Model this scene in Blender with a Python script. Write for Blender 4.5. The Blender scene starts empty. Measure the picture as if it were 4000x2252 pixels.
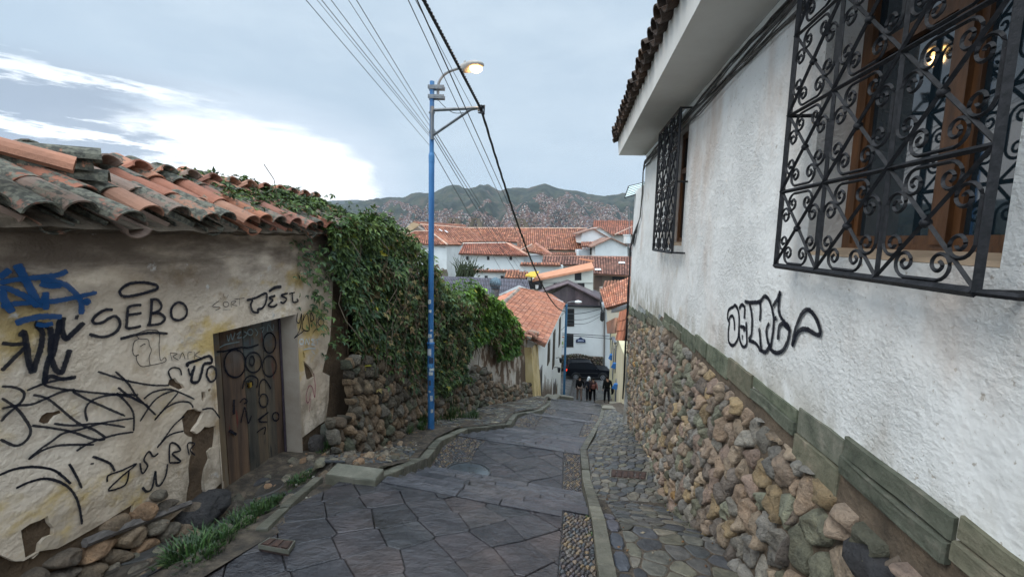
import bpy, math, random
from math import sin, cos, tan, atan, atan2, pi, radians, sqrt, floor
from mathutils import Vector, Matrix, noise, geometry
V = Vector
rnd = random.Random(7)
scene = bpy.context.scene
COLL = scene.collection
# ---------------------------------------------------------------- camera
F, HY, ROLL = 1650.0, 927.0, radians(1.0)        # focal length and horizon in photo pixels (4000 wide)
PIT = atan((1126 - HY) / F)
cam = bpy.data.cameras.new('camera'); camo = bpy.data.objects.new('camera', cam); COLL.objects.link(camo)
cam.sensor_width = 36; cam.lens = 36 * F / 4000; cam.clip_start = 0.05; cam.clip_end = 20000
camo.rotation_euler = (Matrix.Rotation(pi / 2 - PIT, 3, 'X') @ Matrix.Rotation(ROLL, 3, 'Z')).to_euler()
scene.camera = camo
# ---------------------------------------------------------------- world: overcast evening sky with a bright gap low on the left
world = bpy.data.worlds.new('World'); scene.world = world; world.use_nodes = True
def build_world():
    nt = world.node_tree; N = nt.nodes; L = nt.links; N.clear()
    def nd(t, **k):
        n = N.new(t)
        for a, b in k.items(): setattr(n, a, b)
        return n
    def mth(op, a, b=None, c=None):
        n = nd('ShaderNodeMath', operation=op)
        for i, x in enumerate((a, b, c)):
            if x is None: continue
            if isinstance(x, (int, float)): n.inputs[i].default_value = x
            else: L.new(x, n.inputs[i])
        return n.outputs[0]
    def mr(x, a, b, c, d, t='SMOOTHSTEP'):
        n = nd('ShaderNodeMapRange', interpolation_type=t)
        L.new(x, n.inputs[0])
        for i, q in enumerate((a, b, c, d)): n.inputs[i + 1].default_value = q
        return n.outputs[0]
    def mix(f, a, b):
        n = nd('ShaderNodeMix', data_type='RGBA')
        if isinstance(f, (int, float)): n.inputs[0].default_value = f
        else: L.new(f, n.inputs[0])
        for i, x in ((6, a), (7, b)):
            if isinstance(x, tuple): n.inputs[i].default_value = x + (1,)
            else: L.new(x, n.inputs[i])
        return n.outputs[2]
    def nz(vec, sc, sx, sy, sz, det=4):
        m = nd('ShaderNodeMapping'); m.inputs['Scale'].default_value = (sx, sy, sz); L.new(vec, m.inputs[0])
        n = nd('ShaderNodeTexNoise'); n.inputs['Scale'].default_value = sc; n.inputs['Detail'].default_value = det
        n.inputs['Roughness'].default_value = .62
        L.new(m.outputs[0], n.inputs[0]); return n.outputs[0]
    tc = nd('ShaderNodeTexCoord'); g = tc.outputs['Generated']
    sp = nd('ShaderNodeSeparateXYZ'); L.new(g, sp.inputs[0])
    x, y, z = sp.outputs
    az = mth('MULTIPLY', mth('ARCTAN2', x, y), 180 / pi)
    el = mth('MULTIPLY', mth('ARCSINE', z), 180 / pi)
    n1 = nz(g, 2.2, 1, 1, 3.0, 6); n2 = nz(g, 4.5, 1, 1, 5.0, 7); n3 = nz(g, 7, 1, 1, 6.0, 6)
    # overcast body
    body = mix(mr(n1, .35, .7, 0, 1), CLOUD_A, CLOUD_B)
    grad = mr(el, -2, 32, 0.0, 1.0, 'LINEAR')
    body = mix(grad, mix(.5, body, (.47, .59, .70)), body)
    # bright gap
    da = mth('DIVIDE', mth('SUBTRACT', az, -34.0), 16.8)
    de = mth('DIVIDE', mth('SUBTRACT', el, 0.0), 12.2)
    r = mth('ADD', mth('POWER', mth('ABSOLUTE', da), 3.2), mth('POWER', mth('ABSOLUTE', de), 3.0))
    r = mth('ADD', r, mth('MULTIPLY', mth('SUBTRACT', n2, .5), 1.3))
    gap = mr(r, 1.22, .66, 0, 1); glow = mr(r, 2.6, .9, 0, 1)
    # streaks of dark cloud left of the gap
    lw = mr(mth('ADD', az, mth('MULTIPLY', mth('SUBTRACT', n2, .5), 30)), -35, -42, 0, 1)
    st = mr(mth('ADD', n3, mth('MULTIPLY', mth('SINE', mth('MULTIPLY', el, 1.25)), .12)), .30, .43, 0, 1)
    band = mth('MULTIPLY', mr(el, 2.0, 4.5, 0, 1), mr(el, 16.5, 12, 0, 1))
    lft = mth('MULTIPLY', lw, band)
    gapl = mth('MULTIPLY', lft, mth('SUBTRACT', 1, st))
    gap = mth('MAXIMUM', mth('MULTIPLY', gap, mth('SUBTRACT', 1, mth('MULTIPLY', lw, mth('MULTIPLY', st, .95)))), mth('MULTIPLY', gapl, .8))
    body = mix(mth('MULTIPLY', glow, .55), body, (.72, .80, .90))
    body = mix(mth('MULTIPLY', mth('MULTIPLY', lft, st), .8), body, (.30, .37, .47))
    col = mix(gap, body, (1.35, 1.38, 1.4))
    # overcast sky is far brighter overhead than near the horizon
    up = mth('MULTIPLY', mr(el, 32, 75, 1.0, ZEN, 'LINEAR'), mr(y, .1, -.7, 1.0, 2.0))
    vm = nd('ShaderNodeVectorMath', operation='SCALE'); L.new(col, vm.inputs[0]); L.new(up, vm.inputs['Scale'])
    sky = nd('ShaderNodeTexSky', sky_type='NISHITA', sun_disc=False)
    sky.sun_elevation = SUN_EL; sky.sun_rotation = SUN_AZ
    bg = nd('ShaderNodeBackground'); L.new(sky.outputs[0], bg.inputs[0]); bg.inputs[1].default_value = .005
    bg2 = nd('ShaderNodeBackground'); L.new(vm.outputs[0], bg2.inputs[0]); bg2.inputs[1].default_value = SKYK
    ad = nd('ShaderNodeAddShader'); L.new(bg.outputs[0], ad.inputs[0]); L.new(bg2.outputs[0], ad.inputs[1])
    out = nd('ShaderNodeOutputWorld'); L.new(ad.outputs[0], out.inputs[0])
CLOUD_A, CLOUD_B, ZEN, SKYK, HAZE = (.47, .585, .70), (.58, .69, .79), 3.6, 1.0, 3.5e-5
SUN_EL, SUN_AZ = radians(48), radians(-105)
build_world()
sun = bpy.data.lights.new('sun', 'SUN'); suno = bpy.data.objects.new('sun', sun); COLL.objects.link(suno)
sun.energy = 1.5; sun.angle = radians(30); sun.color = (1, .95, .88)
sd = V((sin(SUN_AZ) * cos(SUN_EL), cos(SUN_AZ) * cos(SUN_EL), sin(SUN_EL)))
suno.rotation_euler = sd.to_track_quat('Z', 'Y').to_euler()
vs = scene.view_settings
vs.view_transform = 'Standard'; vs.look = 'None'; vs.exposure = 0.16; vs.gamma = 1
scene.cycles.max_bounces = 6; scene.cycles.transparent_max_bounces = 12
# ---------------------------------------------------------------- projection helpers
def R(px, py):
    u = (px - 2000) / F; v = -(py - 1126) / F
    u, v = u * cos(ROLL) - v * sin(ROLL), u * sin(ROLL) + v * cos(ROLL)
    y = cos(PIT) + v * sin(PIT); z = -sin(PIT) + v * cos(PIT)
    return V((u / y, 1.0, z / y))
def P(px, py, y): return R(px, py) * y
T = 0.1453                                       # heading of the lane walls
def W(px, py, c):                                # point of the wall plane x = c + T*y
    q = R(px, py); return q * (c / (q.x - T))
def lerp(a, b, t): return a + (b - a) * t
def interp(tab, x):
    if x <= tab[0][0]: return tab[0][1]
    for (a, za), (b, zb) in zip(tab, tab[1:]):
        if x <= b: return za + (zb - za) * (x - a) / (b - a)
    return tab[-1][1]
def nz(p, s=1.0): return noise.noise(V(p) * s)
# ---------------------------------------------------------------- meshes and objects
class MB:
    def __init__(s): s.v = []; s.f = []; s.c = []; s.col = (1, 1, 1, 1); s.a = None
    def add(s, vs, fs, col=None):
        b = len(s.v); s.v.extend(vs); k = col or s.col
        for f in fs: s.f.append(tuple(b + i for i in f)); s.c.append(k)
    def quad(s, a, b, c, d, col=None): s.add([a, b, c, d], [(0, 1, 2, 3)], col)
    def box(s, lo, hi, col=None, M=None):
        x0, y0, z0 = lo; x1, y1, z1 = hi
        vs = [V(p) for p in ((x0, y0, z0), (x1, y0, z0), (x1, y1, z0), (x0, y1, z0), (x0, y0, z1), (x1, y0, z1), (x1, y1, z1), (x0, y1, z1))]
        if M: vs = [M @ p for p in vs]
        s.add(vs, [(0, 3, 2, 1), (4, 5, 6, 7), (0, 1, 5, 4), (1, 2, 6, 5), (2, 3, 7, 6), (3, 0, 4, 7)], col)
    def hexa(s, b4, t4, col=None):
        s.add(list(b4) + list(t4), [(0, 3, 2, 1), (4, 5, 6, 7), (0, 1, 5, 4), (1, 2, 6, 5), (2, 3, 7, 6), (3, 0, 4, 7)], col)
    def prism(s, pts, ex, col=None):
        n = len(pts); pts = [V(p) for p in pts]
        s.add(pts + [p + V(ex) for p in pts], [tuple(range(n)), tuple(range(2 * n - 1, n - 1, -1))] + [(i, i + n, (i + 1) % n + n, (i + 1) % n) for i in range(n)], col)
    def tube(s, pts, r, n=6, col=None, cap=True):
        pts = [V(p) for p in pts]; m = len(pts); rs = r if isinstance(r, (list, tuple)) else [r] * m
        vs = []; up = V((0, 0, 1))
        for i, p in enumerate(pts):
            d = (pts[min(i + 1, m - 1)] - pts[max(i - 1, 0)])
            d = d.normalized() if d.length > 1e-9 else V((0, 0, 1))
            a = d.cross(up)
            if a.length < .05: a = d.cross(V((1, 0, 0)))
            a.normalize(); b = d.cross(a).normalized()
            for k in range(n):
                t = 2 * pi * k / n; vs.append(p + (a * cos(t) + b * sin(t)) * rs[i])
        fs = [(i * n + k, i * n + (k + 1) % n, (i + 1) * n + (k + 1) % n, (i + 1) * n + k) for i in range(m - 1) for k in range(n)]
        if cap: fs += [tuple(range(n - 1, -1, -1)), tuple(range((m - 1) * n, m * n))]
        s.add(vs, fs, col)
    def lathe(s, c, prof, n=16, col=None, axis='Z'):
        vs = []
        for r, h in prof:
            for k in range(n):
                t = 2 * pi * k / n
                p = V((r * cos(t), r * sin(t), h))
                if axis == 'Y': p = V((p.x, p.z, p.y))
                if axis == 'X': p = V((p.z, p.x, p.y))
                vs.append(V(c) + p)
        fs = [(i * n + k, i * n + (k + 1) % n, (i + 1) * n + (k + 1) % n, (i + 1) * n + k) for i in range(len(prof) - 1) for k in range(n)]
        fs += [tuple(range(n - 1, -1, -1)), tuple(range((len(prof) - 1) * n, len(prof) * n))]
        s.add(vs, fs, col)
    def build(s, name, mat, parent=None, smooth=False, local=False, props=None, origin=None, edge=None):
        me = bpy.data.meshes.new(name)
        if parent is not None: o0 = V((0, 0, 0)) if local else wloc(parent)
        elif origin is not None: o0 = V(origin)
        elif local: o0 = V((0, 0, 0))
        else:
            xs = [p[0] for p in s.v]; ys = [p[1] for p in s.v]; zs = [p[2] for p in s.v]
            o0 = V(((min(xs) + max(xs)) / 2, (min(ys) + max(ys)) / 2, min(zs)))
        me.from_pydata([tuple(V(p) - o0) for p in s.v], [], s.f)
        at = me.attributes.new('Col', 'FLOAT_COLOR', 'FACE')
        at.data.foreach_set('color', [x for c in s.c for x in (tuple(c) + (1,))[:4]])
        if s.a is not None:
            aa = me.attributes.new('Edge', 'FLOAT', 'POINT'); aa.data.foreach_set('value', s.a)
        if smooth: me.polygons.foreach_set('use_smooth', [True] * len(me.polygons))
        me.materials.append(mat); me.validate(); me.update()
        o = bpy.data.objects.new(name, me); COLL.objects.link(o)
        if parent is not None: o.parent = parent
        else: o.location = o0
        if props: tag(o, **props)
        return o
def wloc(o):
    p = V((0, 0, 0))
    while o is not None: p = p + o.location; o = o.parent
    return p
def tag(o, label=None, cat=None, group=None, kind=None):
    if label: o['label'] = label
    if cat: o['category'] = cat
    if group: o['group'] = group
    if kind: o['kind'] = kind
    return o
def thing(name, label, cat, loc=(0, 0, 0), group=None):
    o = bpy.data.objects.new(name, None); COLL.objects.link(o); o.location = loc
    o.empty_display_size = .2
    return tag(o, label, cat, group)
def copy_tree(o, parent=None):
    c = o.copy(); COLL.objects.link(c); c.parent = parent
    for ch in list(o.children): copy_tree(ch, c)
    return c
# ---------------------------------------------------------------- materials
def mat(name, cols, scale=3, det=6, rough=.85, bump=0, bscale=20, bdet=6, vcol=True, metal=0, stretch=(1, 1, 1), spec=.5,
        rvar=None, bstretch=(1, 1, 1), bdist=.02, layers=(), worldspace=True, edge=False, vor=None, emit=None, rsc=6, bmod=None):
    """cols: [(pos, rgb)] ramp over noise. layers: (rgb, scale, lo, hi, stretch, detail[, zlo, zhi]) thresholded noise stains."""
    m = bpy.data.materials.new(name); m.use_nodes = True; nt = m.node_tree; N = nt.nodes; L = nt.links; N.clear()
    out = N.new('ShaderNodeOutputMaterial'); b = N.new('ShaderNodeBsdfPrincipled'); L.new(b.outputs[0], out.inputs[0])
    b.inputs['Roughness'].default_value = rough; b.inputs['Metallic'].default_value = metal
    b.inputs['Specular IOR Level'].default_value = spec
    geo = N.new('ShaderNodeNewGeometry'); tc = N.new('ShaderNodeTexCoord')
    vec = geo.outputs['Position'] if worldspace else tc.outputs['Object']
    def noi(sc, d, st, r=.6):
        mp = N.new('ShaderNodeMapping'); mp.inputs['Scale'].default_value = st; L.new(vec, mp.inputs[0])
        n = N.new('ShaderNodeTexNoise'); n.inputs['Scale'].default_value = sc; n.inputs['Detail'].default_value = d
        n.inputs['Roughness'].default_value = r; L.new(mp.outputs[0], n.inputs[0]); return n.outputs[0]
    def mix(f, a, c, bt='MIX'):
        n = N.new('ShaderNodeMix'); n.data_type = 'RGBA'; n.blend_type = bt
        for i, x in ((0, f), (6, a), (7, c)):
            if isinstance(x, (int, float)): n.inputs[i].default_value = x
            elif isinstance(x, tuple): n.inputs[i].default_value = x[:3] + (1,)
            else: L.new(x, n.inputs[i])
        return n.outputs[2]
    def mr(x, a, c, d, e):
        n = N.new('ShaderNodeMapRange'); n.interpolation_type = 'SMOOTHSTEP'; L.new(x, n.inputs[0])
        for i, q in enumerate((a, c, d, e)): n.inputs[i + 1].default_value = q
        return n.outputs[0]
    base = noi(scale, det, stretch)
    if len(cols) == 1: c = None; cc = cols[0][1]
    else:
        rp = N.new('ShaderNodeValToRGB'); L.new(base, rp.inputs[0]); e = rp.color_ramp.elements
        while len(e) < len(cols): e.new(.5)
        for i, (p, k) in enumerate(cols): e[i].position = p; e[i].color = tuple(k) + (1,)
        c = rp.outputs[0]
    cur = c if c is not None else cc
    for l in layers:
        k, sc, lo, hi = l[:4]; st = l[4] if len(l) > 4 else (1, 1, 1); d = l[5] if len(l) > 5 else 5
        f = mr(noi(sc, d, st), lo, hi, 0, 1)
        if len(l) > 6:
            sx = N.new('ShaderNodeSeparateXYZ'); L.new(geo.outputs['Position'], sx.inputs[0])
            g = mr(sx.outputs[2], l[6], l[7], 0, 1)
            mm = N.new('ShaderNodeMath'); mm.operation = 'MULTIPLY'; L.new(f, mm.inputs[0]); L.new(g, mm.inputs[1]); f = mm.outputs[0]
        cur = mix(f, cur, k)
    at = None
    if vcol:
        at = N.new('ShaderNodeAttribute'); at.attribute_name = 'Col'
        cur = mix(1.0, cur, at.outputs['Color'], 'MULTIPLY')
    if vor:                                       # lichen: amount rides on the alpha of Col
        k1, k2, sc = vor
        s1 = N.new('ShaderNodeMath'); s1.operation = 'ADD'; L.new(noi(sc, 6, (1, 1, 1), .7), s1.inputs[0]); L.new(at.outputs['Alpha'], s1.inputs[1])
        cur = mix(mr(s1.outputs[0], .98, 1.06, 0, 1), cur, mix(mr(noi(sc * 2.6, 5, (1, 1, 1)), .4, .62, 0, 1), k1, k2))
    if isinstance(cur, tuple): b.inputs['Base Color'].default_value = cur[:3] + (1,)
    else: L.new(cur, b.inputs['Base Color'])
    if rvar: L.new(mr(noi(rsc, 5, (1, 1, 1)), .35, .65, rvar[0], rvar[1]), b.inputs['Roughness'])
    if bump:
        bn = N.new('ShaderNodeBump'); bn.inputs['Strength'].default_value = bump; bn.inputs['Distance'].default_value = bdist
        hh = noi(bscale, bdet, bstretch, .65)
        if bmod:
            ml = N.new('ShaderNodeMath'); ml.operation = 'MULTIPLY'; L.new(hh, ml.inputs[0]); L.new(mr(noi(1.4, 5, (1, 1, 1)), .38, .62, bmod, 1), ml.inputs[1]); m2 = N.new('ShaderNodeMath'); m2.operation = 'MULTIPLY_ADD'; L.new(noi(3.2, 4, (1, 1, 1)), m2.inputs[0]); m2.inputs[1].default_value = 1.4; L.new(ml.outputs[0], m2.inputs[2]); hh = m2.outputs[0]
        L.new(hh, bn.inputs['Height']); L.new(bn.outputs[0], b.inputs['Normal'])
    if edge:                                      # sprayed paint: thins out towards the edge of the line
        ea = N.new('ShaderNodeAttribute'); ea.attribute_name = 'Edge'
        am = N.new('ShaderNodeMath'); am.operation = 'ADD'; L.new(ea.outputs['Fac'], am.inputs[0])
        nn = N.new('ShaderNodeMath'); nn.operation = 'MULTIPLY'; L.new(noi(60, 4, (1, 1, 1)), nn.inputs[0]); nn.inputs[1].default_value = 1.0
        L.new(nn.outputs[0], am.inputs[1])
        L.new(mr(am.outputs[0], edge[0], edge[1], 0, edge[2]), b.inputs['Alpha'])
    if emit:
        b.inputs['Emission Color'].default_value = emit[0] + (1,); b.inputs['Emission Strength'].default_value = emit[1]
    return m
def hx(h):
    h = h.lstrip('#'); r = [int(h[i:i + 2], 16) / 255 for i in (0, 2, 4)]
    return tuple(x / 12.92 if x < .04 else ((x + .055) / 1.055) ** 2.4 for x in r)
WHITE4 = (1, 1, 1, 1)
# ---------------------------------------------------------------- fitted stones (Voronoi cells domed on any surface)
def cells(a0, a1, b0, b1, sa, sb, jit=.32, rot=0.0, off=.5):
    ca, cb = (a0 + a1) / 2, (b0 + b1) / 2; D = sqrt((a1 - a0) ** 2 + (b1 - b0) ** 2) / 2
    n1, n2 = int(D / sa) + 2, int(D / sb) + 2; cr, sr = cos(rot), sin(rot); g = {}
    for i in range(-n1, n1 + 1):
        for j in range(-n2, n2 + 1):
            g[i, j] = ((i + (j % 2) * off + rnd.uniform(-jit, jit)), (j + rnd.uniform(-jit, jit)))
    out = []
    def clip(poly, nx, ny, d):                  # keep nx*x+ny*y <= d
        r = []
        for k in range(len(poly)):
            p, q = poly[k - 1], poly[k]; dp = nx * p[0] + ny * p[1] - d; dq = nx * q[0] + ny * q[1] - d
            if (dp <= 0) != (dq <= 0):
                t = dp / (dp - dq); r.append((p[0] + (q[0] - p[0]) * t, p[1] + (q[1] - p[1]) * t))
            if dq <= 0: r.append(q)
        return r
    for (i, j), p in g.items():
        X = p[0] * sa; Y = p[1] * sb; A = ca + X * cr - Y * sr; B = cb + X * sr + Y * cr
        if not (a0 - sa < A < a1 + sa and b0 - sb < B < b1 + sb): continue
        poly = [(p[0] - 2, p[1] - 2), (p[0] + 2, p[1] - 2), (p[0] + 2, p[1] + 2), (p[0] - 2, p[1] + 2)]
        for di in (-2, -1, 0, 1, 2):
            for dj in (-2, -1, 0, 1, 2):
                q = g.get((i + di, j + dj))
                if q is None or (di == 0 and dj == 0): continue
                nx, ny = q[0] - p[0], q[1] - p[1]
                poly = clip(poly, nx, ny, (q[0] ** 2 + q[1] ** 2 - p[0] ** 2 - p[1] ** 2) / 2)
                if len(poly) < 3: break
            if len(poly) < 3: break
        if len(poly) < 3: continue
        poly = [(ca + x * sa * cr - y * sb * sr, cb + x * sa * sr + y * sb * cr) for x, y in poly]
        for nx, ny, d in ((1, 0, a1), (-1, 0, -a0), (0, 1, b1), (0, -1, -b0)):
            poly = clip(poly, nx, ny, d)
            if len(poly) < 3: break
        if len(poly) >= 3: out.append(poly)
    return out
def area(poly): return abs(sum(poly[k - 1][0] * poly[k][1] - poly[k][0] * poly[k - 1][1] for k in range(len(poly)))) / 2
def chaikin(poly, k=.25):
    r = []
    for i in range(len(poly)):
        p, q = poly[i], poly[(i + 1) % len(poly)]
        r.append((lerp(p[0], q[0], k), lerp(p[1], q[1], k))); r.append((lerp(p[0], q[0], 1 - k), lerp(p[1], q[1], 1 - k)))
    return r
def dome(mb, poly, f, h, gap, col, rings=((1, -.3), (.97, .45), (.82, .85), (.5, 1.0)), smooth=1, rough=.0, rs=9, ck=.25):
    if area(poly) < gap * gap * 3: return
    for _ in range(smooth): poly = chaikin(poly, ck)
    n = len(poly); cx = sum(p[0] for p in poly) / n; cy = sum(p[1] for p in poly) / n
    vs = []; sd = rnd.random() * 99
    for s, hh in rings:
        for p in poly:
            dx, dy = p[0] - cx, p[1] - cy; r = sqrt(dx * dx + dy * dy) + 1e-6; k = max(.1, (r - gap) / r) * s
            a, b = cx + dx * k, cy + dy * k
            e = rough * noise.noise(V((a * rs, b * rs, sd))) if rough else 0
            vs.append(f(a, b, h * hh * (1 + e)))
    vs.append(f(cx, cy, h * rings[-1][1] * (1.02 + (rough * noise.noise(V((cx * rs, cy * rs, sd))) if rough else 0))))
    m = len(rings)
    fs = [(i * n + k, i * n + (k + 1) % n, (i + 1) * n + (k + 1) % n, (i + 1) * n + k) for i in range(m - 1) for k in range(n)]
    fs += [((m - 1) * n + k, (m - 1) * n + (k + 1) % n, m * n) for k in range(n)]
    mb.add(vs, fs, col)
def pick(pal, v=.15):
    c = rnd.choice(pal); k = 1 + rnd.uniform(-v, v); return tuple(x * k for x in c) + (1,)
# ---------------------------------------------------------------- lane profile
PROF = [(0, -1.6), (2, -2.03), (3.4, -2.42), (4.9, -3.18), (6.7, -3.58), (9.1, -4.48), (11.2, -5.02), (13.6, -5.8), (16.8, -6.75), (27.5, -10.95), (30, -11.5), (42, -14.1), (60, -15.5)]
NOSE = [3.4, 3.78, 4.16, 4.54, 4.9, 6.7, 7.1, 7.5, 7.9, 8.3, 8.7, 9.1, 11.2, 13.6, 16.8, 18.8, 20.8, 22.8, 24.8, 26.8]
def smooth(u): return interp(PROF, u)
STEP = []                                        # (u, z) of the stepped profile
def build_steps():
    z = -1.6; u = 0.0; pts = [(0.0, -1.6)]
    segs = NOSE + [30]
    for i, n in enumerate(segs[:-1]):
        tgt = smooth(n) ; pts.append((n, 'n'))
    # landing slopes: keep treads almost level inside flights
    out = [(-5.0, -1.2), (0.0, -1.6)]; zc = None
    fl = {3.4: .14, 3.78: .14, 4.16: .14, 4.54: .14, 4.9: .14, 6.7: .12, 7.1: .12, 7.5: .12, 7.9: .12, 8.3: .12, 8.7: .12, 9.1: .12, 11.2: .13, 13.6: .13, 16.8: .15, 18.8: .2, 20.8: .2, 22.8: .2, 24.8: .2, 26.8: .2}
    for n in NOSE:
        d = fl[n]; before = smooth(n) + d * .5; out.append((n, before)); out.append((n + .001, before - d))
    out.append((27.5, smooth(27.5))); out += [p for p in PROF if p[0] > 27.5]
    return out
STEP = build_steps()
def stepz(u): return interp(STEP, u)
def ray_ground(px, py, off=0.0):
    q = R(px, py); lo, hi = .3, 60
    for _ in range(50):
        m = (lo + hi) / 2; u = m + .27 * (q.x - T) * m
        if q.z * m < smooth(u) + off: hi = m
        else: lo = m
    return q * lo
S4 = lambda a, b: (1200 + a / 1.702, 1400 + b / 1.702)
KLp = [ray_ground(*S4(*p)) for p in [(455, 895), (640, 800), (800, 720), (900, 590), (1070, 510), (1350, 470), (1400, 400), (1560, 368), (1610, 325), (1650, 262)]]
KRp = [ray_ground(*S4(*p)) for p in [(1925, 1450), (1890, 1130), (1830, 850), (1818, 700), (1814, 630), (1900, 480), (1935, 425), (1960, 330)]]
KLt = [(-4, -4 * T - 1.9), (2.5, 2.5 * T - 1.9)] + sorted((p.y, p.x) for p in KLp)
KLt = [p for i, p in enumerate(KLt) if i == 0 or p[0] > KLt[i - 1][0] + .05] + [(18, 2.0), (28, 4.0), (45, 7)]
KRt = [(-4, -4 * T + .22)] + sorted((p.y, p.x) for p in KRp) + [(18, 3.9), (28, 6.1), (45, 9)]
KRt = [p for i, p in enumerate(KRt) if i == 0 or p[0] > KRt[i - 1][0] + .05]
def kL(y): return interp(KLt, y)
def kR(y): return interp(KRt, y)
def u_of(x, y): return y + .27 * (x - T * y)
def zs(x, y): return stepz(u_of(x, y))
def uw(u, w):                                    # (distance along lane, width 0 right .. -2 left) -> x, y
    y = u
    for _ in range(6):
        x = kR(y) + w * (kR(y) - kL(y)) / 2.0; y = u - .27 * (x - T * y)
    return x, y
WL = [(-3, -3.1), (5.7, -3.1), (10, -3.05), (14, -2.35), (18, -1.67), (30, -.66), (40, -.2)]   # left walls: y, c
def xl(y): return interp(WL, y) + T * y
def wallbaseR(y): return lerp(1.2, 1.5, min(1, max(0, (y - 5) / 5))) + T * y
def zright(x, y):
    c = x - T * y
    return smooth(u_of(x, y)) + .06 + .3 * max(0, min(1, (y - 4) / 5)) * max(0, min(1, (x - kR(y)) / 1.0))
def zleft(x, y):
    c = x - T * y
    k = max(0, min(1, (y - 3.9 + .25 * (c + 1.9)) / (.05 if c > -2.6 else .7)))
    low = interp([(0, .12), (2, .30), (3.4, .30), (3.9, .14), (4.5, 0)], y) * max(0, min(1, (-2.25 - c) / .6))
    return smooth(u_of(x, y)) + .02 + .13 * k - low
# ---------------------------------------------------------------- terrain
def build_terrain():
    ys = [-8, -4, 0, 2, 3.4, 4.9, 6.7, 9.1, 11, 13.6, 17, 22, 27.5, 33, 42, 50, 70, 100, 160, 260, 420, 700, 1200, 2200, 4000, 9000]
    mb = MB(); rows = []
    for y in ys:
        r = []
        zz = (smooth(y) if y <= 42 else interp([(42, -14.1), (70, -18), (100, -22), (160, -32), (700, -95), (1200, -118), (9000, -118)], y)) - .35
        ws = [-1, -.6, -.3, -.12, 0, .12, .3, .6, 1]
        for k in ws:
            wd = 14 + max(0, y) * 1.6
            r.append(V((T * max(y, 0) * (1 if y < 60 else 60 / y) + k * wd, y, zz)))
        rows.append(r)
    n = len(rows[0])
    for a, b in zip(rows, rows[1:]):
        for k in range(n - 1): mb.quad(a[k], a[k + 1], b[k + 1], b[k])
    m = mat('terrain soil', [(.3, (.05, .06, .03)), (.6, (.1, .08, .05))], .02, 6, rough=.95, vcol=False)
    mb.build('terrain', m, props=dict(kind='structure'), origin=(0, 0, 0))
build_terrain()
# ---------------------------------------------------------------- lane surface
M_slab = mat('wet stone slabs', [(.3, (.36, .36, .39)), (.5, (.68, .65, .66)), (.7, (1.1, 1.0, .96))], 3.2, 9, rough=.3, bump=.65, bscale=9, bdet=8, rvar=(.04, .24), bdist=.06, bstretch=(1, 1, 1), rsc=5, spec=.9,
             layers=((( .16, .10, .065), 1.1, .58, .72, (1, 1, 1), 6),))
M_peb = mat('wet pebbles', [(.3, (.75, .75, .75)), (.7, (1.2, 1.2, 1.2))], 20, 4, rough=.35, bump=.3, bscale=60, rvar=(.2, .55))
M_cob = mat('damp cobbles', [(.3, (.5, .5, .5)), (.5, (.85, .85, .83)), (.7, (1.25, 1.22, 1.15))], 14, 9, rough=.6, bump=.6, bscale=28, rvar=(.35, .75), bdist=.015)
M_dirt = mat('packed dirt', [(.32, (.025, .02, .015)), (.5, (.075, .055, .038)), (.68, (.16, .12, .08))], 9, 10, rough=.7, bump=1.0, bscale=30, vcol=False, bdist=.03)
M_kerb = mat('kerb stone', [(.3, (.09, .088, .065)), (.55, (.16, .15, .115)), (.75, (.23, .21, .165))], 5, 7, rough=.55, bump=.5, bscale=30, rvar=(.35, .7))
SLAB = [(.062, .058, .062), (.078, .066, .068), (.048, .046, .052), (.088, .07, .066), (.058, .058, .06), (.09, .08, .078), (.04, .038, .04)]
PEB = [(.11, .09, .075), (.075, .065, .07), (.15, .11, .08), (.09, .065, .055), (.07, .075, .08), (.20, .14, .08), (.12, .105, .09), (.05, .045, .045)]
COB = [(.12, .112, .105), (.085, .088, .09), (.155, .138, .115), (.105, .10, .085), (.07, .07, .076), (.13, .12, .09), (.19, .165, .13)]
street = MB(); peb = MB(); cob = MB()
def fst(lift):
    def f(u, w, h):
        x, y = uw(u, w); return V((x, y, stepz(min(max(u, f.u0 + .002), f.u1 - .0005)) + lift + h))
    return f
def slabs(u0, u1, w0, w1, su, sw, rot, jit=.07, off=0.0, h=.012):
    f = fst(0); f.u0, f.u1 = u0, u1
    for p in cells(u0, u1, w0, w1, su, sw, jit, rot, off):
        k = rnd.uniform(-.004, .005)
        dome(street, p, lambda a, b, hh, k=k: f(a, b, hh + k), h, .0035, pick(SLAB + SLAB[:1] * 4, .14), rings=((1, -2.5), (.998, .6), (.97, 1.0)), smooth=0)
def nosing(u0, u1, w0, w1):
    f = fst(0); f.u0, f.u1 = u0 - .01, u1; w = w0
    while w < w1 - .05:
        L = rnd.uniform(.4, .85); w2 = min(w1, w + L)
        if w1 - w2 < .2: w2 = w1
        k = rnd.uniform(-.003, .006); c = pick([(.10, .10, .108), (.085, .082, .09), (.12, .11, .11)], .2)
        dome(street, [(u0, w), (u1 + .012, w), (u1 + .012, w2), (u0, w2)], lambda a, b, h: V((*uw(a, b), stepz(min(a, u1 - .0005)) + h + k)), .017, .005, c, rings=((1, -4), (.998, .6), (.985, 1.0)), smooth=0); w = w2
def pebbles(u0, u1, w0, w1, s=.05):
    f = fst(-.004); f.u0, f.u1 = u0, u1
    for p in cells(u0, u1, w0, w1, s * 1.15, s * .8, .34, rnd.uniform(-.5, .5)):
        dome(peb, p, f, .016, .003, pick(PEB, .3), rings=((1, -.8), (.93, .5), (.6, 1.0)), smooth=1)
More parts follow.
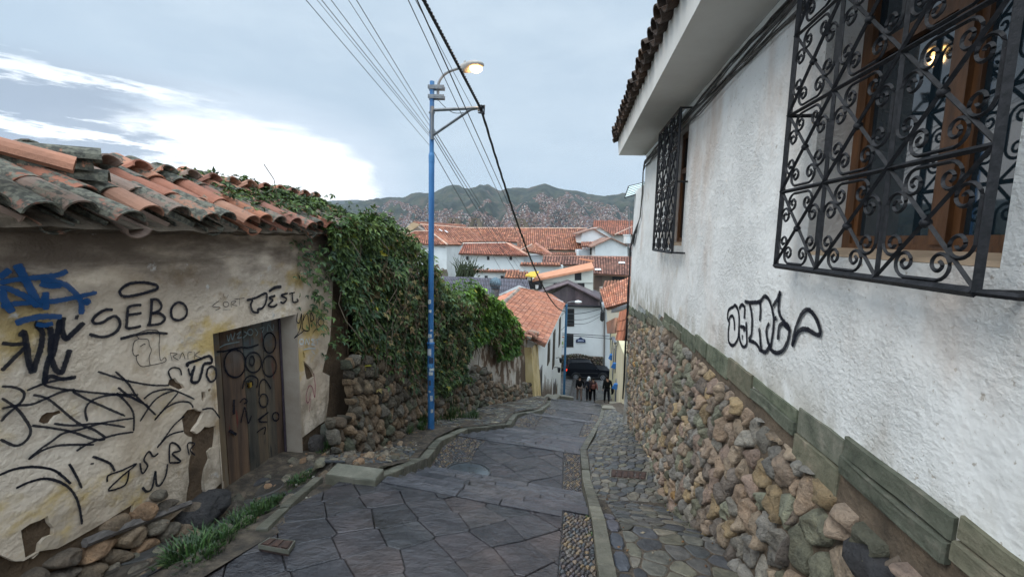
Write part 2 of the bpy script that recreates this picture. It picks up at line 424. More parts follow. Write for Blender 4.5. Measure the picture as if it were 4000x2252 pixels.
# base (grout) follows the steps
def base_sheet():
    us = [-4 + .5 * i for i in range(15)]
    us = sorted(set([u for u in us if u < 3.4] + [p[0] for p in STEP if p[0] >= 0] + [5.3, 6, 6.4, 8, 10, 10.6, 12.4, 15, 29, 32, 36, 45]))
    rows = []
    for u in us:
        rows.append([V((*uw(u, w), stepz(u) - .004)) for w in (-2.0, -1.5, -1, -.5, 0)])
    for a, b in zip(rows, rows[1:]):
        for k in range(4): street.quad(a[k + 1], a[k], b[k], b[k + 1], (.075, .068, .062, 1))
base_sheet()
slabs(-2.5, 3.26, -2.35, -.24, .31, .30, .75, .12); nosing(3.26, 3.4, -2.0, -.24)
for i, n in enumerate(NOSE[:5]):
    if i < 4: slabs(n + .002, NOSE[i + 1] - .13, -1.86, -.24, .8, .45, 0, .02, .5, .014); nosing(NOSE[i + 1] - .13, NOSE[i + 1], -1.92, -.0)
slabs(4.902, 6.56, -1.5, -.25, .34, .33, .78, .1); nosing(6.56, 6.7, -2.0, 0)
for i in range(5, 11): slabs(NOSE[i] + .002, NOSE[i + 1] - .14, -1.86, -.08, .8, .5, 0, .02, .5, .014); nosing(NOSE[i + 1] - .14, NOSE[i + 1], -1.95, -.02)
slabs(9.102, 11.0, -1.45, -.3, .5, .45, .8, .1); nosing(11.0, 11.2, -2, 0); slabs(11.202, 13.4, -1.6, -.3, .5, .45, .8, .1); nosing(13.4, 13.6, -2, 0)
slabs(13.602, 16.6, -1.7, -.25, .6, .5, .8, .1); nosing(16.6, 16.8, -2, 0)
for i in range(14, 20): slabs(NOSE[i] + .002, NOSE[i + 1] if i < 19 else 27.5, -1.9, -.1, .9, .8, .8, .1)
pebbles(0, 3.38, -.235, -.0, .038)
for i in range(4): pebbles(NOSE[i] + .002, NOSE[i + 1] - .135, -.235, -.0, .042); pebbles(NOSE[i] + .02, NOSE[i + 1] - .14, -2.0, -1.87, .05)
pebbles(4.93, 6.55, -.245, -.0, .042); pebbles(4.93, 6.55, -2.0, -1.5, .045)
pebbles(9.15, 11.15, -.29, 0, .08); pebbles(9.15, 11.15, -2, -1.46, .08)
pebbles(11.25, 13.5, -.29, 0, .1); pebbles(11.25, 13.5, -2, -1.62, .1)
M_st = M_slab
street.build('street', M_slab, props=dict(kind='structure'), origin=(0, 0, 0))
peb.build('cobbled_strip', M_peb, props=dict(kind='structure'), origin=(0, 0, 0))
# kerbs: rows of cut stone blocks
def kerb(pts, wid, up, dn, seed, side):
    r = random.Random(seed); mb = MB(); L = 0
    segs = []
    for a, b in zip(pts, pts[1:]):
        n = max(1, round((b - a).length / .55))
        for k in range(n): segs.append((a.lerp(b, k / n), a.lerp(b, (k + 1) / n)))
    for a, b in segs:
        d = (b - a).normalized(); nrm = V((d.y, -d.x, 0)).normalized() * wid * side
        g = d * .006; j = r.uniform(-.012, .012); a2, b2 = a + g, b - g
        kk = r.uniform(.7, 1.2); col = (kk, kk * .98, kk * .95, 1)
        o = V((0, 0, up + j)); q = V((0, 0, -dn)); e = .012
        c4 = [a2, b2, b2 + nrm, a2 + nrm]; cen = sum(c4, V()) / 4
        mb.hexa([p + q for p in c4], [p + o - V((0, 0, e)) for p in c4], col)
        mb.hexa([p + o - V((0, 0, e)) for p in c4], [cen + (p - cen) * .97 + o + V((0, 0, r.uniform(-.004, .004))) for p in c4], col)
    return mb
ptsR = [V((kR(y), y, zs(kR(y), y))) for y in (-1, 0, 1, 2)] + [V((x, y, smooth(u_of(x, y)) )) for y, x in KRt[1:] if 2.3 < y < 28]
for p in ptsR: p.z = smooth(u_of(p.x, p.y)) + .03
kerb(ptsR, .11, .06, .3, 3, 1).build('kerb', M_kerb, props=dict(kind='structure'), origin=(0, 0, 0))
ka = ray_ground(1270, 1899)
ptsL = [ka] + [p.copy() for p in KLp]
for p in ptsL: p.z = smooth(u_of(p.x, p.y))
ptsL += [V((kL(y), y, smooth(u_of(kL(y), y)))) for y in (19, 24, 28)]
ml = kerb(ptsL[:2], .2, .12, .12, 5, -1); m2 = kerb(ptsL[1:], .2, .13, .3, 6, -1)
ml.add(m2.v, m2.f); ml.c = ml.c[:len(ml.f) - len(m2.f)] + m2.c
ml.build('kerb', M_kerb, props=dict(kind='structure'), origin=(0, 0, 0))
# pavements: dirt sheet with fitted cobbles
def pave(name, side):
    mb = MB(); ys = [-3 + .18 * i for i in range(176)]
    prev = None
    for y in ys:
        if side > 0: xs = [kR(y) + .1, lerp(kR(y), wallbaseR(y), .5), wallbaseR(y) + .25 + max(0, y - 10) * .1]; row = [V((x, y, zright(x, y))) for x in xs]
        else:
            xs = [lerp(xl(y) - .3, kL(y) - .12, k / 12) for k in range(13)]; row = [V((x, y, zleft(x, y) + .02 * nz((x * 4, y * 4, 2)))) for x in xs]
        if prev:
            for k in range(len(row) - 1): mb.quad(prev[k], prev[k + 1], row[k + 1], row[k])
        prev = row
    return mb.build(name, M_dirt, props=dict(kind='structure'), origin=(0, 0, 0))
pave('pavement_right', 1); pave('pavement_left', -1)
# right pavement stones
def frt(y, k, h):
    x = lerp(kR(y) + .12, wallbaseR(y) + .1, k); return V((x, y, zright(x, y) - .006 + h))
def flf(y, k, h):
    x = lerp(xl(y) + .1, kL(y) - .22, k); return V((x, y, zleft(x, y) - .004 + h))
k0, k1_ = ray_ground(1045, 2085), ray_ground(1262, 1880); pk_ = [k0.lerp(k1_, i / 3) for i in range(4)]
for p in pk_: p.z = smooth(u_of(p.x, p.y)) + .02
kk_ = kerb(pk_, .08, .03, .15, 9, -1); kk_.build('kerb', M_kerb, props=dict(kind='structure'), origin=(0, 0, 0))
BLK = [(.07, .075, .09), (.09, .085, .10), (.06, .065, .075)]
for (y0, y1, sa, sb) in ((.5, 3.3, .20, .17), (3.3, 4.6, .16, .16), (4.6, 7.5, .13, .12), (7.5, 11.5, .17, .14), (11.5, 16, .25, .2)):
    for p in cells(y0, y1, .12 if y0 < 4 else 0, 1, sa, sb, .33, .1):
        d = dome(cob, p, frt, .010 + (.004 if y0 > 3 else 0), .004, pick(COB, .3), rings=((1, -1), (.975, .55), (.85, 1.0)), rough=.6, ck=.16)
for i in range(9):
    y0 = 1.0 + i * .3
    dome(cob, [(y0, .0), (y0 + .28, .0), (y0 + .28, .115), (y0, .115)], frt, .02, .004, pick(BLK, .3), rings=((1, -1), (.97, .6), (.8, 1.0)), rough=.4)
for (y0, y1, sa, sb) in ((4.1, 6.0, .12, .12), (7.5, 12, .16, .1), (12, 17, .22, .14)):
    for p in cells(y0, y1, .02 if y0 > 5 else .25, 1, sa, sb, .35, .3):
        if noise.noise(V((p[0][0] * 1.3, p[0][1] * 3, 1))) > .22: continue
        dome(cob, p, flf, .012, .008, pick(COB + [(.3, .25, .18)], .3), rings=((1, -1), (.95, .6), (.7, 1.0)), rough=.5)
# big slabs by the left wall, in front of the kerb
for p in cells(.8, 4.0, .02, .56, .30, .16, .33, .25):
    if rnd.random() < .2: continue
    dome(cob, p, lambda a, b, h: V((lerp(xl(a), kL(a), b), a, zleft(lerp(xl(a), kL(a), b), a) - .01 + h)), .022, .008, pick([(.06, .05, .042), (.05, .046, .048), (.085, .066, .05), (.055, .05, .046)], .25), rings=((1, -1.5), (.985, .6), (.9, 1.0)), rough=.5, smooth=1)
cob.build('cobblestones', M_cob, props=dict(kind='structure'), origin=(0, 0, 0))
# ---------------------------------------------------------------- sprayed lines
def catmull(p, n=5):
    if len(p) < 3: return [V(q) for q in p]
    q = [p[0]] + list(p) + [p[-1]]; out = []
    for i in range(1, len(q) - 2):
        a, b, c, d = (V(x) for x in q[i - 1:i + 3])
        for k in range(n):
            t = k / n; out.append(.5 * ((2 * b) + (c - a) * t + (2 * a - 5 * b + 4 * c - d) * t * t + (3 * b - a - 3 * c + d) * t ** 3))
    out.append(V(q[-2])); return out
def circ(cx, cy, rx, ry=None, n=14): ry = ry or rx; return [(cx + rx * cos(2 * pi * k / n + .4), cy + ry * sin(2 * pi * k / n + .4)) for k in range(n + 2)]
SPRAY_N = [0]
def spray(mb, org, sc, strokes, w, wall, nrm):
    """strokes in photo pixels laid on the wall surface wall(px,py,offset); ribbon of width w metres"""
    nrm = V(nrm)
    if mb.a is None: mb.a = []
    for st in strokes:
        ww = w
        if isinstance(st[0], (int, float)): ww = st[0]; st = st[1]
        SPRAY_N[0] += 1; base = .004 + .00035 * (SPRAY_N[0] % 60)
        pts = catmull([(org[0] + x / sc, org[1] + y / sc, 0) for x, y in st], 6)
        m = len(pts); P3 = [wall(p.x, p.y, base + .0003 * i / m * 3) for i, p in enumerate(pts)]
        if m == 1 or (P3[-1] - P3[0]).length < 1e-5 and m < 3: continue
        vs = []; 
        for i, p in enumerate(P3):
            d = (P3[min(i + 1, m - 1)] - P3[max(i - 1, 0)]).normalized(); s = d.cross(nrm).normalized()
            k = ww * (1 + .18 * noise.noise(V((p.y * 9, p.z * 9, SPRAY_N[0]))))
            if i in (0, m - 1): k *= .75
            for q in (-.5, -.28, 0, .28, .5): vs.append(p + s * q * k); mb.a.append((0, .75, 1, .75, 0)[int((q + .5) * 4 + .5)] if i not in (0, m - 1) else (0, .5, .7, .5, 0)[int((q + .5) * 4 + .5)])
        if ww > .012:
            v2 = []
            for i, p in enumerate(P3):
                d = (P3[min(i + 1, m - 1)] - P3[max(i - 1, 0)]).normalized(); s = d.cross(nrm).normalized()
                for q, e in ((-.5, 0), (-.25, .10), (0, .24), (.25, .10), (.5, 0)): v2.append(p - nrm * .0016 + s * q * (ww * 1.5 + .016)); mb.a.append(e if i not in (0, m - 1) else e * .6)
            extra = v2
        else: extra = None
        mb.add(vs, [(i * 5 + k, i * 5 + k + 1, (i + 1) * 5 + k + 1, (i + 1) * 5 + k) for i in range(m - 1) for k in range(4)])
        if extra: mb.add(extra, [(i * 5 + k, i * 5 + k + 1, (i + 1) * 5 + k + 1, (i + 1) * 5 + k) for i in range(m - 1) for k in range(4)])
def M_spray(name, c, a=.92): return mat(name, [(0, c)], rough=.95, vcol=False, edge=(.60, 1.04, a), spec=.1)
# ---------------------------------------------------------------- white house on the right
CW = 1.33
def rw(y, z, c=CW): return V((c + T * y, y, z))
M_white = mat('white rough plaster', [(.3, (.66, .655, .63)), (.6, (.74, .735, .71)), (.8, (.79, .785, .76))], 1.6, 8, rough=.9, bump=.75, bscale=34, bdet=7, bdist=.03, bmod=.12, bstretch=(1, 1, 1.3),
              layers=(((.40, .37, .31), 5, .38, .62, (1, 1, .6), 8, -.62, -1.12), ((.50, .42, .34), 2.6, .60, .82, (1, 1, .8), 8), ((.42, .38, .33), 34, .64, .72, (1, 1, 1), 3), ((.55, .47, .41), 1.1, .5, .72, (1, 1, .35), 9), ((.45, .40, .35), .9, .62, .8, (1, 2, .4), 7)), vcol=False)
M_soffit = mat('painted concrete', [(.3, (.62, .60, .56)), (.7, (.72, .71, .67))], 2, 6, rough=.85, bump=.1, bscale=30, vcol=False, layers=(((.3, .27, .23), 1.6, .62, .8, (1, .3, 1), 6),))
M_slate = mat('green slate', [(.3, (.06, .062, .048)), (.43, (.13, .138, .10)), (.57, (.17, .172, .13)), (.72, (.29, .265, .21))], 9, 10, rough=.85, bump=.9, bscale=18, bdist=.015)
M_wstone = mat('field stone', [(.28, (.45, .43, .42)), (.45, (.9, .88, .86)), (.6, (1.15, 1.1, 1.05)), (.75, (1.7, 1.6, 1.45))], 15, 10, rough=.9, bump=1.0, bscale=26, bdet=10, bdist=.06, layers=(((.42, .40, .37), 30, .62, .70, (1, 1, 1), 8), ((1.3, 1.2, 1.0), 9, .64, .72, (1, 1, 1), 8)))
M_mortar = mat('earth mortar', [(.3, (.06, .045, .03)), (.7, (.17, .125, .085))], 6, 7, rough=.95, bump=.9, bscale=30, bdist=.03, vcol=False)
M_iron = mat('black wrought iron', [(.4, (.012, .013, .015)), (.7, (.03, .03, .034))], 40, 4, rough=.5, bump=.2, bscale=120, vcol=False, spec=.2)
M_wood = mat('varnished window wood', [(.3, (.06, .027, .011)), (.6, (.13, .055, .02)), (.8, (.2, .09, .034))], 5, 6, rough=.45, stretch=(6, 6, .6), bump=.15, bscale=40, vcol=False)
M_glass = mat('dark window glass', [(0, (.012, .022, .03))], rough=.03, vcol=False, spec=1.0)
M_oldtile = mat('weathered tile', [(.3, (.035, .028, .022)), (.6, (.085, .055, .04))], 12, 7, rough=.9, bump=.7, bscale=40)
def fpoly(mb, y0, y1, z0, z1, c=CW, n=1):
    mb.quad(rw(y0, z0, c), rw(y0, z1, c), rw(y1, z1, c), rw(y1, z0, c))
hR = thing('plastered_house', 'white roughcast house on the right with rubble stone base, barred windows and overhanging eaves', 'house', rw(4, -3.2))
WIN = [(1.32, 2.44, -.07, 1.52), (5.28, 6.4, -.07, 1.52)]
ZC = [(-2, -.87), (1.1, -.88), (1.7, -.91), (2.9, -.955), (5.3, -1.01), (6.36, -1.03), (6.361, -1.2), (7.6, -1.24), (7.61, -1.32), (8.1, -1.38), (9.8, -1.52)]
def zcap(y): return interp(ZC, y)
def build_right():
    mb = MB()
    ys = [-1.5, 1.32, 2.44, 5.28, 6.4, 8.44]
    for a, b in zip(ys, ys[1:]):
        win = (a, b) in ((1.32, 2.44), (5.28, 6.4))
        if win: fpoly(mb, a, b, -.07, -1.12); fpoly(mb, a, b, 1.62, 1.52)
        else: fpoly(mb, a, b, 1.62, -1.12 if b < 6 else -1.28)
        if win:                                  # reveals
            d = .23
            mb.quad(rw(a, -.07), rw(a, 1.52), rw(a, 1.52, CW + d), rw(a, -.07, CW + d)); mb.quad(rw(b, -.07), rw(b, -.07, CW + d), rw(b, 1.52, CW + d), rw(b, 1.52))
            mb.quad(rw(a, -.07), rw(a, -.07, CW + d), rw(b, -.07, CW + d), rw(b, -.07)); mb.quad(rw(a, 1.52), rw(b, 1.52), rw(b, 1.52, CW + d), rw(a, 1.52, CW + d))
    # far end wall, annex, back
    mb.quad(rw(8.44, -1.7), rw(8.44, 1.62), rw(8.44, 1.62, 7), rw(8.44, -1.7, 7))
    fpoly(mb, 8.44, 9.8, 1.08, -1.55); mb.quad(rw(9.8, -6), rw(9.8, 1.08), rw(9.8, 1.08, 7), rw(9.8, -6, 7)); mb.quad(rw(8.44, 1.08), rw(8.44, 1.08, 7), rw(9.8, 1.08, 7), rw(9.8, 1.08))
    mb.quad(rw(-1.5, -1.7), rw(-1.5, 1.62), rw(-1.5, 1.62, 7), rw(-1.5, -1.7, 7))
    mb.build('wall', M_white, hR)
    # eaves: soffit slab with sloping fascia
    e = MB(); c0, c1 = .80, CW - .003
    a = [rw(-1.5, 1.62, c1), rw(-1.5, 1.62, c0), rw(-1.5, 1.93, c0 - .03), rw(-1.5, 2.05, c1)]
    b = [rw(8.47, 1.62, c1), rw(8.47, 1.62, c0), rw(8.47, 1.93, c0 - .03), rw(8.47, 2.05, c1)]
    e.add(a + b, [(0, 1, 2, 3), (7, 6, 5, 4), (0, 4, 5, 1), (1, 5, 6, 2), (2, 6, 7, 3)])
    e.build('eaves', M_soffit, hR)
    r = MB(); y = -1.5                             # tile roof: old barrel tiles on the verge and up the slope
    sl = .42
    for k in range(48):
        y = -1.5 + k * .212 + rnd.uniform(-.015, .015)
        for j in range(3):
            c = .66 + j * .34 + rnd.uniform(-.02, .02); z = 1.97 + (c - .66) * sl + .02 * (j > 0) + rnd.uniform(-.008, .012)
            barrel(r, rw(y, z, c), V((1, T * 0, sl)).normalized(), V((T, 1, 0)).normalized(), .42, .088, .10, .014, True, pick([(1, 1, 1), (.8, .75, .7), (1.3, 1.1, .9)], .3), 6)
            if j == 0 or 1: barrel(r, rw(y + .106, z - .05, c - .0), V((1, 0, sl)).normalized(), V((T, 1, 0)).normalized(), .42, .08, .09, .014, False, pick([(.7, .7, .7), (.9, .8, .7)], .3), 5)
    top = MB()
    r.quad(rw(-1.5, 1.97 + 1.0 * sl, 1.6), rw(8.5, 1.97 + 1.0 * sl, 1.6), rw(8.5, 1.97 + 2.6 * sl, 4.2), rw(-1.5, 1.97 + 2.6 * sl, 4.2))
    r.quad(rw(-1.5, 1.96, .75), rw(8.5, 1.96, .75), rw(8.5, 1.90 + 1.0 * sl, 1.7), rw(-1.5, 1.90 + 1.0 * sl, 1.7))
    r.build('roof', M_oldtile, hR)
    # dressed slate course
    s = MB(); y = -.6; rr = random.Random(4)
    while y < 9.75:
        L = rr.uniform(.38, .62) if y < 6 else rr.uniform(.3, .45); y1 = min(y + L, 9.8); zt = min(zcap(y + .01), zcap(y1 - .01)) + rr.uniform(-.015, .01); h = rr.uniform(.14, .185); pr = rr.uniform(.008, .026)
        if abs(y - 1.95) < .25: h = .3
        two = rr.random() < .35
        for za, zb, q in (((zt, zt - h * .5, pr), (zt - h * .5 - .006, zt - h, pr + .015)) if two else ((zt, zt - h, pr),)):
            c = pick([(.8, .8, .8), (.75, .8, .72), (.9, .82, .74), (.6, .62, .6), (.85, .9, .8)], .15)
            A = [rw(y + .006, zb, CW + .08), rw(y + .006, zb, CW - q), rw(y1 - .006, zb, CW - q), rw(y1 - .006, zb, CW + .08)]
            B = [rw(y + .006, za, CW + .08), rw(y + .006, za, CW - q + .004), rw(y1 - .006, za, CW - q + .004), rw(y1 - .006, za, CW + .08)]
            rct = [(lerp(y + .006, y1 - .006, t), zb + rr.uniform(-.006, .006)) for t in (0, .3, .65, 1)] + [(y1 - .006, (za + zb) / 2)] + [(lerp(y1 - .006, y + .006, t), za + rr.uniform(-.008, .006)) for t in (0, .35, .7, 1)] + [(y + .006, (za + zb) / 2)]
            dome(s, rct, lambda a, b, h, q=q: rw(a, b, CW - h), q, .002, c, rings=((1, -.5), (.998, .7), (.975, 1.0), (.6, 1.0)), smooth=0, rough=.25, rs=12)
        y = y1
    s.build('slate_course', M_slate, hR)
    # rubble base
    g = MB()
    def fb(y, z, h):
        zt = zcap(y) - .2; zb = smooth(u_of(wallbaseR(y), y)) - .1; k = min(1, max(0, (zt - z) / max(.3, zt - zb)))
        x = lerp(CW + T * y + .03, wallbaseR(y) + .03, k ** .8); return V((x - h, y, z))
    m = MB(); prev = None
    for i in range(36):
        y = -1 + i * .31; zt = zcap(y) - .04; zb = zright(wallbaseR(y), y) - .3
        row = [fb(y, lerp(zt, zb, k / 4), .02) for k in range(5)]
        if prev:
            for k in range(4): m.quad(prev[k], row[k], row[k + 1], prev[k + 1])
        prev = row
    m.quad(prev[0], V((9, prev[0].y, prev[0].z)), V((9, prev[4].y, prev[4].z)), prev[4])
    m.build('mortar', M_mortar, hR)
    pal = [(.26, .19, .135), (.31, .245, .18), (.22, .17, .13), (.28, .22, .16), (.16, .13, .105), (.14, .155, .115), (.19, .185, .165), (.27, .20, .11), (.12, .105, .095), (.23, .17, .14), (.17, .17, .16), (.11, .12, .085)]
    for y0, y1, sa, sb in ((.5, 2.2, .18, .19), (2.2, 4.2, .165, .165), (4.2, 7, .16, .15), (7, 9.9, .17, .15)):
        for p in cells(y0, y1, -4.9, -1.2, sa, sb, .36, .18):
            cy = sum(q[0] for q in p) / len(p); cz = sum(q[1] for q in p) / len(p)
            if cz > zcap(cy) - .25 or cz < zright(wallbaseR(cy), cy) - .08: continue
            col = pick([tuple(lerp(v * 1.4, w, .2) for v, w in zip(q, (.30, .24, .18))) for q in pal] + ([(.36, .22, .09)] if rnd.random() < .14 else []), .28)
            s_ = rnd.uniform(.75, 1.25)
            dome(g, p, fb, .058 * s_, .007 + rnd.random() * .009, col, rings=((1, -.2), (.99, .4), (.93, .8), (.75, 1.0), (.4, 1.0)), smooth=1, rough=1.0, rs=15, ck=.19)
    dome(g, [(1.42, -1.42), (1.75, -1.42), (1.75, -1.25), (1.42, -1.25)], lambda a, b, h: rw(a, b, CW - h), .1, .003, (.05, .05, .055, 1), smooth=1, rough=.6)
    g.build('stone_base', M_wstone, hR, smooth=True)
def barrel(mb, p, d, side, L, r0, r1, th, up, col, n=8):
    """half-round clay tile: p = lower end centre, d = up the slope, side = across"""
    nn = side.cross(d).normalized()
    if nn.z < 0: nn = -nn
    if not up: nn = -nn
    vs = []; k2 = n + 1
    for e, (L0, r) in enumerate(((0, r1), (L, r0))):
        for rr_ in (r, r - th):
            for k in range(k2):
                t = pi * k / n; vs.append(p + d * L0 + side * (cos(t) * rr_) + nn * (sin(t) * rr_ * .82))
    a, b, c, e = 0, k2, 2 * k2, 3 * k2
    fs = []
    for k in range(n):
        fs += [(a + k, a + k + 1, c + k + 1, c + k), (b + k + 1, b + k, e + k, e + k + 1), (a + k + 1, a + k, b + k, b + k + 1), (c + k, c + k + 1, e + k + 1, e + k)]
    fs += [(a, c, e, b), (a + n, b + n, e + n, c + n)]
    mb.add(vs, fs, col)
build_right()
# windows of the white house: frame, panes, sill
def window_right(i, y0, y1, z0, z1):
    fr = MB(); c = CW + .20
    def bar(a, b, za, zb, ca=0, d=.05): fr.hexa([rw(a, za, c + ca), rw(b, za, c + ca), rw(b, za, c + ca + d), rw(a, za, c + ca + d)], [rw(a, zb, c + ca), rw(b, zb, c + ca), rw(b, zb, c + ca + d), rw(a, zb, c + ca + d)])
    w = .07; e = .0015
    bar(y0 + e, y0 + w, z0 + e, z1 - e); bar(y1 - w, y1 - e, z0 + e, z1 - e); bar(y0 + w, y1 - w, z0 + e, z0 + w); bar(y0 + w, y1 - w, z1 - w, z1 - e)
    ym = y0 + .47; bar(ym - .04, ym + .04, z0 + w, z1 - w, -.012, .07)
    zt = z0 + 1.02; bar(y0 + w, ym - .04, zt, zt + .07, -.006); bar(ym + .04, y1 - w, zt, zt + .07, -.006)
    for a, b in ((y0 + w, ym - .04), (ym + .04, y1 - w)):
        for u, v in ((a, a + .035), (b - .035, b)): bar(u, v, z0 + w, zt, .012, .035)
        bar(a + .035, b - .035, z0 + w, z0 + w + .04, .012, .035)
    f = fr.build('window', M_wood, hR)
    gl = MB(); gl.hexa([rw(y0 + w, z0 + w, c + .03), rw(y1 - w, z0 + w, c + .03), rw(y1 - w, z0 + w, c + .036), rw(y0 + w, z0 + w, c + .036)], [rw(y0 + w, z1 - w, c + .03), rw(y1 - w, z1 - w, c + .03), rw(y1 - w, z1 - w, c + .036), rw(y0 + w, z1 - w, c + .036)])
    gl.build('pane', M_glass, f)
    cu = MB(); ycur = ym + .06                      # curtain inside, seen through nothing: pale board beside the pane
    sl = MB(); sl.hexa([rw(y0 + .004, z0 + .002, CW + .02), rw(y1 - .004, z0 + .002, CW + .02), rw(y1 - .004, z0 + .002, c - .002), rw(y0 + .004, z0 + .002, c - .002)], [rw(y0 + .004, z0 + .02, CW + .02), rw(y1 - .004, z0 + .02, CW + .02), rw(y1 - .004, z0 + .045, c - .002), rw(y0 + .004, z0 + .045, c - .002)])
    sl.build('sill', mat('sandstone sill', [(.3, (.34, .25, .17)), (.7, (.45, .34, .24))], 8, 5, rough=.85, vcol=False), f)
for i, w in enumerate(WIN): window_right(i, *w)
# wrought iron grille, built in its own plane: a along the wall, b up, o out of the wall
def grille():
    C0 = 1.2; root = thing('window_grille', 'large black wrought iron grille of scrolls over the near window', 'window grille', rw(1.25, -.138, C0))
    CELL = .425; NC, NR = 3, 4; ox = rw(1.24, -.16, C0)
    da = V((T, 1, 0)).normalized(); out = V((-1, T, 0)).normalized()
    def q(a, b, o=0): return V((0, 0, 0)) + da * a + V((0, 0, b)) + out * o
    fr = MB()
    for i in range(NC + 1): fr.tube([q(i * CELL, -.0), q(i * CELL, NR * CELL)], .011 if i not in (0, NC) else .016, 4)
    for j in range(NR + 1): fr.tube([q(0, j * CELL, .004), q(NC * CELL, j * CELL, .004)], .011 if j not in (0, NR) else .016, 4)
    for a, b in ((0, 0), (0, NR * CELL), (0, CELL * 2), (NC * CELL, 0), (NC * CELL, CELL * 2), (NC * CELL, CELL * NR)): fr.tube([q(a, b), q(a, b, -.135)], .011, 5)
    fr.tube([q(0, 0), q(-.1, -.0, -.02), q(-.13, .0, -.12)], .011, 5)
    fr.build('frame', M_iron, root, local=True)
    dg = MB(); kn = MB(); sc = MB()
    for i in range(NC):
        for j in range(NR):
            a, b = i * CELL, j * CELL; kn = MB()
            dg.tube([q(a, b, -.002), q(a + CELL, b + CELL, -.002)], .009, 4); dg.tube([q(a, b + CELL, .009), q(a + CELL, b, .009)], .009, 4)
            kn.lathe(q(a + CELL / 2, b + CELL / 2, .004) + V((0, 0, -.018)), [(.004, 0), (.015, .008), (.018, .018), (.015, .028), (.004, .036)], 8); kn.build('rosette', M_iron, root, local=True, smooth=True)
            for r in range(4):
                pts = []
                for sg in (-1, 1):
                    sp = []
                    for k in range(27):
                        t = k / 26; th = -pi / 2 - t * 2 * pi * 1.45; rad = lerp(.125, .022, t ** .8)
                        sp.append((.33 + rad * cos(th), .175 + rad * sin(th)))
                    if sg == 1: sp = [(1 - x, y) for x, y in sp]
                    pts.append(sp)
                path = list(reversed(pts[0])) + pts[1]
                P3 = []
                for x, y in path:
                    x -= .5; y -= .5
                    for _ in range(r): x, y = -y, x
                    P3.append(q(a + (x + .5) * CELL, b + (y + .5) * CELL, .003))
                sc.tube(P3, .0072, 4)
    dg.build('diagonal_bars', M_iron, root, local=True); sc.build('scrollwork', M_iron, root, local=True)
    return root
g1 = grille()
g2 = copy_tree(g1); g2.location = rw(5.2, -.15, 1.2); g2['label'] = 'farther black wrought iron grille on the white house, seen edge-on under the eaves'
g1['group'] = g2['group'] = 'iron window grilles'
fb = MB(); fb.hexa([rw(1.06, -.24, 1.25), rw(1.14, -.24, 1.25), rw(1.14, -.24, 1.335), rw(1.06, -.24, 1.335)], [rw(1.055, -.16, 1.24), rw(1.145, -.16, 1.24), rw(1.145, -.16, 1.335), rw(1.055, -.16, 1.335)])
fb.build('bracket', mat('ochre mortar', [(.3, (.25, .16, .05)), (.7, (.4, .28, .12))], 20, 5, vcol=False, bump=.6), hR)
RG = [[(340, 400), (240, 460), (215, 620), (250, 720), (230, 900), (240, 1100), (310, 1180), (380, 1130), (430, 1000), (450, 700), (430, 480), (370, 370), (340, 400)],
 [(250, 660), (270, 600), (320, 590), (350, 700), (355, 880)], [(450, 440), (500, 360), (560, 420), (550, 640)], [(450, 800), (450, 1000), (490, 1150), (540, 1210), (600, 1150), (600, 980), (590, 700)],
 [(470, 800), (560, 820), (540, 900)], [(510, 960), (515, 1060)], [(560, 290), (640, 310), (760, 310), (870, 290), (960, 190), (1040, 240), (1100, 380), (1130, 520), (1150, 640), (1140, 820), (1120, 1000), (1090, 1160), (1060, 1230)],
 [(660, 340), (690, 480), (710, 650), (705, 850), (690, 980), (640, 1060)], [(870, 300), (880, 480), (865, 690)], [(640, 1080), (740, 1110), (820, 1180), (880, 1300)], [(850, 830), (870, 1000), (880, 1150), (900, 1250)],
 [(1060, 730), (1010, 820), (1000, 950), (1030, 1110), (1060, 1180)],
 [(880, 1280), (980, 1310), (1050, 1220), (1080, 1240), (1130, 1300), (1220, 1330), (1330, 1280), (1420, 1120), (1460, 950), (1450, 800), (1380, 720), (1300, 620), (1250, 480), (1250, 300), (1280, 80)],
 [(1280, 80), (1220, 250), (1130, 380)], [(1450, 850), (1330, 740), (1260, 800), (1240, 930), (1235, 1070)], [(1185, 590), (1190, 640), (1188, 680)],
 [(1520, 1200), (1560, 950), (1640, 700), (1740, 510), (1850, 460), (1960, 560), (2040, 720), (2090, 900), (2060, 970), (1950, 930), (1830, 860), (1700, 860), (1610, 960), (1560, 1090), (1520, 1200)]]
gr = MB(); spray(gr, (2800, 1120), 5.178, RG, .034, lambda a, b, o: W(a, b, CW - o), (-1, T, 0))
M_blk = M_spray('black spray paint', (.012, .013, .02)); gr.build('graffiti', M_blk, hR)
# cables along the eaves and down the corner
M_cab = mat('old grey cable', [(.4, (.05, .048, .045)), (.7, (.14, .13, .12))], 15, 3, rough=.7, vcol=False)
M_cabk = mat('black cable', [(0, (.012, .012, .014))], rough=.55, vcol=False)
cb = thing('cable_bundle', 'bundle of grey cables clipped under the eaves and down the corner of the white house', 'cables', rw(8.44, -1.5))
rc = random.Random(9); mb = MB()
for i in range(9):
    z = 1.54 - i * .02; pts = []
    for k in range(24):
        y = -1 + k * 9.42 / 23; pts.append(rw(y, z + rc.uniform(-.018, .018) - .02 * sin(k * .9 + i), CW - .012 - .012 * (i % 3)))
    pts += [rw(8.50 + .008 * i, z - .1, CW - .03), rw(8.52, .9, CW - .03 + .01 * (i % 3)), rw(8.55 + .01 * i, .45, CW - .035), rw(8.95 + .02 * (i % 4), .28 - .02 * i, CW - .04)]
    mb.tube(pts, .006 + .004 * (i % 3 == 0), 5)
mb.build('cable', M_cab, cb)
mb = MB()
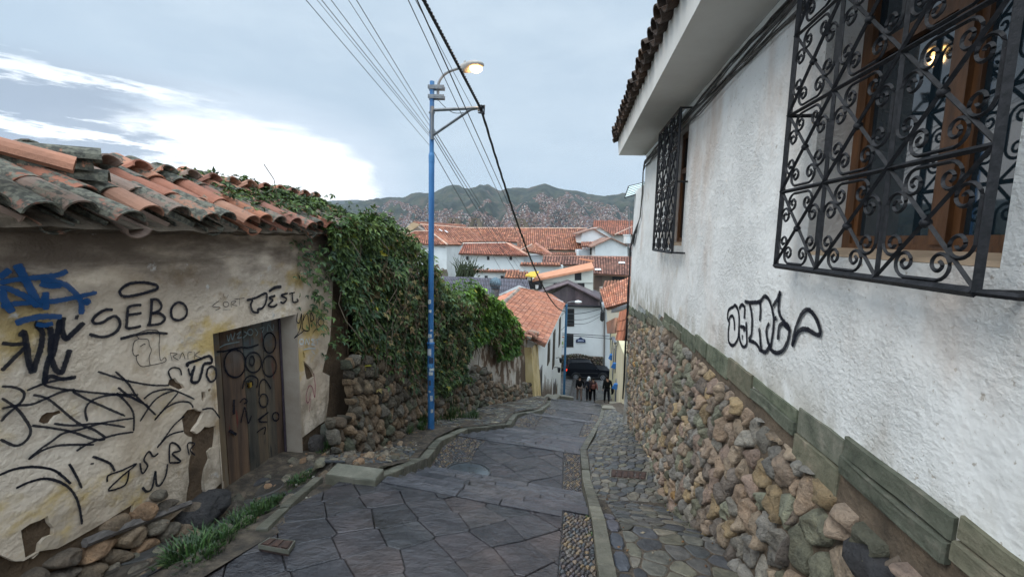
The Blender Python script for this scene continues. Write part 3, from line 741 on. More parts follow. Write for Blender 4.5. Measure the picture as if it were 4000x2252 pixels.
for i in range(6):
    pts = [rw(8.95 + .02 * i, .28 - .015 * i, CW - .04), rw(9.3, .12 - .04 * i, CW - .05), rw(9.62, .05 - .03 * i, CW - .03)] + [rw(9.76 + rc.uniform(-.01, .03), -.2 - k * .45, CW - .03 - .008 * (i % 3) + rc.uniform(-.01, .01)) for k in range(9)]
    mb.tube(pts, .009 + .005 * (i % 2), 5)
mb.build('drop_cable', M_cabk, cb)
aw = thing('awning', 'small slatted translucent awning on the far corner of the white house', 'awning', rw(9.2, 1.1, 1.1))
mb = MB(); A, B, C, D = P(2455, 728, 10.3), P(2440, 772, 9.6), P(2519, 748, 9.6), P(2519, 712, 10.3)
for k in range(6):
    mb.quad(A.lerp(B, (k + .1) / 6), A.lerp(B, (k + .85) / 6), D.lerp(C, (k + .85) / 6), D.lerp(C, (k + .1) / 6))
mb.build('panel', mat('fogged polycarbonate', [(.3, (.5, .6, .57)), (.7, (.7, .76, .72))], 5, rough=.4, vcol=False), aw)
mb = MB(); mb.tube([A, B, C, D, A], .014, 4); [mb.tube([A.lerp(B, k / 6), D.lerp(C, k / 6)], .009, 4) for k in range(7)]
mb.build('frame', M_iron, aw)
# ---------------------------------------------------------------- adobe boundary wall on the left
CL = -3.1
def lw(y, z, c=CL): return V((c + T * y, y, z))
M_plL = mat('stained lime plaster', [(.28, (.40, .295, .20)), (.42, (.62, .49, .365)), (.7, (.78, .65, .52))], 1.3, 9, rough=.92, bump=.8, bscale=20, bdet=9, bdist=.035, bmod=.2, vcol=False,
            layers=(((.34, .265, .19), 3.5, .40, .62, (1, 1, .6), 8, -1.5, -2.1), ((.55, .38, .15), 1.15, .52, .62, (1, 1, 1.4), 7), ((.33, .21, .10), 2.4, .60, .74, (1, 1, 1), 8), ((.12, .085, .06), .9, .34, .58, (1, .7, 2.2), 7, -.85, -.15), ((.52, .48, .44), 5, .64, .74, (1, 1, 1), 8)))
M_adobe = mat('bare adobe', [(.3, (.07, .042, .022)), (.6, (.14, .088, .05)), (.8, (.2, .13, .08))], 5, 9, rough=.97, bump=1.0, bscale=26, bdet=9, bdist=.03, vcol=False)
M_tile = mat('clay barrel tile', [(.3, (.8, .8, .8)), (.7, (1.2, 1.15, 1.1))], 7, 7, rough=.9, bump=.6, bscale=38, bdet=7, bdist=.012, vor=((.055, .052, .04), (.16, .15, .11), 11), layers=(((.45, .22, .06), 5, .67, .74, (1, 1, 1), 6),))
wallL = thing('adobe_wall', 'graffiti covered adobe boundary wall with mossy tile coping and old plank door', 'wall', lw(3, -2.6))
PXL = lambda pts: [(W(a, b, CL).y, W(a, b, CL).z) for a, b in pts]
holes = [PXL(h) for h in [
 [(708, 1628), (730, 1600), (757, 1594), (778, 1605), (796, 1606), (775, 1650), (760, 1668), (752, 1682), (768, 1693), (785, 1682), (800, 1665), (818, 1668), (845, 1660), (846, 1700), (840, 1745), (828, 1748), (815, 1762), (822, 1790), (805, 1830), (800, 1850), (797, 1885), (799, 1910), (806, 1928), (816, 1934), (835, 1912), (860, 1890), (876, 1878), (879, 1915), (878, 1990), (870, 2050), (715, 2060), (722, 1975), (728, 1920), (738, 1880), (736, 1830), (742, 1790), (752, 1760), (748, 1730), (748, 1705), (730, 1702), (716, 1690), (712, 1655)],
 [(152, 1645), (165, 1622), (185, 1610), (215, 1608), (246, 1598), (252, 1612), (225, 1622), (212, 1636), (202, 1652), (175, 1655)],
 [(656, 1500), (662, 1482), (684, 1474), (696, 1492), (712, 1500), (720, 1514), (700, 1524), (682, 1512)],
 [(781, 1530), (796, 1527), (800, 1550), (792, 1570), (783, 1560)], [(806, 1520), (816, 1515), (818, 1526), (808, 1530)],
 [(86, 2070), (120, 2045), (160, 2030), (190, 2012), (196, 2040), (213, 2060), (210, 2085), (180, 2098), (160, 2120), (152, 2160), (130, 2180), (100, 2178), (96, 2140), (90, 2100)],
 [(1183, 1408), (1196, 1420), (1212, 1436), (1222, 1455), (1226, 1470), (1212, 1480), (1196, 1480), (1190, 1455)],
 [(1180, 1372), (1187, 1378), (1190, 1396), (1184, 1396)]]]
door_o = [(3.56, -2.75), (3.565, -.87), (4.665, -.895), (4.68, -2.36), (4.66, -2.75)]
def plate(name, outer, holes, f, th, m, parent, ys=.25):
    """triangulated plate with holes; f(a,b,o)->point, o outwards; real thickness th"""
    loops = [outer] + holes; vv = []; ed = []
    for lp in loops:
        b = len(vv); vv += [V(p) for p in lp]; ed += [(b + k, b + (k + 1) % len(lp)) for k in range(len(lp))]
    nb = len(vv); a0, a1 = min(p[0] for p in outer), max(p[0] for p in outer); b0, b1 = min(p[1] for p in outer), max(p[1] for p in outer)
    ins = lambda p, lp: sum(((lp[k - 1][1] > p[1]) != (lp[k][1] > p[1])) and p[0] < (lp[k][0] - lp[k - 1][0]) * (p[1] - lp[k - 1][1]) / (lp[k][1] - lp[k - 1][1]) + lp[k - 1][0] for k in range(len(lp))) % 2
    x = a0
    while x < a1:
        z = b0
        while z < b1:
            vv.append(V((x + .03 * sin(z * 9), z + .03 * sin(x * 7)))); z += ys
        x += ys
    r = geometry.delaunay_2d_cdt(vv, ed, [], 0, 1e-5)
    vs, fs = r[0], r[2]; keep = []
    for t in fs:
        c = sum((vs[i] for i in t), V((0, 0))) / len(t)
        if ins(c, outer) and not any(ins(c, h) for h in holes): keep.append(tuple(t))
    mb = MB(); mb.add([f(p.x, p.y, th) for p in vs], keep)
    rnd_ = random.Random(2)
    for lp in loops:
        n = len(lp)
        for k in range(n):
            p, q = lp[k], lp[(k + 1) % n]
            mb.quad(f(p[0], p[1], th), f(q[0], q[1], th), f(q[0], q[1], 0), f(p[0], p[1], 0))
    return mb.build(name, m, parent)
def wav(y, z): return .02 * noise.noise(V((y * 1.1, z * 1.3, 4))) + .012 * noise.noise(V((y * 3, z * 3, 1)))
PLO = .03
fL = lambda y, z, o: lw(y, z, CL - PLO + o + wav(y, z))
lower = PXL([(0, 2165), (60, 2190), (95, 2188), (160, 2150), (225, 2140), (300, 2098), (400, 2040), (520, 1965), (508, 2050), (500, 2135), (530, 2140), (560, 2118), (590, 2080), (640, 2050), (716, 1985)])
outer = [(.6, .0), (.6, -1.9), (1.2, -2.0), (1.8, -2.05)] + lower + [W(715, 2058, CL).yz, W(872, 2048, CL).yz, (3.56, -2.75), (3.565, -.87), (4.665, -.895), (4.68, -2.36)] + PXL([(1240, 1662), (1272, 1640), (1282, 1560), (1286, 1466), (1256, 1452), (1268, 1400), (1290, 1325), (1297, 1200), (1302, 1040)]) + [(5.72, -.02)]
outer = [(float(a), float(b)) for a, b in outer]
hs = [h for h in holes]; hs[0] = [p for p in holes[0]]
# the big bare strip opens at the wall foot
plate('plaster', outer, [[(a, max(b, -2.70)) for a, b in h] if i == 0 else h for i, h in enumerate(hs)], fL, PLO, M_plL, wallL)
mb = MB()
def core(y0, y1, z0, z1):
    n = max(1, int((y1 - y0) / .3)); k_ = max(1, int((z1 - z0) / .3)); g = [[lw(lerp(y0, y1, i / n), lerp(z0, z1, j / k_), CL - PLO + .008 + wav(lerp(y0, y1, i / n), lerp(z0, z1, j / k_))) for j in range(k_ + 1)] for i in range(n + 1)]
    for i in range(n):
        for j in range(k_): mb.quad(g[i][j], g[i + 1][j], g[i + 1][j + 1], g[i][j + 1])
core(-1.5, 3.56, -3.0, .0); core(3.56, 4.67, -.87, -.0); core(4.67, 5.75, -3.4, .0)
mb.quad(lw(-1.5, .0), lw(5.75, .0), lw(5.75, .2, CL - .75), lw(-1.5, .2, CL - .75)); mb.quad(lw(-1.5, .2, CL - .75), lw(5.75, .2, CL - .75), lw(5.75, -3.4, CL - .75), lw(-1.5, -3, CL - .75))
mb.quad(lw(5.75, .0), lw(5.75, -3.4), lw(5.75, -3.4, CL - .75), lw(5.75, .2, CL - .75))
for yy in (3.56, 4.67): mb.quad(lw(yy, -3), lw(yy, -.87), lw(yy, -.87, CL - .17), lw(yy, -3, CL - .17))
mb.quad(lw(3.56, -.87), lw(4.67, -.87), lw(4.67, -.87, CL - .17), lw(3.56, -.87, CL - .17))
mb.build('adobe_core', M_adobe, wallL)
# smooth painted jamb lining
mb = MB(); mb.hexa([lw(4.645, -2.75, CL - .165), lw(4.668, -2.75, CL - .165), lw(4.668, -2.75, CL + .012), lw(4.645, -2.75, CL + .012)], [lw(4.645, -.9, CL - .165), lw(4.668, -.9, CL - .165), lw(4.668, -.9, CL + .012), lw(4.645, -.9, CL + .012)])
mb.build('door_jamb', mat('jamb plaster', [(.3, (.30, .235, .18)), (.7, (.42, .35, .28))], 3, 6, vcol=False, bump=.3), wallL)
# door
M_door = mat('old painted planks', [(.28, (.03, .023, .018)), (.45, (.085, .068, .052)), (.6, (.15, .115, .075)), (.78, (.19, .18, .165))], 2.6, 8, rough=.75, stretch=(1, 3, .35), bump=.6, bscale=30, bstretch=(1, 4, .25), bdist=.01,
              layers=(((.11, .12, .12), 2, .40, .50, (1, 1, 1.6), 6, -1.4, -1.1), ((.13, .03, .02), 3, .62, .68, (1, 3, .5), 5), ((.03, .03, .028), 3, .55, .66, (1, 3, .5), 6, -1.7, -2.4)))
dr = MB(); cd = CL - .17; n = 8; y0, y1 = 3.57, 4.645
for k in range(n):
    a, b = lerp(y0, y1, k / n) + .003, lerp(y0, y1, (k + 1) / n) - .003; o = rnd.uniform(0, .006); zt = -.88; zb = -2.62 + rnd.uniform(-.01, .02)
    c = pick([(1, 1, 1), (1.15, 1.05, .95), (.8, .85, .85), (1.05, .8, .7)], .12)
    dr.hexa([lw(a, zb, cd - .04), lw(b, zb, cd - .04), lw(b, zb, cd + o), lw(a, zb, cd + o)], [lw(a, zt, cd - .04), lw(b, zt, cd - .04), lw(b, zt, cd + o), lw(a, zt, cd + o)], c)
door = dr.build('door', M_door, wallL)
mb = MB(); mb.tube([lw(4.62, -.9, cd + .015), lw(4.62, -2.6, cd + .015)], .014, 4); (lambda *a: None)([lw(3.58, -1.42, cd + .005), lw(4.6, -1.45, cd + .005), lw(4.6, -1.45, cd + .012), lw(3.58, -1.42, cd + .012)], [lw(3.58, -1.36, cd + .005), lw(4.6, -1.39, cd + .005), lw(4.6, -1.39, cd + .012), lw(3.58, -1.36, cd + .012)])
mb.build('iron_strip', mat('purple painted iron', [(.4, (.03, .02, .03)), (.7, (.06, .04, .05))], 20, 3, vcol=False), door)
pk = W(975, 1500, cd + .02)
mb = MB(); mb.box(pk + V((-.012, -.018, -.03)), pk + V((.012, .018, .02))); mb.build('padlock', mat('brass', [(0, (.5, .35, .08))], rough=.3, metal=1, vcol=False), door)
mb = MB(); mb.tube([pk + V((0, -.014, .02)), pk + V((0, -.012, .05)), pk + V((0, .012, .05)), pk + V((0, .014, .02))], .004, 5); mb.tube([pk + V((-.01, -.05, .045)), pk + V((.01, .05, .045))], .006, 4); mb.build('hasp', M_iron, door)
# ---- graffiti
def wl(o_=0): return lambda a, b, o: (lambda q: q + V((1, 0, 0)) * (wav(q.y, q.z)))(W(a, b, CL + o))
nL = (1, -T, 0)
A1 = ((0, 1000), 2.862); A2 = ((0, 1450), 2.417); A3 = ((800, 1100), 2.416)
blk = MB()
SEBO = [[(1380, 450), (1350, 400), (1400, 340), (1500, 300), (1640, 295), (1760, 320), (1780, 360), (1720, 385), (1600, 420), (1480, 445), (1380, 450)],
 [(1270, 600), (1190, 600), (1100, 650), (1050, 710), (1070, 750), (1150, 740), (1230, 690), (1290, 670), (1335, 710), (1340, 780), (1290, 850), (1200, 895), (1110, 900), (1000, 870)],
 [(1590, 545), (1500, 550), (1440, 575), (1430, 620), (1420, 740), (1420, 800), (1500, 800), (1585, 780)], [(1430, 655), (1510, 648), (1590, 635)], [(1710, 490), (1700, 620), (1680, 770)],
 [(1690, 490), (1770, 485), (1820, 550), (1790, 610), (1710, 635)], [(1710, 635), (1800, 640), (1860, 690), (1830, 740), (1760, 765), (1650, 770)],
 [(1960, 540), (1930, 600), (1945, 690), (2010, 715), (2080, 680), (2100, 610), (2070, 540), (2010, 515), (1960, 540)], [(1340, 925), (1430, 900), (1560, 872), (1720, 855), (1890, 865)]]
spray(blk, *A1, SEBO, .025, wl(), nL)
spray(blk, *A1, [(.038, [(720, 680), (700, 800), (740, 920), (800, 880), (950, 740)]), (.038, [(410, 770), (470, 850), (460, 1000), (400, 1180), (360, 1290), (310, 1150), (290, 1000), (260, 850), (220, 900)]), (.038, [(560, 790), (575, 900), (565, 1050), (590, 1110), (640, 900), (680, 700)]),
 (.038, [(560, 1100), (620, 1250), (690, 1300), (740, 1180), (780, 1040)]), (.036, [(565, 1100), (520, 1250), (500, 1420)]), (.026, [(0, 970), (140, 985), (290, 990), (150, 1130), (0, 1280)]), (.05, [(850, 680), (890, 685)]), (.03, [(500, 1420), (560, 1340), (700, 1370), (860, 1350)]), (.04, [(380, 750), (470, 765), (560, 780)])], .04, wl(), nL)
spray(blk, *A2, [[(920, 0), (1100, 60), (1250, 100), (1450, 130), (1600, 130)], [(1080, 0), (1200, 110), (1280, 230), (1350, 300), (1470, 410)], [(420, 0), (420, 120), (560, 160), (720, 180), (900, 200), (1090, 215), (1300, 220)], [(250, 180), (400, 120), (560, 80), (700, 60)],
 [(0, 350), (150, 320), (300, 310), (450, 250), (600, 190), (720, 170)], [(0, 140), (130, 150), (220, 200), (190, 290), (60, 400), (0, 470)], [(0, 250), (150, 350), (250, 470), (290, 560), (250, 650), (150, 700), (0, 640)], [(310, 220), (440, 250), (560, 330), (680, 430), (780, 500), (900, 550), (1000, 620)],
 [(700, 190), (830, 260), (960, 320), (1180, 420)], [(840, 470), (820, 370), (860, 290), (960, 240), (1100, 220), (1250, 250), (1400, 330)], [(1100, 200), (1180, 280), (1240, 360), (1260, 440), (1260, 560)], [(520, 490), (700, 510), (950, 490), (1180, 525)], [(300, 510), (480, 530), (700, 570), (900, 640), (1000, 640)],
 [(1260, 440), (1000, 480), (760, 550), (620, 580), (500, 660), (380, 740), (280, 830)], [(280, 830), (400, 750), (560, 700), (750, 690), (900, 690)], [(740, 750), (850, 680), (980, 630), (1120, 590), (1260, 570)], [(1480, 720), (1560, 620), (1650, 500), (1740, 420)], [(1500, 700), (1600, 600), (1730, 560)],
 [(1460, 460), (1560, 340), (1680, 200)], [(1320, 470), (1430, 300), (1530, 220), (1640, 180)], [(1350, 260), (1430, 200), (1550, 170), (1650, 180), (1830, 260)], [(1460, 460), (1560, 350), (1680, 290), (1780, 290), (1820, 340)], [(1900, 360), (2000, 350), (2080, 440)], [(1110, 150), (1200, 220), (1340, 300)],
 [(0, 980), (150, 920), (300, 900), (450, 910), (560, 950), (670, 1060)], [(170, 1100), (300, 1040), (450, 1010), (590, 1050), (680, 1130), (740, 1260), (770, 1440)], [(620, 790), (700, 930), (770, 1100)], [(880, 800), (960, 830), (1040, 870), (1080, 940)], [(860, 870), (890, 868)],
 (.016, [(1010, 1040), (1020, 980), (1150, 930), (1280, 870), (1130, 1000), (1020, 1120), (1170, 1070), (1210, 940)]), (.016, [(1490, 770), (1440, 800), (1400, 755), (1350, 830), (1380, 890), (1330, 960), (1310, 860)]), (.018, [(1590, 860), (1600, 690), (1650, 680), (1700, 740), (1620, 775), (1700, 850), (1590, 860)]),
 (.014, [(1790, 790), (1770, 680), (1840, 680), (1800, 740), (1850, 790)]), (.02, [(1330, 1090), (1370, 1130), (1420, 1100), (1450, 940), (1460, 1060), (1500, 1070), (1550, 980), (1570, 870)])], .0175, wl(), nL)
spray(blk, *A1, [(.03, [(2105, 1230), (2090, 1200), (2200, 1160), (2330, 1115), (2355, 1185), (2270, 1205), (2240, 1300), (2200, 1400), (2130, 1390), (2170, 1220)]), (.024, [(2290, 1330), (2310, 1260), (2360, 1230), (2400, 1280), (2390, 1370), (2330, 1400), (2290, 1330)]), (.016, [(1920, 1380), (1890, 1290), (1940, 1245), (2010, 1260), (2030, 1330)]), (.02, [(2100, 1250), (2120, 1330), (2150, 1260)]),
 (.007, [(1560, 920), (1500, 960), (1480, 1060), (1500, 1110), (1550, 1100), (1520, 1120), (1530, 1180), (1580, 1230), (1680, 1220), (1850, 1180), (1850, 1130), (1800, 1160), (1790, 1000), (1800, 900), (1770, 830), (1640, 830), (1540, 870), (1560, 920), (1660, 930), (1680, 1000), (1700, 1050), (1670, 1130), (1680, 1220)]), (.008, [(1570, 1010), (1620, 980), (1630, 990)]),
 (.007, [(1910, 1080), (1930, 1165)]), (.007, [(1910, 1080), (1985, 1090), (1940, 1120), (2000, 1160)]), (.007, [(2010, 1150), (2040, 1080), (2070, 1150)]), (.007, [(2100, 1150), (2100, 1080), (2140, 1070)]), (.007, [(2170, 1150), (2170, 1070)]), (.007, [(2230, 1060), (2175, 1105), (2240, 1135)])], .02, wl(), nL)
spray(blk, *A3, [(.007, [(140, 180), (80, 230), (150, 242), (105, 270)]), (.007, circ(200, 212, 24)), (.007, [(245, 242), (250, 190), (290, 185), (255, 215), (300, 225)]), (.007, [(275, 165), (320, 158), (370, 152)]), (.007, [(322, 160), (320, 222)]), (.007, [(148, 150), (160, 165)]), (.007, [(178, 112), (186, 152)]), (.007, [(222, 122), (208, 155)]), (.007, [(170, 262), (240, 262)]),
 (.03, [(390, 175), (480, 150), (580, 110), (575, 200), (540, 250), (500, 260), (500, 290), (450, 280), (430, 220), (450, 170)]), (.03, [(665, 130), (610, 150), (640, 175), (600, 222), (650, 235), (685, 210)]), (.028, [(785, 108), (720, 128), (770, 160), (740, 200), (710, 188)]), (.026, [(795, 112), (855, 100)]), (.026, [(828, 110), (832, 190), (880, 182), (866, 160)]), (.04, [(605, 92), (660, 55), (725, 45)]),
 (.016, [(875, 290), (865, 370), (890, 385), (910, 300), (905, 400), (870, 490), (835, 530), (930, 460)]), (.016, [(935, 300), (918, 440), (985, 450), (965, 300), (925, 370)]), (.016, [(1000, 380), (1000, 290), (1030, 350), (1000, 375)]), (.016, [(1048, 290), (1062, 465)]), (.016, [(1050, 410), (1090, 330)]), (.016, circ(1100, 380, 26, 34))], .016, wl(), nL)
blk.build('graffiti', M_blk, wallL)
blu = MB(); spray(blu, *A1, [(.045, [(0, 240), (60, 200), (130, 150)]), (.055, [(210, 90), (270, 200), (340, 340), (400, 470), (440, 570)]), (.038, [(0, 295), (200, 262), (420, 240), (640, 215), (770, 165)]), (.04, [(440, 570), (490, 500), (530, 430)]), (.04, [(520, 400), (522, 480), (520, 600)]), (.036, [(0, 560), (200, 530), (420, 515), (640, 500), (850, 460), (1100, 405)]),
 (.04, [(470, 265), (620, 285), (740, 320), (850, 410), (920, 520), (920, 650)]), (.04, [(0, 370), (60, 355), (180, 395), (330, 475), (420, 560)]), (.045, [(20, 380), (50, 500), (130, 630)]), (.04, [(470, 300), (540, 330), (700, 330)]), (.04, circ(982, 510, 13)), (.04, [(160, 750), (320, 700), (500, 672), (700, 680)]), (.035, [(400, 760), (500, 772), (600, 750)])], .05, wl(), nL)
blu.build('graffiti', M_spray('blue spray paint', (.012, .055, .15), .9), wallL, props=dict(label='blue spray painted tag'))
wh = MB(); spray(wh, *A3, [circ(905, 565, 20, 24), [(942, 592), (950, 540), (972, 590), (980, 538)], [(1030, 540), (1000, 545), (1022, 565), (1000, 590), (1035, 592)], [(1040, 548), (1085, 536)], [(1060, 545), (1060, 592)], [(925, 640), (980, 628), (1040, 630)], [(1000, 650), (1030, 680)]], .016, wl(), nL)
wh.build('graffiti', M_spray('white spray paint', (.6, .65, .65), .8), wallL, props=dict(label='white spray painted tag'))
pnk = MB(); spray(pnk, *A3, [[(1022, 860), (1035, 940), (1040, 1020), (1038, 1090), (1015, 1000), (985, 980), (960, 1060), (965, 1130), (985, 1130), (1000, 1050)], [(1000, 1100), (990, 1230)]], .013, wl(), nL)
pnk.build('graffiti', M_spray('pink spray paint', (.45, .06, .14), .6), wallL, props=dict(label='pink spray painted scrawl'))
dl = lambda a, b, o: W(a, b, cd + .006 + o)
dg = MB(); spray(dg, *A3, [circ(285, 770, 100, 130), circ(460, 760, 75, 95), circ(610, 795, 65, 98), circ(612, 575, 58, 95), circ(445, 745, 22, 45), [(115, 660), (200, 650), (330, 620), (420, 620), (510, 590)], [(355, 1010), (380, 920), (440, 885), (500, 920), (490, 1000)], [(510, 1080), (520, 960), (560, 920), (610, 980), (620, 1010)], circ(555, 1120, 42, 62), [(330, 1140), (370, 1100), (400, 1130), (370, 1150)],
 [(340, 1330), (365, 1220), (380, 1190), (410, 1330), (440, 1260)], [(500, 1300), (600, 1230), (510, 1310), (590, 1320)], circ(670, 1270, 30, 40), (.05, [(275, 1110), (275, 1250)]), (.05, [(230, 1400), (300, 1440)]), [(490, 1420), (570, 1370), (560, 1440)], (.03, [(400, 990), (440, 940), (450, 980)])], .02, dl, nL)
dg.build('graffiti', M_blk, door)
dw = MB(); spray(dw, *A3, [[(140, 620), (200, 590), (330, 565)], [(210, 500), (225, 560), (245, 490), (260, 545), (285, 480)], [(300, 500), (340, 470), (310, 530), (350, 520)], [(370, 470), (400, 490), (360, 530)], circ(430, 475, 25, 28), [(470, 440), (500, 480), (480, 510)], [(520, 440), (560, 430), (540, 480)], [(590, 470), (600, 400), (640, 460), (650, 400)], [(380, 380), (430, 360), (400, 420)]], .014, dl, nL)
dw.build('graffiti', M_spray('pale spray paint', (.3, .38, .4), .7), door)
# ---- stones at the foot of the wall and threshold blocks
sb = MB()
PALL = [(.24, .175, .115), (.30, .215, .14), (.17, .13, .095), (.2, .18, .13), (.14, .115, .09), (.31, .19, .11), (.24, .2, .15)]
def fls(y, z, h): return lw(y, z, CL - .03 + h + .12 * max(0, min(1, (-1.9 - z) / .8)) )
lowpoly = lower
def zlow(y): return interp(sorted(set((a, b) for a, b in lowpoly if True)), y)
for y0, y1, sa, sb_, rot in ((.9, 3.5, .17, .11, -.25),):
    for p in cells(y0, y1, -2.75, -1.7, sa, sb_, .34, rot):
        cy = sum(q[0] for q in p) / len(p); cz = sum(q[1] for q in p) / len(p)
        if cz > interp([(1, -1.98), (2.27, -1.99), (2.55, -2.08), (2.75, -1.98), (3.0, -1.95), (3.08, -2.25), (3.5, -2.3)], cy) + .01 or cz < zleft(xl(cy), cy) - .1: continue
        dome(sb, p, fls, .07 * rnd.uniform(.7, 1.3), .006, pick(PALL, .25), rings=((1, -.2), (.985, .35), (.9, .72), (.68, .95), (.35, 1.0)), smooth=2, rough=.7, rs=12)
for (a, b, c, d, z0, z1, h) in ((3.02, 3.45, 0, 0, -2.72, -2.42, .22), (3.08, 3.5, 0, 0, -2.42, -2.2, .16)):
    dome(sb, [(a, z0), (b, z0), (b + .03, z1), (a + .05, z1 - .02)], fls, h, .01, (.065, .06, .06, 1), smooth=1, rough=.6)
for (a, b, z0, z1, h, c) in ((4.71, 4.95, -2.62, -2.40, .08, (.07, .06, .055)), (4.96, 5.2, -2.66, -2.36, .09, (.12, .12, .095))):
    dome(sb, [(a, z0), (b, z0 - .02), (b - .02, z1), (a, z1 + .01)], fls, h, .01, c + (1,), rings=((1, -.2), (.995, .5), (.95, .9), (.6, 1.0)), smooth=1, rough=.5)
sb.build('stone_base', M_wstone, wallL, smooth=True)
# lintel-like timber edge under the plaster
mb = MB(); a, b = W(330, 2120, CL + .03), W(745, 1962, CL + .05)
mb.tube([a, a.lerp(b, .3) + V((0, 0, .01)), a.lerp(b, .6), b], [.03, .035, .028, .02], 6); mb.build('timber', mat('grey timber', [(.3, (.06, .05, .045)), (.7, (.2, .17, .15))], 8, 5, stretch=(1, 1, 5), vcol=False, bump=.5), wallL)
# ---- tile coping
TC = [(.36, .145, .08), (.29, .115, .07), (.42, .19, .115), (.25, .11, .075), (.33, .165, .105), (.22, .15, .115)]
def coping():
    t = MB(); rr = random.Random(21); y = .7; d = V((-1, 0, .50)).normalized(); sd_ = V((T, 1, 0)).normalized()
    k = 0
    while y < 6.05:
        sag = .03 * sin(y * 2.1) + (.28 * max(0, 1 - abs(y - 1.6) / 1.0)) * 0
        hi = interp([(0, .10), (2.2, .06), (2.6, .02), (6, 0)], y)
        for j in range(3):
            c = CL + .17 - j * .27 + rr.uniform(-.05, .05); z = .03 + sag * .4 + hi * .5 + (CL + .17 - c) * .50 + .018 * (3 - j) * 0 + rr.uniform(-.008, .015)
            al = rr.uniform(.46, .66) if y < 2.6 else (rr.uniform(.38, .62) if rr.random() < .78 else .2)
            if j == 2 and rr.random() < .12: continue
            tw = rr.uniform(-.16, .16)
            dd = (d + sd_ * tw).normalized(); col = pick(TC, .15)[:3] + (al,)
            barrel(t, lw(y, z + .05, c), dd, sd_, .43, .078, .096, .013, True, col, 8)
            barrel(t, lw(y + .103, z + .0, c - .05), (d + sd_ * rr.uniform(-.06, .06)).normalized(), sd_, .43, .075, .088, .012, False, pick(TC, .15)[:3] + (rr.uniform(.3, .65),), 6)
        y += .208 + rr.uniform(-.014, .014); k += 1
    # back slope
    y = .7
    while y < 6.05:
        for j in range(3):
            c = CL - 1.35 + j * .27; z = .0 + .50 * (j * .27)
            barrel(t, lw(y, z + .06, c), V((1, 0, .48)).normalized(), sd_, .43, .085, .105, .016, True, pick(TC, .15)[:3] + (rr.uniform(.2, .6),), 6)
        y += .235
    # ridge caps
    y = 2.7
    while y < 6:
        z = .40 + interp([(2.5, .05), (3.2, .03), (6, .0)], y) + rr.uniform(-.02, .02)
        barrel(t, lw(y, z, CL - .66), V((T, 1, rr.uniform(-.04, .03))).normalized(), V((1, -T, 0)).normalized(), .42, .10, .12, .018, True, pick(TC, .2)[:3] + (rr.uniform(.5, .62),), 8); y += .36
    t.build('tile_coping', M_tile, wallL)
    mo = MB()                                       # mud bedding under the tiles
    prev = None
    for i in range(60):
        y = .7 + i * .09; hi = interp([(0, .10), (2.2, .06), (2.6, .02), (6, 0)], y) * .5
        row = [lw(y, -.02 + .03 * nz((y * 5, 1, 0)), CL - .02 + .06), lw(y, .0 + hi * .6 + .03 * nz((y * 6, 2, 0)), CL + .13 + .04 * nz((y * 7, 9, 0))), lw(y, .03 + hi, CL + .08), lw(y, .36 + hi, CL - .65), lw(y, .03, CL - 1.3)]
        if prev:
            for k in range(4): mo.quad(prev[k], row[k], row[k + 1], prev[k + 1])
        prev = row
    mo.build('mud_bedding', M_mortar, wallL)
coping()
# loose tiles stacked on the coping
def loose(px, py, y, d, lab, al, L=.45):
    p = P(px, py, y); mb = MB(); sdv = V((0, 0, 1)).cross(V(d)).normalized()
    barrel(mb, p, V(d).normalized(), sdv, L, .09, .11, .018, True, pick(TC, .1)[:3] + (al,), 8)
    return mb.build('roof_tile', M_tile, props=dict(label=lab, cat='roof tile', group='loose tiles on the wall'))
loose(400, 632, 2.95, (-1, -.95, -.02), 'mossy loose tile lying topmost on the stack of tiles on the wall', .62, .6)
loose(368, 672, 2.95, (-1, -.95, -.02), 'mossy loose tile lying under the topmost one of the stack on the wall', .6, .55)
loose(428, 716, 3.0, (-1, -.8, .05), 'mossy loose tile lying alone right of the stack on the wall top', .62, .4)
loose(285, 672, 2.5, (-.75, -.75, .28), 'big clean orange tile lying askew on the coping at the left', .05, .55)
# ---------------------------------------------------------------- rubble and adobe wall under the creeper
def cw(y): return interp(WL, y)
def lwv(y, z, h=0.0):
    c = cw(y) + .1 * min(1, max(0, (-z - smooth(y - .8) * -1 * 0) * 0)); return V((c + T * y + h, y, z))
TOPW = [(5.75, -.02), (7, -.25), (8, -.75), (9, -1.25), (10, -1.65), (11, -1.95), (12, -2.2), (13, -2.6), (14, -3.05), (15, -3.5), (16, -3.9), (17.3, -4.2)]
def gl(y): return zleft(xl(y), y)
wallV = thing('ruined_wall', 'peeling adobe wall on a dry stone footing running down the lane beside the creeper', 'wall', lwv(10, -4.7))
M_peel = mat('peeling whitewash on adobe', [(.44, (.12, .07, .04)), (.475, (.18, .12, .075)), (.5, (.42, .35, .28)), (.7, (.52, .47, .40))], 2.6, 10, rough=.95, bump=.9, bscale=16, bdet=9, bdist=.05, vcol=False, stretch=(1, 1, .55),
             layers=(((.10, .065, .04), 1.0, .44, .52, (1, 1, .8), 6, -4.4, -5.2), ((.07, .05, .035), 1.5, .55, .7, (1, 1, 1), 6)))
M_adobe2 = mat('eroded adobe wall', [(.3, (.07, .048, .032)), (.6, (.14, .095, .06)), (.8, (.2, .14, .09))], 4, 9, rough=.97, bump=1.0, bscale=18, bdet=9, bdist=.05, vcol=False)
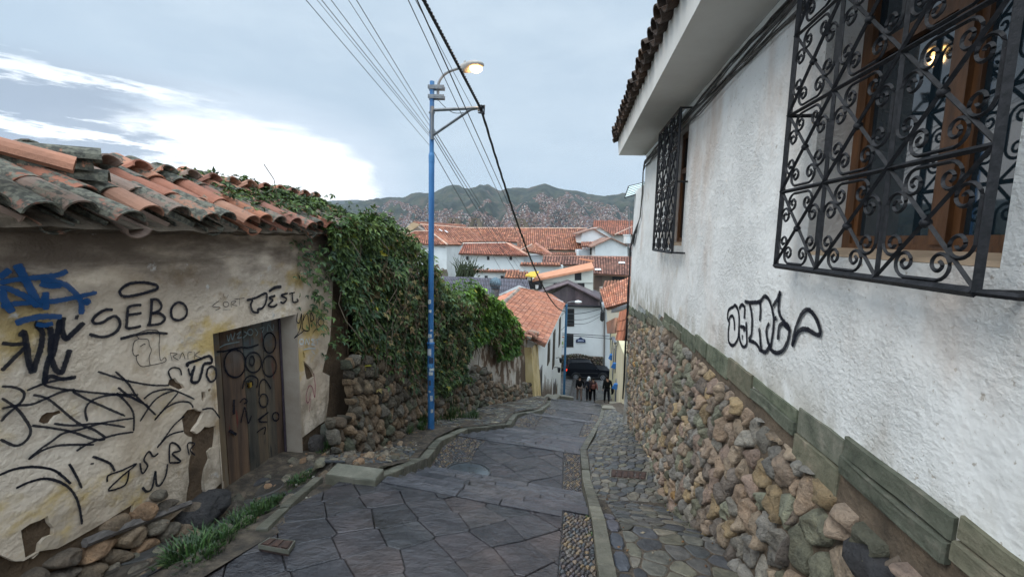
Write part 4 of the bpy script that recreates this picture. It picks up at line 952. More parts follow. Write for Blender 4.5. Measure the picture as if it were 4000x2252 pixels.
def wallstrip(y0, y1, name, m, zt=None, zb=None, h=0, ny=30):
    mb = MB(); prev = None
    for i in range(ny + 1):
        y = lerp(y0, y1, i / ny); a = interp(TOPW, y); b = gl(y) - .3; nk = 10
        row = [lwv(y, lerp(a, b, k / nk), h + .07 * nz((y * .9, lerp(a, b, k / nk) * .9, 5)) + .22 * (k / nk) ** 2) for k in range(nk + 1)]
        if prev:
            for k in range(nk): mb.quad(row[k], prev[k], prev[k + 1], row[k + 1])
            mb.quad(prev[0], row[0], row[0] + V((-.6, 0, .02)), prev[0] + V((-.6, 0, .02))); mb.quad(prev[0] + V((-.6, 0, .02)), row[0] + V((-.6, 0, .02)), row[-1] + V((-.8, 0, 0)), prev[-1] + V((-.8, 0, 0)))
        prev = row
    return mb.build(name, m, wallV, smooth=False)
wallstrip(5.74, 10.6, 'adobe_face', M_adobe2, h=.07); wallstrip(10.6, 17.2, 'plaster_face', M_peel)
sb = MB(); PALV = [(.15, .11, .07), (.19, .135, .09), (.11, .09, .065), (.22, .15, .09), (.10, .10, .065), (.16, .14, .11)]
def fv(y, z, h): return lwv(y, z, h + .1 + .24 * max(0, min(1, (interp(TOPW, y) - z) / max(.5, interp(TOPW, y) - gl(y)))) ** 2)
for y0, y1, sa, sb_, ht in ((4.72, 5.6, .15, .16, .45), (5.25, 8, .14, .19, 1.25), (8, 12.5, .18, .2, 1.05), (12.5, 17.3, .24, .2, .5)):
    for p in cells(y0, y1, -7.6, -1.6, sa, sb_, .42, -.2):
        cy = sum(q[0] for q in p) / len(p); cz = sum(q[1] for q in p) / len(p)
        if cz > gl(cy) + ht + .25 * nz((cy, 3, 3)) or cz < gl(cy) - .12: continue
        dome(sb, p, fv, .075 * rnd.uniform(.6, 1.4), .010, pick(PALV, .35), rings=((1, -.4), (.985, .35), (.9, .72), (.68, .95), (.35, 1.0)), smooth=1, rough=1.0, rs=9)
sb.build('stone_footing', M_wstone, wallV, smooth=True)
# ---------------------------------------------------------------- creeper
M_leaf = mat('creeper leaves', [(.3, (.75, .75, .75)), (.7, (1.3, 1.3, 1.1))], 30, 3, rough=.5, spec=.3)
M_stem = mat('dry vine stems', [(.3, (.07, .05, .03)), (.7, (.16, .12, .08))], 20, 3, vcol=False)
LEAFC = [(.05, .08, .034), (.065, .105, .04), (.03, .052, .025), (.09, .135, .045), (.052, .092, .05), (.078, .11, .036)]
def leaf(mb, p, s, out, col, r):
    """three to five pointed leaflets hanging from p"""
    d = (V((0, 0, -1)) * r.uniform(.3, 1.1) + out * r.uniform(.2, .9) + V((r.uniform(-.6, .6), r.uniform(-.8, .8), r.uniform(-.2, .35)))).normalized()
    nn = (out + V((r.uniform(-.5, .5), r.uniform(-.6, .6), r.uniform(0, 1.0)))).normalized()
    sd_ = d.cross(nn).normalized(); nn = sd_.cross(d).normalized()
    for a, k in ((0, 1), (-.95, .72), (.95, .72)):
        e = d * cos(a) + sd_ * sin(a); w = sd_ * cos(a) - d * sin(a); L = s * k
        mb.add([p, p + e * L * .45 + w * L * .2 + nn * L * .06, p + e * L - nn * L * .16, p + e * L * .45 - w * L * .2 + nn * L * .06], [(0, 1, 2, 3)], col)
def creeper(mb, n, ysel, zsel, thick, s0, r, pal, dens=lambda y, z: 1, yel=.012, top=0.35):
    k = 0; tries = 0
    while k < n and tries < n * 12:
        tries += 1; y = ysel(r); a, b, z = zsel(y, r)
        dn = dens(y, z)
        if r.random() > dn: continue
        t = thick(y, z); cl = nz((y * 2.3, z * 2.3, 7)); cl2 = nz((y * 6, z * 6, 3))
        dep = t * (.55 + .75 * cl + .3 * cl2) * r.uniform(.55, 1.05)
        p = lwv(y, z, max(.03, dep) + .1)
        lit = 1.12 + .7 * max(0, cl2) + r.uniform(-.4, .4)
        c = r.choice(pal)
        if z > a - top: lit *= 1.35; c = (c[0] * 1.3, c[1] * 1.15, c[2])  # light from above painted into the colour of the topmost leaves
        col = (c[0] * lit, c[1] * lit, c[2] * lit, 1)
        if nz((y * 1.1, z * 1.1, 33)) > .28 and r.random() < .5: col = (.10 * lit, .075 * lit, .035 * lit, 1)
        if r.random() < yel: col = (.28, .25, .03, 1)
        elif r.random() < .03: col = (.14, .09, .05, 1)
        leaf(mb, p, s0 * r.uniform(.5, 1.4), V((1, -.25, .15)).normalized(), col, r); k += 1
r1 = random.Random(11)
cr = thing('creeper', 'dense dark green passion flower creeper hanging over the old wall left of the blue pole', 'climbing plant', lwv(7.5, -3.6))
TOPC = [(4.7, .12), (5.2, .15), (5.8, .2), (6.6, .18), (7.4, -.15), (8.2, -.65), (9, -1.15), (9.8, -1.5), (10.6, -1.6)]
BOTC = [(4.7, -.3), (5.15, -.5), (5.5, -1.0), (5.75, -1.9), (6.3, -2.1), (7.5, -2.9), (9, -3.55), (10.6, -3.7)]
lm = MB()
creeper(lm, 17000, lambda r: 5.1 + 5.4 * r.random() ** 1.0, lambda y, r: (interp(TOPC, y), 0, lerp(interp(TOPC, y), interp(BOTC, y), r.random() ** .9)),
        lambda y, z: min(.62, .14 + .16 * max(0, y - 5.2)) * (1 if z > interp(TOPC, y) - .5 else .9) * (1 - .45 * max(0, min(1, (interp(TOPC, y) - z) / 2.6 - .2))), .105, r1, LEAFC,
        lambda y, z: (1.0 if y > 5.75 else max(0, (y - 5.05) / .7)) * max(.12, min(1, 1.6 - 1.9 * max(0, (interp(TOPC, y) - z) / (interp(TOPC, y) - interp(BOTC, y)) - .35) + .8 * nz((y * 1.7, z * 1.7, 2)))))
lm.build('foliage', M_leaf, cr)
# leaves running back over the wall top
lt = MB()
for i in range(5200):
    y = r1.uniform(5.0, 10.4); b = r1.random(); zt = interp(TOPC, y)
    p = V((xl(y) + .35 - b * 1.6, y, zt + .05 + .16 * nz((y * 2, b * 4, 1)) - .28 * b + r1.uniform(-.12, .08)))
    c = r1.choice([(.07, .12, .02), (.05, .1, .022), (.085, .14, .03), (.04, .08, .02)]); k = r1.uniform(.7, 1.3)
    leaf(lt, p, .10 * r1.uniform(.6, 1.2), V((.3, -.3, .9)).normalized(), (c[0] * k, c[1] * k, c[2] * k, 1), r1)
lt.build('top_foliage', M_leaf, cr)
st = MB()
for i in range(26):
    y = r1.uniform(5.3, 10.3); zt = interp(TOPC, y); p = lwv(y, zt - .2, .25); pts = [p]; L = r1.uniform(1.0, 2.6)
    for k in range(1, 9): pts.append(lwv(y + .25 * sin(k * .8 + i) * k / 8, zt - .2 - L * k / 8, .2 + .12 * sin(k + i) + .08))
    st.tube(pts, r1.uniform(.004, .010), 4)
for px in ([(1258, 905), (1275, 960), (1300, 985), (1330, 1010)], [(1030, 640), (1070, 700), (1090, 800), (1120, 900), (1180, 950), (1230, 1000), (1250, 1080)], [(985, 720), (1040, 800), (1100, 840), (1150, 900)], [(880, 980), (960, 975), (1010, 940), (1050, 900)], [(1100, 870), (1150, 940), (1180, 985)], [(1000, 860), (1060, 830), (1090, 900)], [(1270, 1050), (1240, 1120), (1220, 1180), (1230, 1250)]):
    st.tube([P(a, b, 4.6 + (a - 1000) / 350) for a, b in px], .006, 4)
st.build('stems', M_stem, cr)
sp = MB()                                          # sprigs over the coping and down the plaster beside the door
for (px, py, y, n, rr_) in ((1270, 850, 5.9, 90, .16), (1140, 950, 4.75, 30, .1), (1210, 1000, 5.0, 80, .18), (1260, 1080, 5.2, 140, .28), (1180, 1060, 4.85, 20, .13), (1215, 1150, 4.95, 14, .10), (1245, 1200, 5.1, 40, .16), (1245, 1240, 5.05, 14, .1), (1280, 1330, 5.25, 60, .2), (1330, 880, 6.0, 160, .35)):
    o = P(px, py, y)
    for k in range(n):
        c = r1.choice(LEAFC); q = r1.uniform(.8, 1.7)
        leaf(sp, o + V((r1.gauss(0, rr_) * .7, r1.gauss(0, rr_), r1.gauss(0, rr_) * .55)), .085 * r1.uniform(.6, 1.2), V((1, -.3, .5)).normalized(), (c[0] * q, c[1] * q, c[2] * q, 1), r1)
for i in range(1700):
    y = 6.0 - 2.1 * r1.random() ** 1.6; b = r1.random() ** .6; k = nz((y * 2.5, b * 2.5, 8))
    if k < -.05 + .25 * (6 - y) / 2 - .25: continue
    c = r1.choice([(.05, .08, .025), (.07, .11, .03), (.035, .055, .02), (.10, .15, .03)]); q = r1.uniform(.7, 1.4)
    leaf(sp, lw(y, .16 + .40 * b + .05 * r1.random() + .10 * max(0, k), CL + .15 - .85 * b), .075 * r1.uniform(.5, 1.3), V((.5, -.3, .8)).normalized(), (c[0] * q, c[1] * q, c[2] * q, 1), r1)
for (a, b) in (((880, 790), (845, 705)), ((905, 800), (880, 740)), ((960, 810), (930, 760)), ((1080, 830), (1100, 770))):
    q0, q1 = P(*a, 4.75), P(*b, 4.7)
    for k in range(16): c = r1.choice(LEAFC); leaf(sp, q0.lerp(q1, k / 16) + V((r1.gauss(0, .012), 0, r1.gauss(0, .012))), .06 * r1.uniform(.5, 1.1), V((.5, -.6, .5)).normalized(), c + (1,), r1)
sp.build('sprigs', M_leaf, cr)
MF = mat('green fruit', [(0, (.10, .15, .05))], rough=.5, vcol=False)
for i in range(9):
    fr = MB(); p = P(1290 + r1.uniform(-60, 80), 1055 + r1.uniform(-30, 60), 5.4); fr.lathe(p, [(.004, -.03), (.022, -.018), (.028, 0), (.02, .02), (.004, .03)], 8); fr.build('fruit', MF, cr, smooth=True)
# second creeper beyond the pole
cr2 = thing('creeper', 'bright green bushy creeper heaped on the wall between the blue pole and the tiled roof', 'climbing plant', lwv(12.5, -4.8))
T2 = [(10, -1.75), (10.6, -1.45), (11, -1.25), (11.6, -1.55), (12.3, -1.85), (12.8, -1.95), (13.3, -2.25), (13.9, -2.55), (14.6, -2.9), (15.2, -3.4)]
B2 = [(10, -3.3), (11.0, -2.9), (12, -2.95), (12.6, -3.2), (13.2, -3.9), (14, -4.1), (15.2, -4.2)]
lm = MB()
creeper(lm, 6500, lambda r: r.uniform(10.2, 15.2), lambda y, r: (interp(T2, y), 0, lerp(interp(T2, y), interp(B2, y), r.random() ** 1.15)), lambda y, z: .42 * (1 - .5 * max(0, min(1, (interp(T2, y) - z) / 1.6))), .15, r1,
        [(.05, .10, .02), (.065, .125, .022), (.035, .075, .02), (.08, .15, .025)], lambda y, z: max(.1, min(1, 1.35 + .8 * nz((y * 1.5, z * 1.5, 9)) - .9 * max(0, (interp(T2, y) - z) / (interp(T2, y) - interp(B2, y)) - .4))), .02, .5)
for i in range(1500):
    y = r1.uniform(10.3, 14.8); b = r1.random(); c = r1.choice([(.08, .15, .02), (.06, .12, .02), (.11, .18, .03)]); k = r1.uniform(.7, 1.3)
    leaf(lm, V((xl(y) + .3 - b * 1.5, y, interp(T2, y) + .03 + .2 * nz((y * 2, b * 3, 1)) + r1.uniform(-.3, .14))), .14 * r1.uniform(.6, 1.2), V((.3, -.3, .9)).normalized(), (c[0] * k, c[1] * k, c[2] * k, 1), r1)
lm.build('foliage', M_leaf, cr2)
st = MB()
for i in range(22):
    y = r1.uniform(10.3, 14.6); zt = interp(T2, y); L = r1.uniform(.8, 2.2)
    st.tube([lwv(y + .15 * sin(k + i), zt - .1 - L * k / 6, .15 + .08 * sin(k * 1.3 + i)) for k in range(7)], .009, 4)
st.build('stems', M_stem, cr2)
# ---------------------------------------------------------------- grass and weeds
M_grass = mat('grass blades', [(.3, (.8, .8, .8)), (.7, (1.3, 1.3, 1))], 12, 3, rough=.6)
def tuft(mb, p, n, rad, h, r, pal):
    for k in range(n):
        a = r.uniform(0, 2 * pi); q = rad * sqrt(r.random()); b = p + V((q * cos(a), q * sin(a), -.02)); L = h * r.uniform(.5, 1.15)
        ln = V((cos(a) * r.uniform(.1, .9), sin(a) * r.uniform(.1, .9), 0)) * L * .7; s = V((-sin(a), cos(a), 0)) * .0035 * (1 + L * 3)
        c = r.choice(pal); g = r.uniform(.6, 1.4); col = (c[0] * g, c[1] * g, c[2] * g, 1)
        m_ = b + ln * .35 + V((0, 0, L * .62)); t = b + ln + V((0, 0, L * .8))
        mb.add([b - s, b + s, m_ + s * .8, m_ - s * .8, t], [(0, 1, 2, 3), (3, 2, 4)], col)
GP = [(.025, .055, .013), (.035, .08, .018), (.02, .04, .012), (.05, .085, .025)]
gm = MB(); rg = random.Random(5)
for px, py, n, rad, h, y in [(770, 2080, 420, .17, .20, 0), (720, 2090, 260, .12, .18, 0), (800, 2130, 180, .12, .10, 0), (830, 2010, 120, .10, .10, 0), (900, 1990, 300, .14, .13, 0), (960, 1960, 320, .15, .12, 0), (1010, 1920, 280, .14, .11, 0), (1070, 1880, 240, .13, .10, 0), (1130, 1850, 200, .13, .10, 0), (1180, 1830, 160, .11, .08, 0), (930, 2030, 90, .1, .07, 0),
                             (1290, 1770, 260, .16, .2, 0), (1330, 1790, 160, .14, .13, 0), (1255, 1790, 100, .1, .1, 0), (1560, 1690, 160, .2, .22, 0), (1620, 1670, 200, .25, .25, 0), (1700, 1650, 200, .3, .3, 0), (1790, 1640, 220, .4, .35, 0), (1840, 1630, 160, .3, .3, 0), (1760, 1660, 120, .3, .15, 0), (1500, 1700, 90, .15, .2, 0)]:
    q = ray_ground(px, py, .05)
    x = max(q.x, xl(q.y) + .12 + (.2 if q.y > 5.5 else 0)); p = V((x, q.y, zleft(x, q.y)))
    for _ in range(4): tuft(gm, p + V((abs(rg.gauss(0, rad * .5)), rg.gauss(0, rad * .9), 0)), n // 3, rad * rg.uniform(.3, .8), h * rg.uniform(.5, 1.2), rg, GP)
for y in [3.5 + .35 * i for i in range(18)]:
    tuft(gm, V((wallbaseR(y) - .03, y, zright(wallbaseR(y), y))), 9, .06, .05, rg, GP)
for y in (4.9, 5.6, 7.9, 8.4, 3.0, 3.3): tuft(gm, V((kR(y) - .015, y, zs(kR(y), y))), 40, .04, .05, rg, GP)
gm.build('grass', M_grass, props=dict(kind='stuff'), origin=(0, 0, 0))
# fallen leaves and crumbs
lv = MB()
for i in range(260):
    y = rg.uniform(2.5, 11); side = rg.random() < .75
    x = lerp(xl(y) + .3, kL(y) + (.3 if rg.random() < .2 else -.25), rg.random()) if side else lerp(kR(y), wallbaseR(y), rg.random()); z = (zleft if side else zright)(x, y) + .012 if x < kL(y) or not side else zs(x, y) + .015
    a = rg.uniform(0, 6.28); s = rg.uniform(.008, .022); d = V((cos(a), sin(a), rg.uniform(-.2, .3))) * s; e = V((-sin(a), cos(a), .1)) * s * .6
    c = rg.choice([(.30, .22, .04), (.2, .1, .04), (.4, .36, .3), (.12, .06, .03), (.3, .25, .18)])
    p = V((x, y, z)); lv.add([p - d, p + e, p + d, p - e, p + V((0, 0, .01))], [(0, 1, 4), (1, 2, 4), (2, 3, 4), (3, 0, 4)], c + (1,))
lv.build('leaf_litter', M_cob, props=dict(kind='stuff'), origin=(0, 0, 0))
# ---------------------------------------------------------------- covers in the ground
def on_street(u, w, h): 
    x, y = uw(u, w); return V((x, y, stepz(u) + h))
m0, m1 = ray_ground(1746, 1852), ray_ground(1907, 1852)
mc = (m0 + m1) / 2; mr_ = (m1 - m0).length / 2
um = u_of(mc.x, mc.y); um = max(um, 4.9 + mr_ * 1.05)
my = mc.y + (um - u_of(mc.x, mc.y)); mx = R(1826, 1852).x * my
def disc(mb, r0, r1, h0, h1, n=40, col=None):
    vs = []
    for r_, h in ((r0, h0), (r1, h1)):
        for k in range(n):
            t = 2 * pi * k / n; x, y = mx + r_ * cos(t), my + r_ * sin(t); vs.append(V((x, y, stepz(um) + .024 + (u_of(x, y) - um) * -.15 + h)))
    mb.add(vs, [(k, (k + 1) % n, n + (k + 1) % n, n + k) for k in range(n)], col)
mn = thing('manhole_cover', 'round iron manhole cover with a shallow puddle on it, set in the lane', 'manhole cover', (mx, my, stepz(um)))
mb = MB(); mr_ = .30; disc(mb, mr_ + .028, mr_ + .024, .0, .022); disc(mb, mr_ + .024, mr_ + .004, .022, .022); disc(mb, mr_ + .004, mr_, .022, .010)
mb.build('rim', mat('worn iron', [(.3, (.05, .05, .055)), (.7, (.14, .135, .13))], 20, 5, rough=.4, metal=.4, vcol=False, bump=.2), mn)
mb = MB(); disc(mb, mr_, .0001, .011, .012); mb.build('lid', mat('puddle on iron', [(.45, (.09, .10, .11)), (.7, (.06, .058, .055))], 6, 5, rough=.1, vcol=False, spec=.9, rvar=(.08, .2)), mn)
M_rust = mat('rusty cover', [(.3, (.035, .022, .018)), (.7, (.085, .05, .04))], 20, 6, rough=.6, metal=.2, bump=.4, bscale=60)
def cover(corners, zf, label, ribs):
    t = thing('utility_cover', label, 'utility cover', sum(corners, V()) / 4); mb = MB()
    c4 = [V((p.x, p.y, zf(p.x, p.y) + .012)) for p in corners]; cen = sum(c4, V()) / 4
    mb.hexa([p - V((0, 0, .04)) for p in c4], c4); o = V((0, 0, .008))
    for k in range(ribs):
        a, b = c4[0].lerp(c4[1], (k + .2) / ribs), c4[0].lerp(c4[1], (k + .8) / ribs); c, d = c4[3].lerp(c4[2], (k + .8) / ribs), c4[3].lerp(c4[2], (k + .2) / ribs)
        q = [a.lerp(d, .12), b.lerp(c, .12), b.lerp(c, .88), a.lerp(d, .88)]; mb.hexa([p + o * .1 for p in q], [p + o for p in q], (1.2, 1.1, 1.0, 1))
    mb.build('lid', M_rust, t)
    fr = MB(); big = [cen + (p - cen) * 1.06 for p in c4]
    for k in range(4):
        a, b, c, d = big[k], big[(k + 1) % 4], c4[(k + 1) % 4], c4[k]; fr.hexa([p - o * 3 for p in (a, b, c, d)], [p + o * .6 for p in (a, b, c, d)])
    fr.build('frame', M_kerb, t)
def flat(cpx, zoff, right): return [ray_ground(*p, zoff) for p in cpx]
cc = [ray_ground(2389, 1831, .12), ray_ground(2527, 1852, .12), ray_ground(2521, 1879, .12), ray_ground(2386, 1858, .12)]
cover(cc, zright, 'rectangular rusty metal cover in the cobbled pavement on the right', 6)
cc = [ray_ground(1058, 2150, -.05), ray_ground(1152, 2162, -.05), ray_ground(1128, 2200, -.05), ray_ground(1015, 2178, -.05)]
cover(cc, lambda x, y: zleft(x, y) + .01, 'small rusty metal cover among the slabs on the left', 3)
# ---------------------------------------------------------------- blue lamp post with bracket
pb = ray_ground(1684, 1672, .15); PY = pb.y; px0 = pb.x
M_blue = mat('chipped blue paint', [(.3, (.02, .10, .26)), (.6, (.04, .165, .37)), (.8, (.08, .25, .45))], 3, 7, rough=.5, vcol=True, bump=.15, bscale=30, stretch=(1, 1, .4), layers=(((.02, .03, .05), 7, .62, .68, (1, 1, .6), 5, pb.z + 2.0, pb.z + .4),))
M_galv = mat('galvanised steel', [(.3, (.13, .14, .15)), (.7, (.23, .24, .25))], 10, 4, rough=.5, metal=.3, vcol=False)
lp = thing('lamp_post', 'tall blue lamp post with lit amber lamp and cable bracket in front of the creeper', 'street lamp', pb)
pz = lambda py, px=1686: R(px, py).z * PY
pxx = lambda a, b: R(a, b).x * PY
top = pz(318, 1688); zj = pz(622, 1686); zm = pz(1345)
mb = MB()
mb.tube([(px0, PY, pb.z - .1), (px0 + .003, PY, zm)], .058, 16); mb.lathe((px0 + .003, PY, zm), [(.058, -.02), (.064, 0), (.064, .03), (.05, .05)], 16)
mb.tube([(px0 + .003, PY, zm), (pxx(1686, 640), PY, zj)], .047, 16); mb.lathe((pxx(1686, 640), PY, zj), [(.047, -.06), (.05, -.04), (.05, .06), (.04, .1)], 16)
mb.tube([(pxx(1686, 640), PY, zj), (pxx(1688, 318), PY, top)], .037, 14)
mb.build('pole', M_blue, lp)
rs_ = random.Random(3); MST = mat('paper stickers', [(.35, (.6, .6, .6)), (.6, (1.1, 1.1, 1.1))], 30, 4, rough=.7)
for (pa, pb_, wd, colr) in ((1168, 1185, .7, (.6, .6, .55)), (1208, 1218, .6, (.6, .62, .6)), (1285, 1292, .5, (.5, .5, .55)), (1302, 1316, .9, (.62, .62, .6)), (1320, 1348, .8, (.5, .52, .56)), (1358, 1385, .85, (.6, .6, .62)), (1392, 1415, .8, (.03, .05, .10)), (1418, 1432, 1.0, (.1, .3, .55)), (1434, 1444, .9, (.62, .64, .6)), (1448, 1461, .7, (.6, .6, .56)), (1520, 1528, .4, (.5, .5, .5)), (1540, 1560, .45, (.55, .56, .58)), (1592, 1606, .45, (.5, .5, .48)), (1480, 1500, .4, (.05, .06, .09))):
    st = MB(); za, zb = pz(pa), pz(pb_); rr_ = (.0495 if za > zm else .0600); a0 = -pi / 2 + rs_.uniform(-.5, .6); nseg = 5; vs = []
    for k in range(nseg + 1):
        t = a0 + (k / nseg - .5) * wd * 1.7
        for z in (za + rs_.uniform(-.006, .006), zb + rs_.uniform(-.006, .006)): vs.append(V((px0 + .003 + rr_ * cos(t), PY + rr_ * sin(t), z)))
    st.add(vs, [(2 * k, 2 * k + 2, 2 * k + 3, 2 * k + 1) for k in range(nseg)], colr + (1,)); st.build('sticker', MST, lp)
mb = MB(); xt = pxx(1688, 360)
for py in (343, 380):                             # clamp plates
    z = pz(py, 1700); mb.box((xt - .06, PY - .055, z - .03), (xt + .20, PY - .038, z + .03)); mb.box((xt - .06, PY + .038, z - .03), (xt + .20, PY + .055, z + .03))
    for dx in (-.045, .045, .10, .18): mb.tube([(xt + dx, PY - .07, z), (xt + dx, PY + .07, z)], .008, 6)
mb.build('clamp', M_galv, lp)
mb = MB(); P0 = P(1711, 392, PY)
arm = [P(1711, 392, PY), P(1711, 345, PY), P(1715, 320, PY), P(1730, 297, PY), P(1750, 282, PY), P(1775, 272, PY - .05), P(1808, 262, PY - .1)]
mb.tube([V(p) for p in catmull([tuple(p) for p in arm], 4)], .022, 8); mb.build('lamp_arm', M_galv, lp)
M_lampb = mat('lamp housing', [(.4, (.28, .25, .22)), (.6, (.38, .34, .3))], 10, 3, rough=.5, vcol=False)
hp = P(1805, 266, PY - .1); hd = (P(1875, 250, PY - .32) - hp).normalized(); su = V((0, 0, 1)); sr = hd.cross(su).normalized(); su = sr.cross(hd).normalized(); LL = .42
mb = MB(); secs = []
for t, w, h, d in ((0, .05, .045, .05), (.05, .07, .06, .08), (.35, .085, .07, .09), (.45, .105, .075, .055), (.75, .11, .06, .05), (.95, .07, .03, .035), (1.0, .03, .01, .02)):
    secs.append([hp + hd * LL * t + sr * w * cos(a) + su * ((h if sin(a) > 0 else d) * sin(a)) for a in [2 * pi * k / 12 for k in range(12)]])
vs = [p for s_ in secs for p in s_]; mb.add(vs, [(i * 12 + k, i * 12 + (k + 1) % 12, (i + 1) * 12 + (k + 1) % 12, (i + 1) * 12 + k) for i in range(len(secs) - 1) for k in range(12)] + [tuple(range(11, -1, -1)), tuple(range(len(vs) - 12, len(vs)))])
for k in (.1, .16): mb.tube([hp + hd * LL * k + su * .05, hp + hd * LL * k + su * .1], .008, 6)
hs_ = mb.build('lamp_head', M_lampb, lp, smooth=True)
mb = MB(); vs = []; c0 = hp + hd * LL * .70 - su * .045
for i in range(5):
    f_ = cos(i / 4 * pi / 2); vs += [c0 + hd * LL * .25 * f_ * cos(a) + sr * .095 * f_ * sin(a) - su * .07 * sin(i / 4 * pi / 2) for a in [2 * pi * k / 16 for k in range(16)]]
mb.add(vs, [(i * 16 + k, i * 16 + (k + 1) % 16, (i + 1) * 16 + (k + 1) % 16, (i + 1) * 16 + k) for i in range(4) for k in range(16)] + [tuple(range(16))])
mb.build('lamp_glass', mat('glowing amber glass', [(0, (.9, .6, .25))], rough=.3, vcol=False, emit=((1, .62, .22), 15)), hs_, smooth=True)
li = bpy.data.lights.new('lamp_light', 'POINT'); lo = bpy.data.objects.new('lamp_light', li); COLL.objects.link(lo); li.energy = 8; li.color = (1, .6, .25); li.shadow_soft_size = .08; lo.location = c0 - su * .14 - wloc(lp); lo.parent = lp
mb = MB(); a, b, c = P(1697, 430, PY - .05), P(1872, 421, PY - .35), P(1694, 527, PY - .05)
def bar3(a, b, w=.022, col=None): mb.tube([a, b], w, 4, col)
bar3(a, b, .026); bar3(c, a.lerp(b, .86), .024); mb.tube([P(1688, 415, PY - .055), P(1688, 545, PY - .055)], .03, 4)
for py in (440, 516): mb.lathe((pxx(1687, py), PY, pz(py)), [(.046, -.012), (.05, -.008), (.05, .008), (.046, .012)], 12)
mb.build('bracket', M_galv, lp)
mb = MB(); hub = P(1880, 427, PY - .36)
for k in range(7): mb.tube([hub + V((rs_.uniform(-.05, .05), rs_.uniform(-.05, .05), rs_.uniform(-.07, .07))) for _ in range(5)], .014, 5)
mb.build('insulator', M_cabk, lp)
mb = MB(); mb.tube(catmull([tuple(P(1713, 392, PY - .05)), tuple(P(1735, 415, PY - .1)), tuple(P(1765, 438, PY - .15)), tuple(P(1800, 442, PY - .2)), tuple(P(1850, 430, PY - .3)), tuple(hub)], 4), .005, 4); mb.build('lamp_wire', M_cabk, lp)
# ---------------------------------------------------------------- overhead lines
def hang(pts):
    """one span hanging in a vertical plane: free end distance and sag chosen to fit the points seen along it"""
    if len(pts) < 4: return catmull([tuple(P(*p)) for p in pts], 8)
    ra, rb = R(*pts[0][:2]), R(*pts[-1][:2]); mids = [R(*p[:2]) for p in pts[1:-1]]; ya, yb = pts[0][2], pts[-1][2]; best = None
    free_a = abs(yb - PY) < 1.2
    for i in range(16):
        y0 = ya * (.35 + .1 * i) if free_a else ya; y1 = yb if free_a else yb * (.45 + .08 * i); A, B = ra * y0, rb * y1; L = (B - A).length
        for j in range(14):
            s = j * .006 * L; S_ = [A.lerp(B, k / 14) - V((0, 0, 4 * s * (k / 14) * (1 - k / 14))) for k in range(15)]; q = [(p.x / p.y, p.z / p.y) for p in S_]; e = 0
            for m in mids:
                e += min(((q[k][0] - m.x) * (q[k + 1][1] - q[k][1]) - (q[k][1] - m.z) * (q[k + 1][0] - q[k][0])) ** 2 / ((q[k + 1][0] - q[k][0]) ** 2 + (q[k + 1][1] - q[k][1]) ** 2 + 1e-9) for k in range(14) if min(q[k][1], q[k + 1][1]) - .03 <= m.z <= max(q[k][1], q[k + 1][1]) + .03) if any(min(q[k][1], q[k + 1][1]) - .03 <= m.z <= max(q[k][1], q[k + 1][1]) + .03 for k in range(14)) else 1
            if best is None or e < best[0]: best = (e, A, B, s)
    e, A, B, s = best; return [A.lerp(B, k / 24) - V((0, 0, 4 * s * (k / 24) * (1 - k / 24))) for k in range(25)]
def wire(name, pts, r, label, m, group=None, twist=0, cat='wire'):
    P3 = hang(pts); mb = MB()
    if twist:
        for s_ in (0, 2.1, 4.2): mb.tube([p + V((cos(k * .9 + s_), 0, sin(k * .9 + s_))) * r * .75 for k, p in enumerate(catmull([tuple(p) for p in P3], 4))], r * .62, 5)
    else: mb.tube(P3, r, 4)
    mb.build(name, m, props=dict(label=label, cat=cat, group=group))
M_wire = mat('weathered wire', [(0, (.10, .11, .13))], rough=.6, vcol=False)
hpx = (1880, 427, PY - .36)
wire('power_cable', [(1640, -30, 4.0), (1700, 75, 4.9), (1775, 205, 5.9), (1840, 335, 6.9), hpx], .017, 'thick twisted black cable coming down from overhead to the bracket of the blue post', M_cabk, twist=1, cat='power cable')
wire('power_cable', [hpx, (1905, 520, 9.2), (1955, 680, 13), (2030, 900, 19), (2090, 1050, 24), (2130, 1130, 28), (2165, 1180, 32), (2208, 1215, 38)], .016, 'thick black cable dropping from the bracket of the blue post down to the tiled house', M_cabk, twist=1, cat='power cable')
WG = 'thin overhead wires'
tops = [(1178, 1684, 575, 'lowest left'), (1222, 1684, 540, 'second'), (1240, 1684, 532, 'third'), (1278, 1684, 520, 'fourth'), (1348, 1684, 500, 'fifth'), (1380, 1684, 480, 'sixth')]
for i, (tx, bx, by, nm) in enumerate(tops):
    y1 = PY + .35
    wire('overhead_wire', [(tx, -20, 3.2), (lerp(tx, bx, .35), lerp(0, by, .30), 4.6), (lerp(tx, bx, .7), lerp(0, by, .66), 6.2), (bx, by, y1)], .0045, 'thin wire, %s from the left in the fan above the blue post' % ('first' if i == 0 else nm), M_wire, WG)
dn = [((1684, 575), (1760, 650), (1840, 800), (1905, 935), (2000, 1130), 'lowest'), ((1690, 530), (1760, 640), (1850, 790), (1930, 930), (2060, 1130), 'middle'), ((1692, 520), (1775, 640), (1870, 800), (1960, 960), (2085, 1120), 'upper'), ((1692, 500), (1770, 620), (1865, 780), (1975, 950), (2110, 1110), 'highest')]
for i, d in enumerate(dn):
    pts = [(p[0], p[1], y) for p, y in zip(d[:5], (PY + .35, 11, 17, 24, 34))]
    wire('overhead_wire', pts, .008, 'thin wire from the blue post down the valley, %s of the four' % d[5], M_wire, WG)
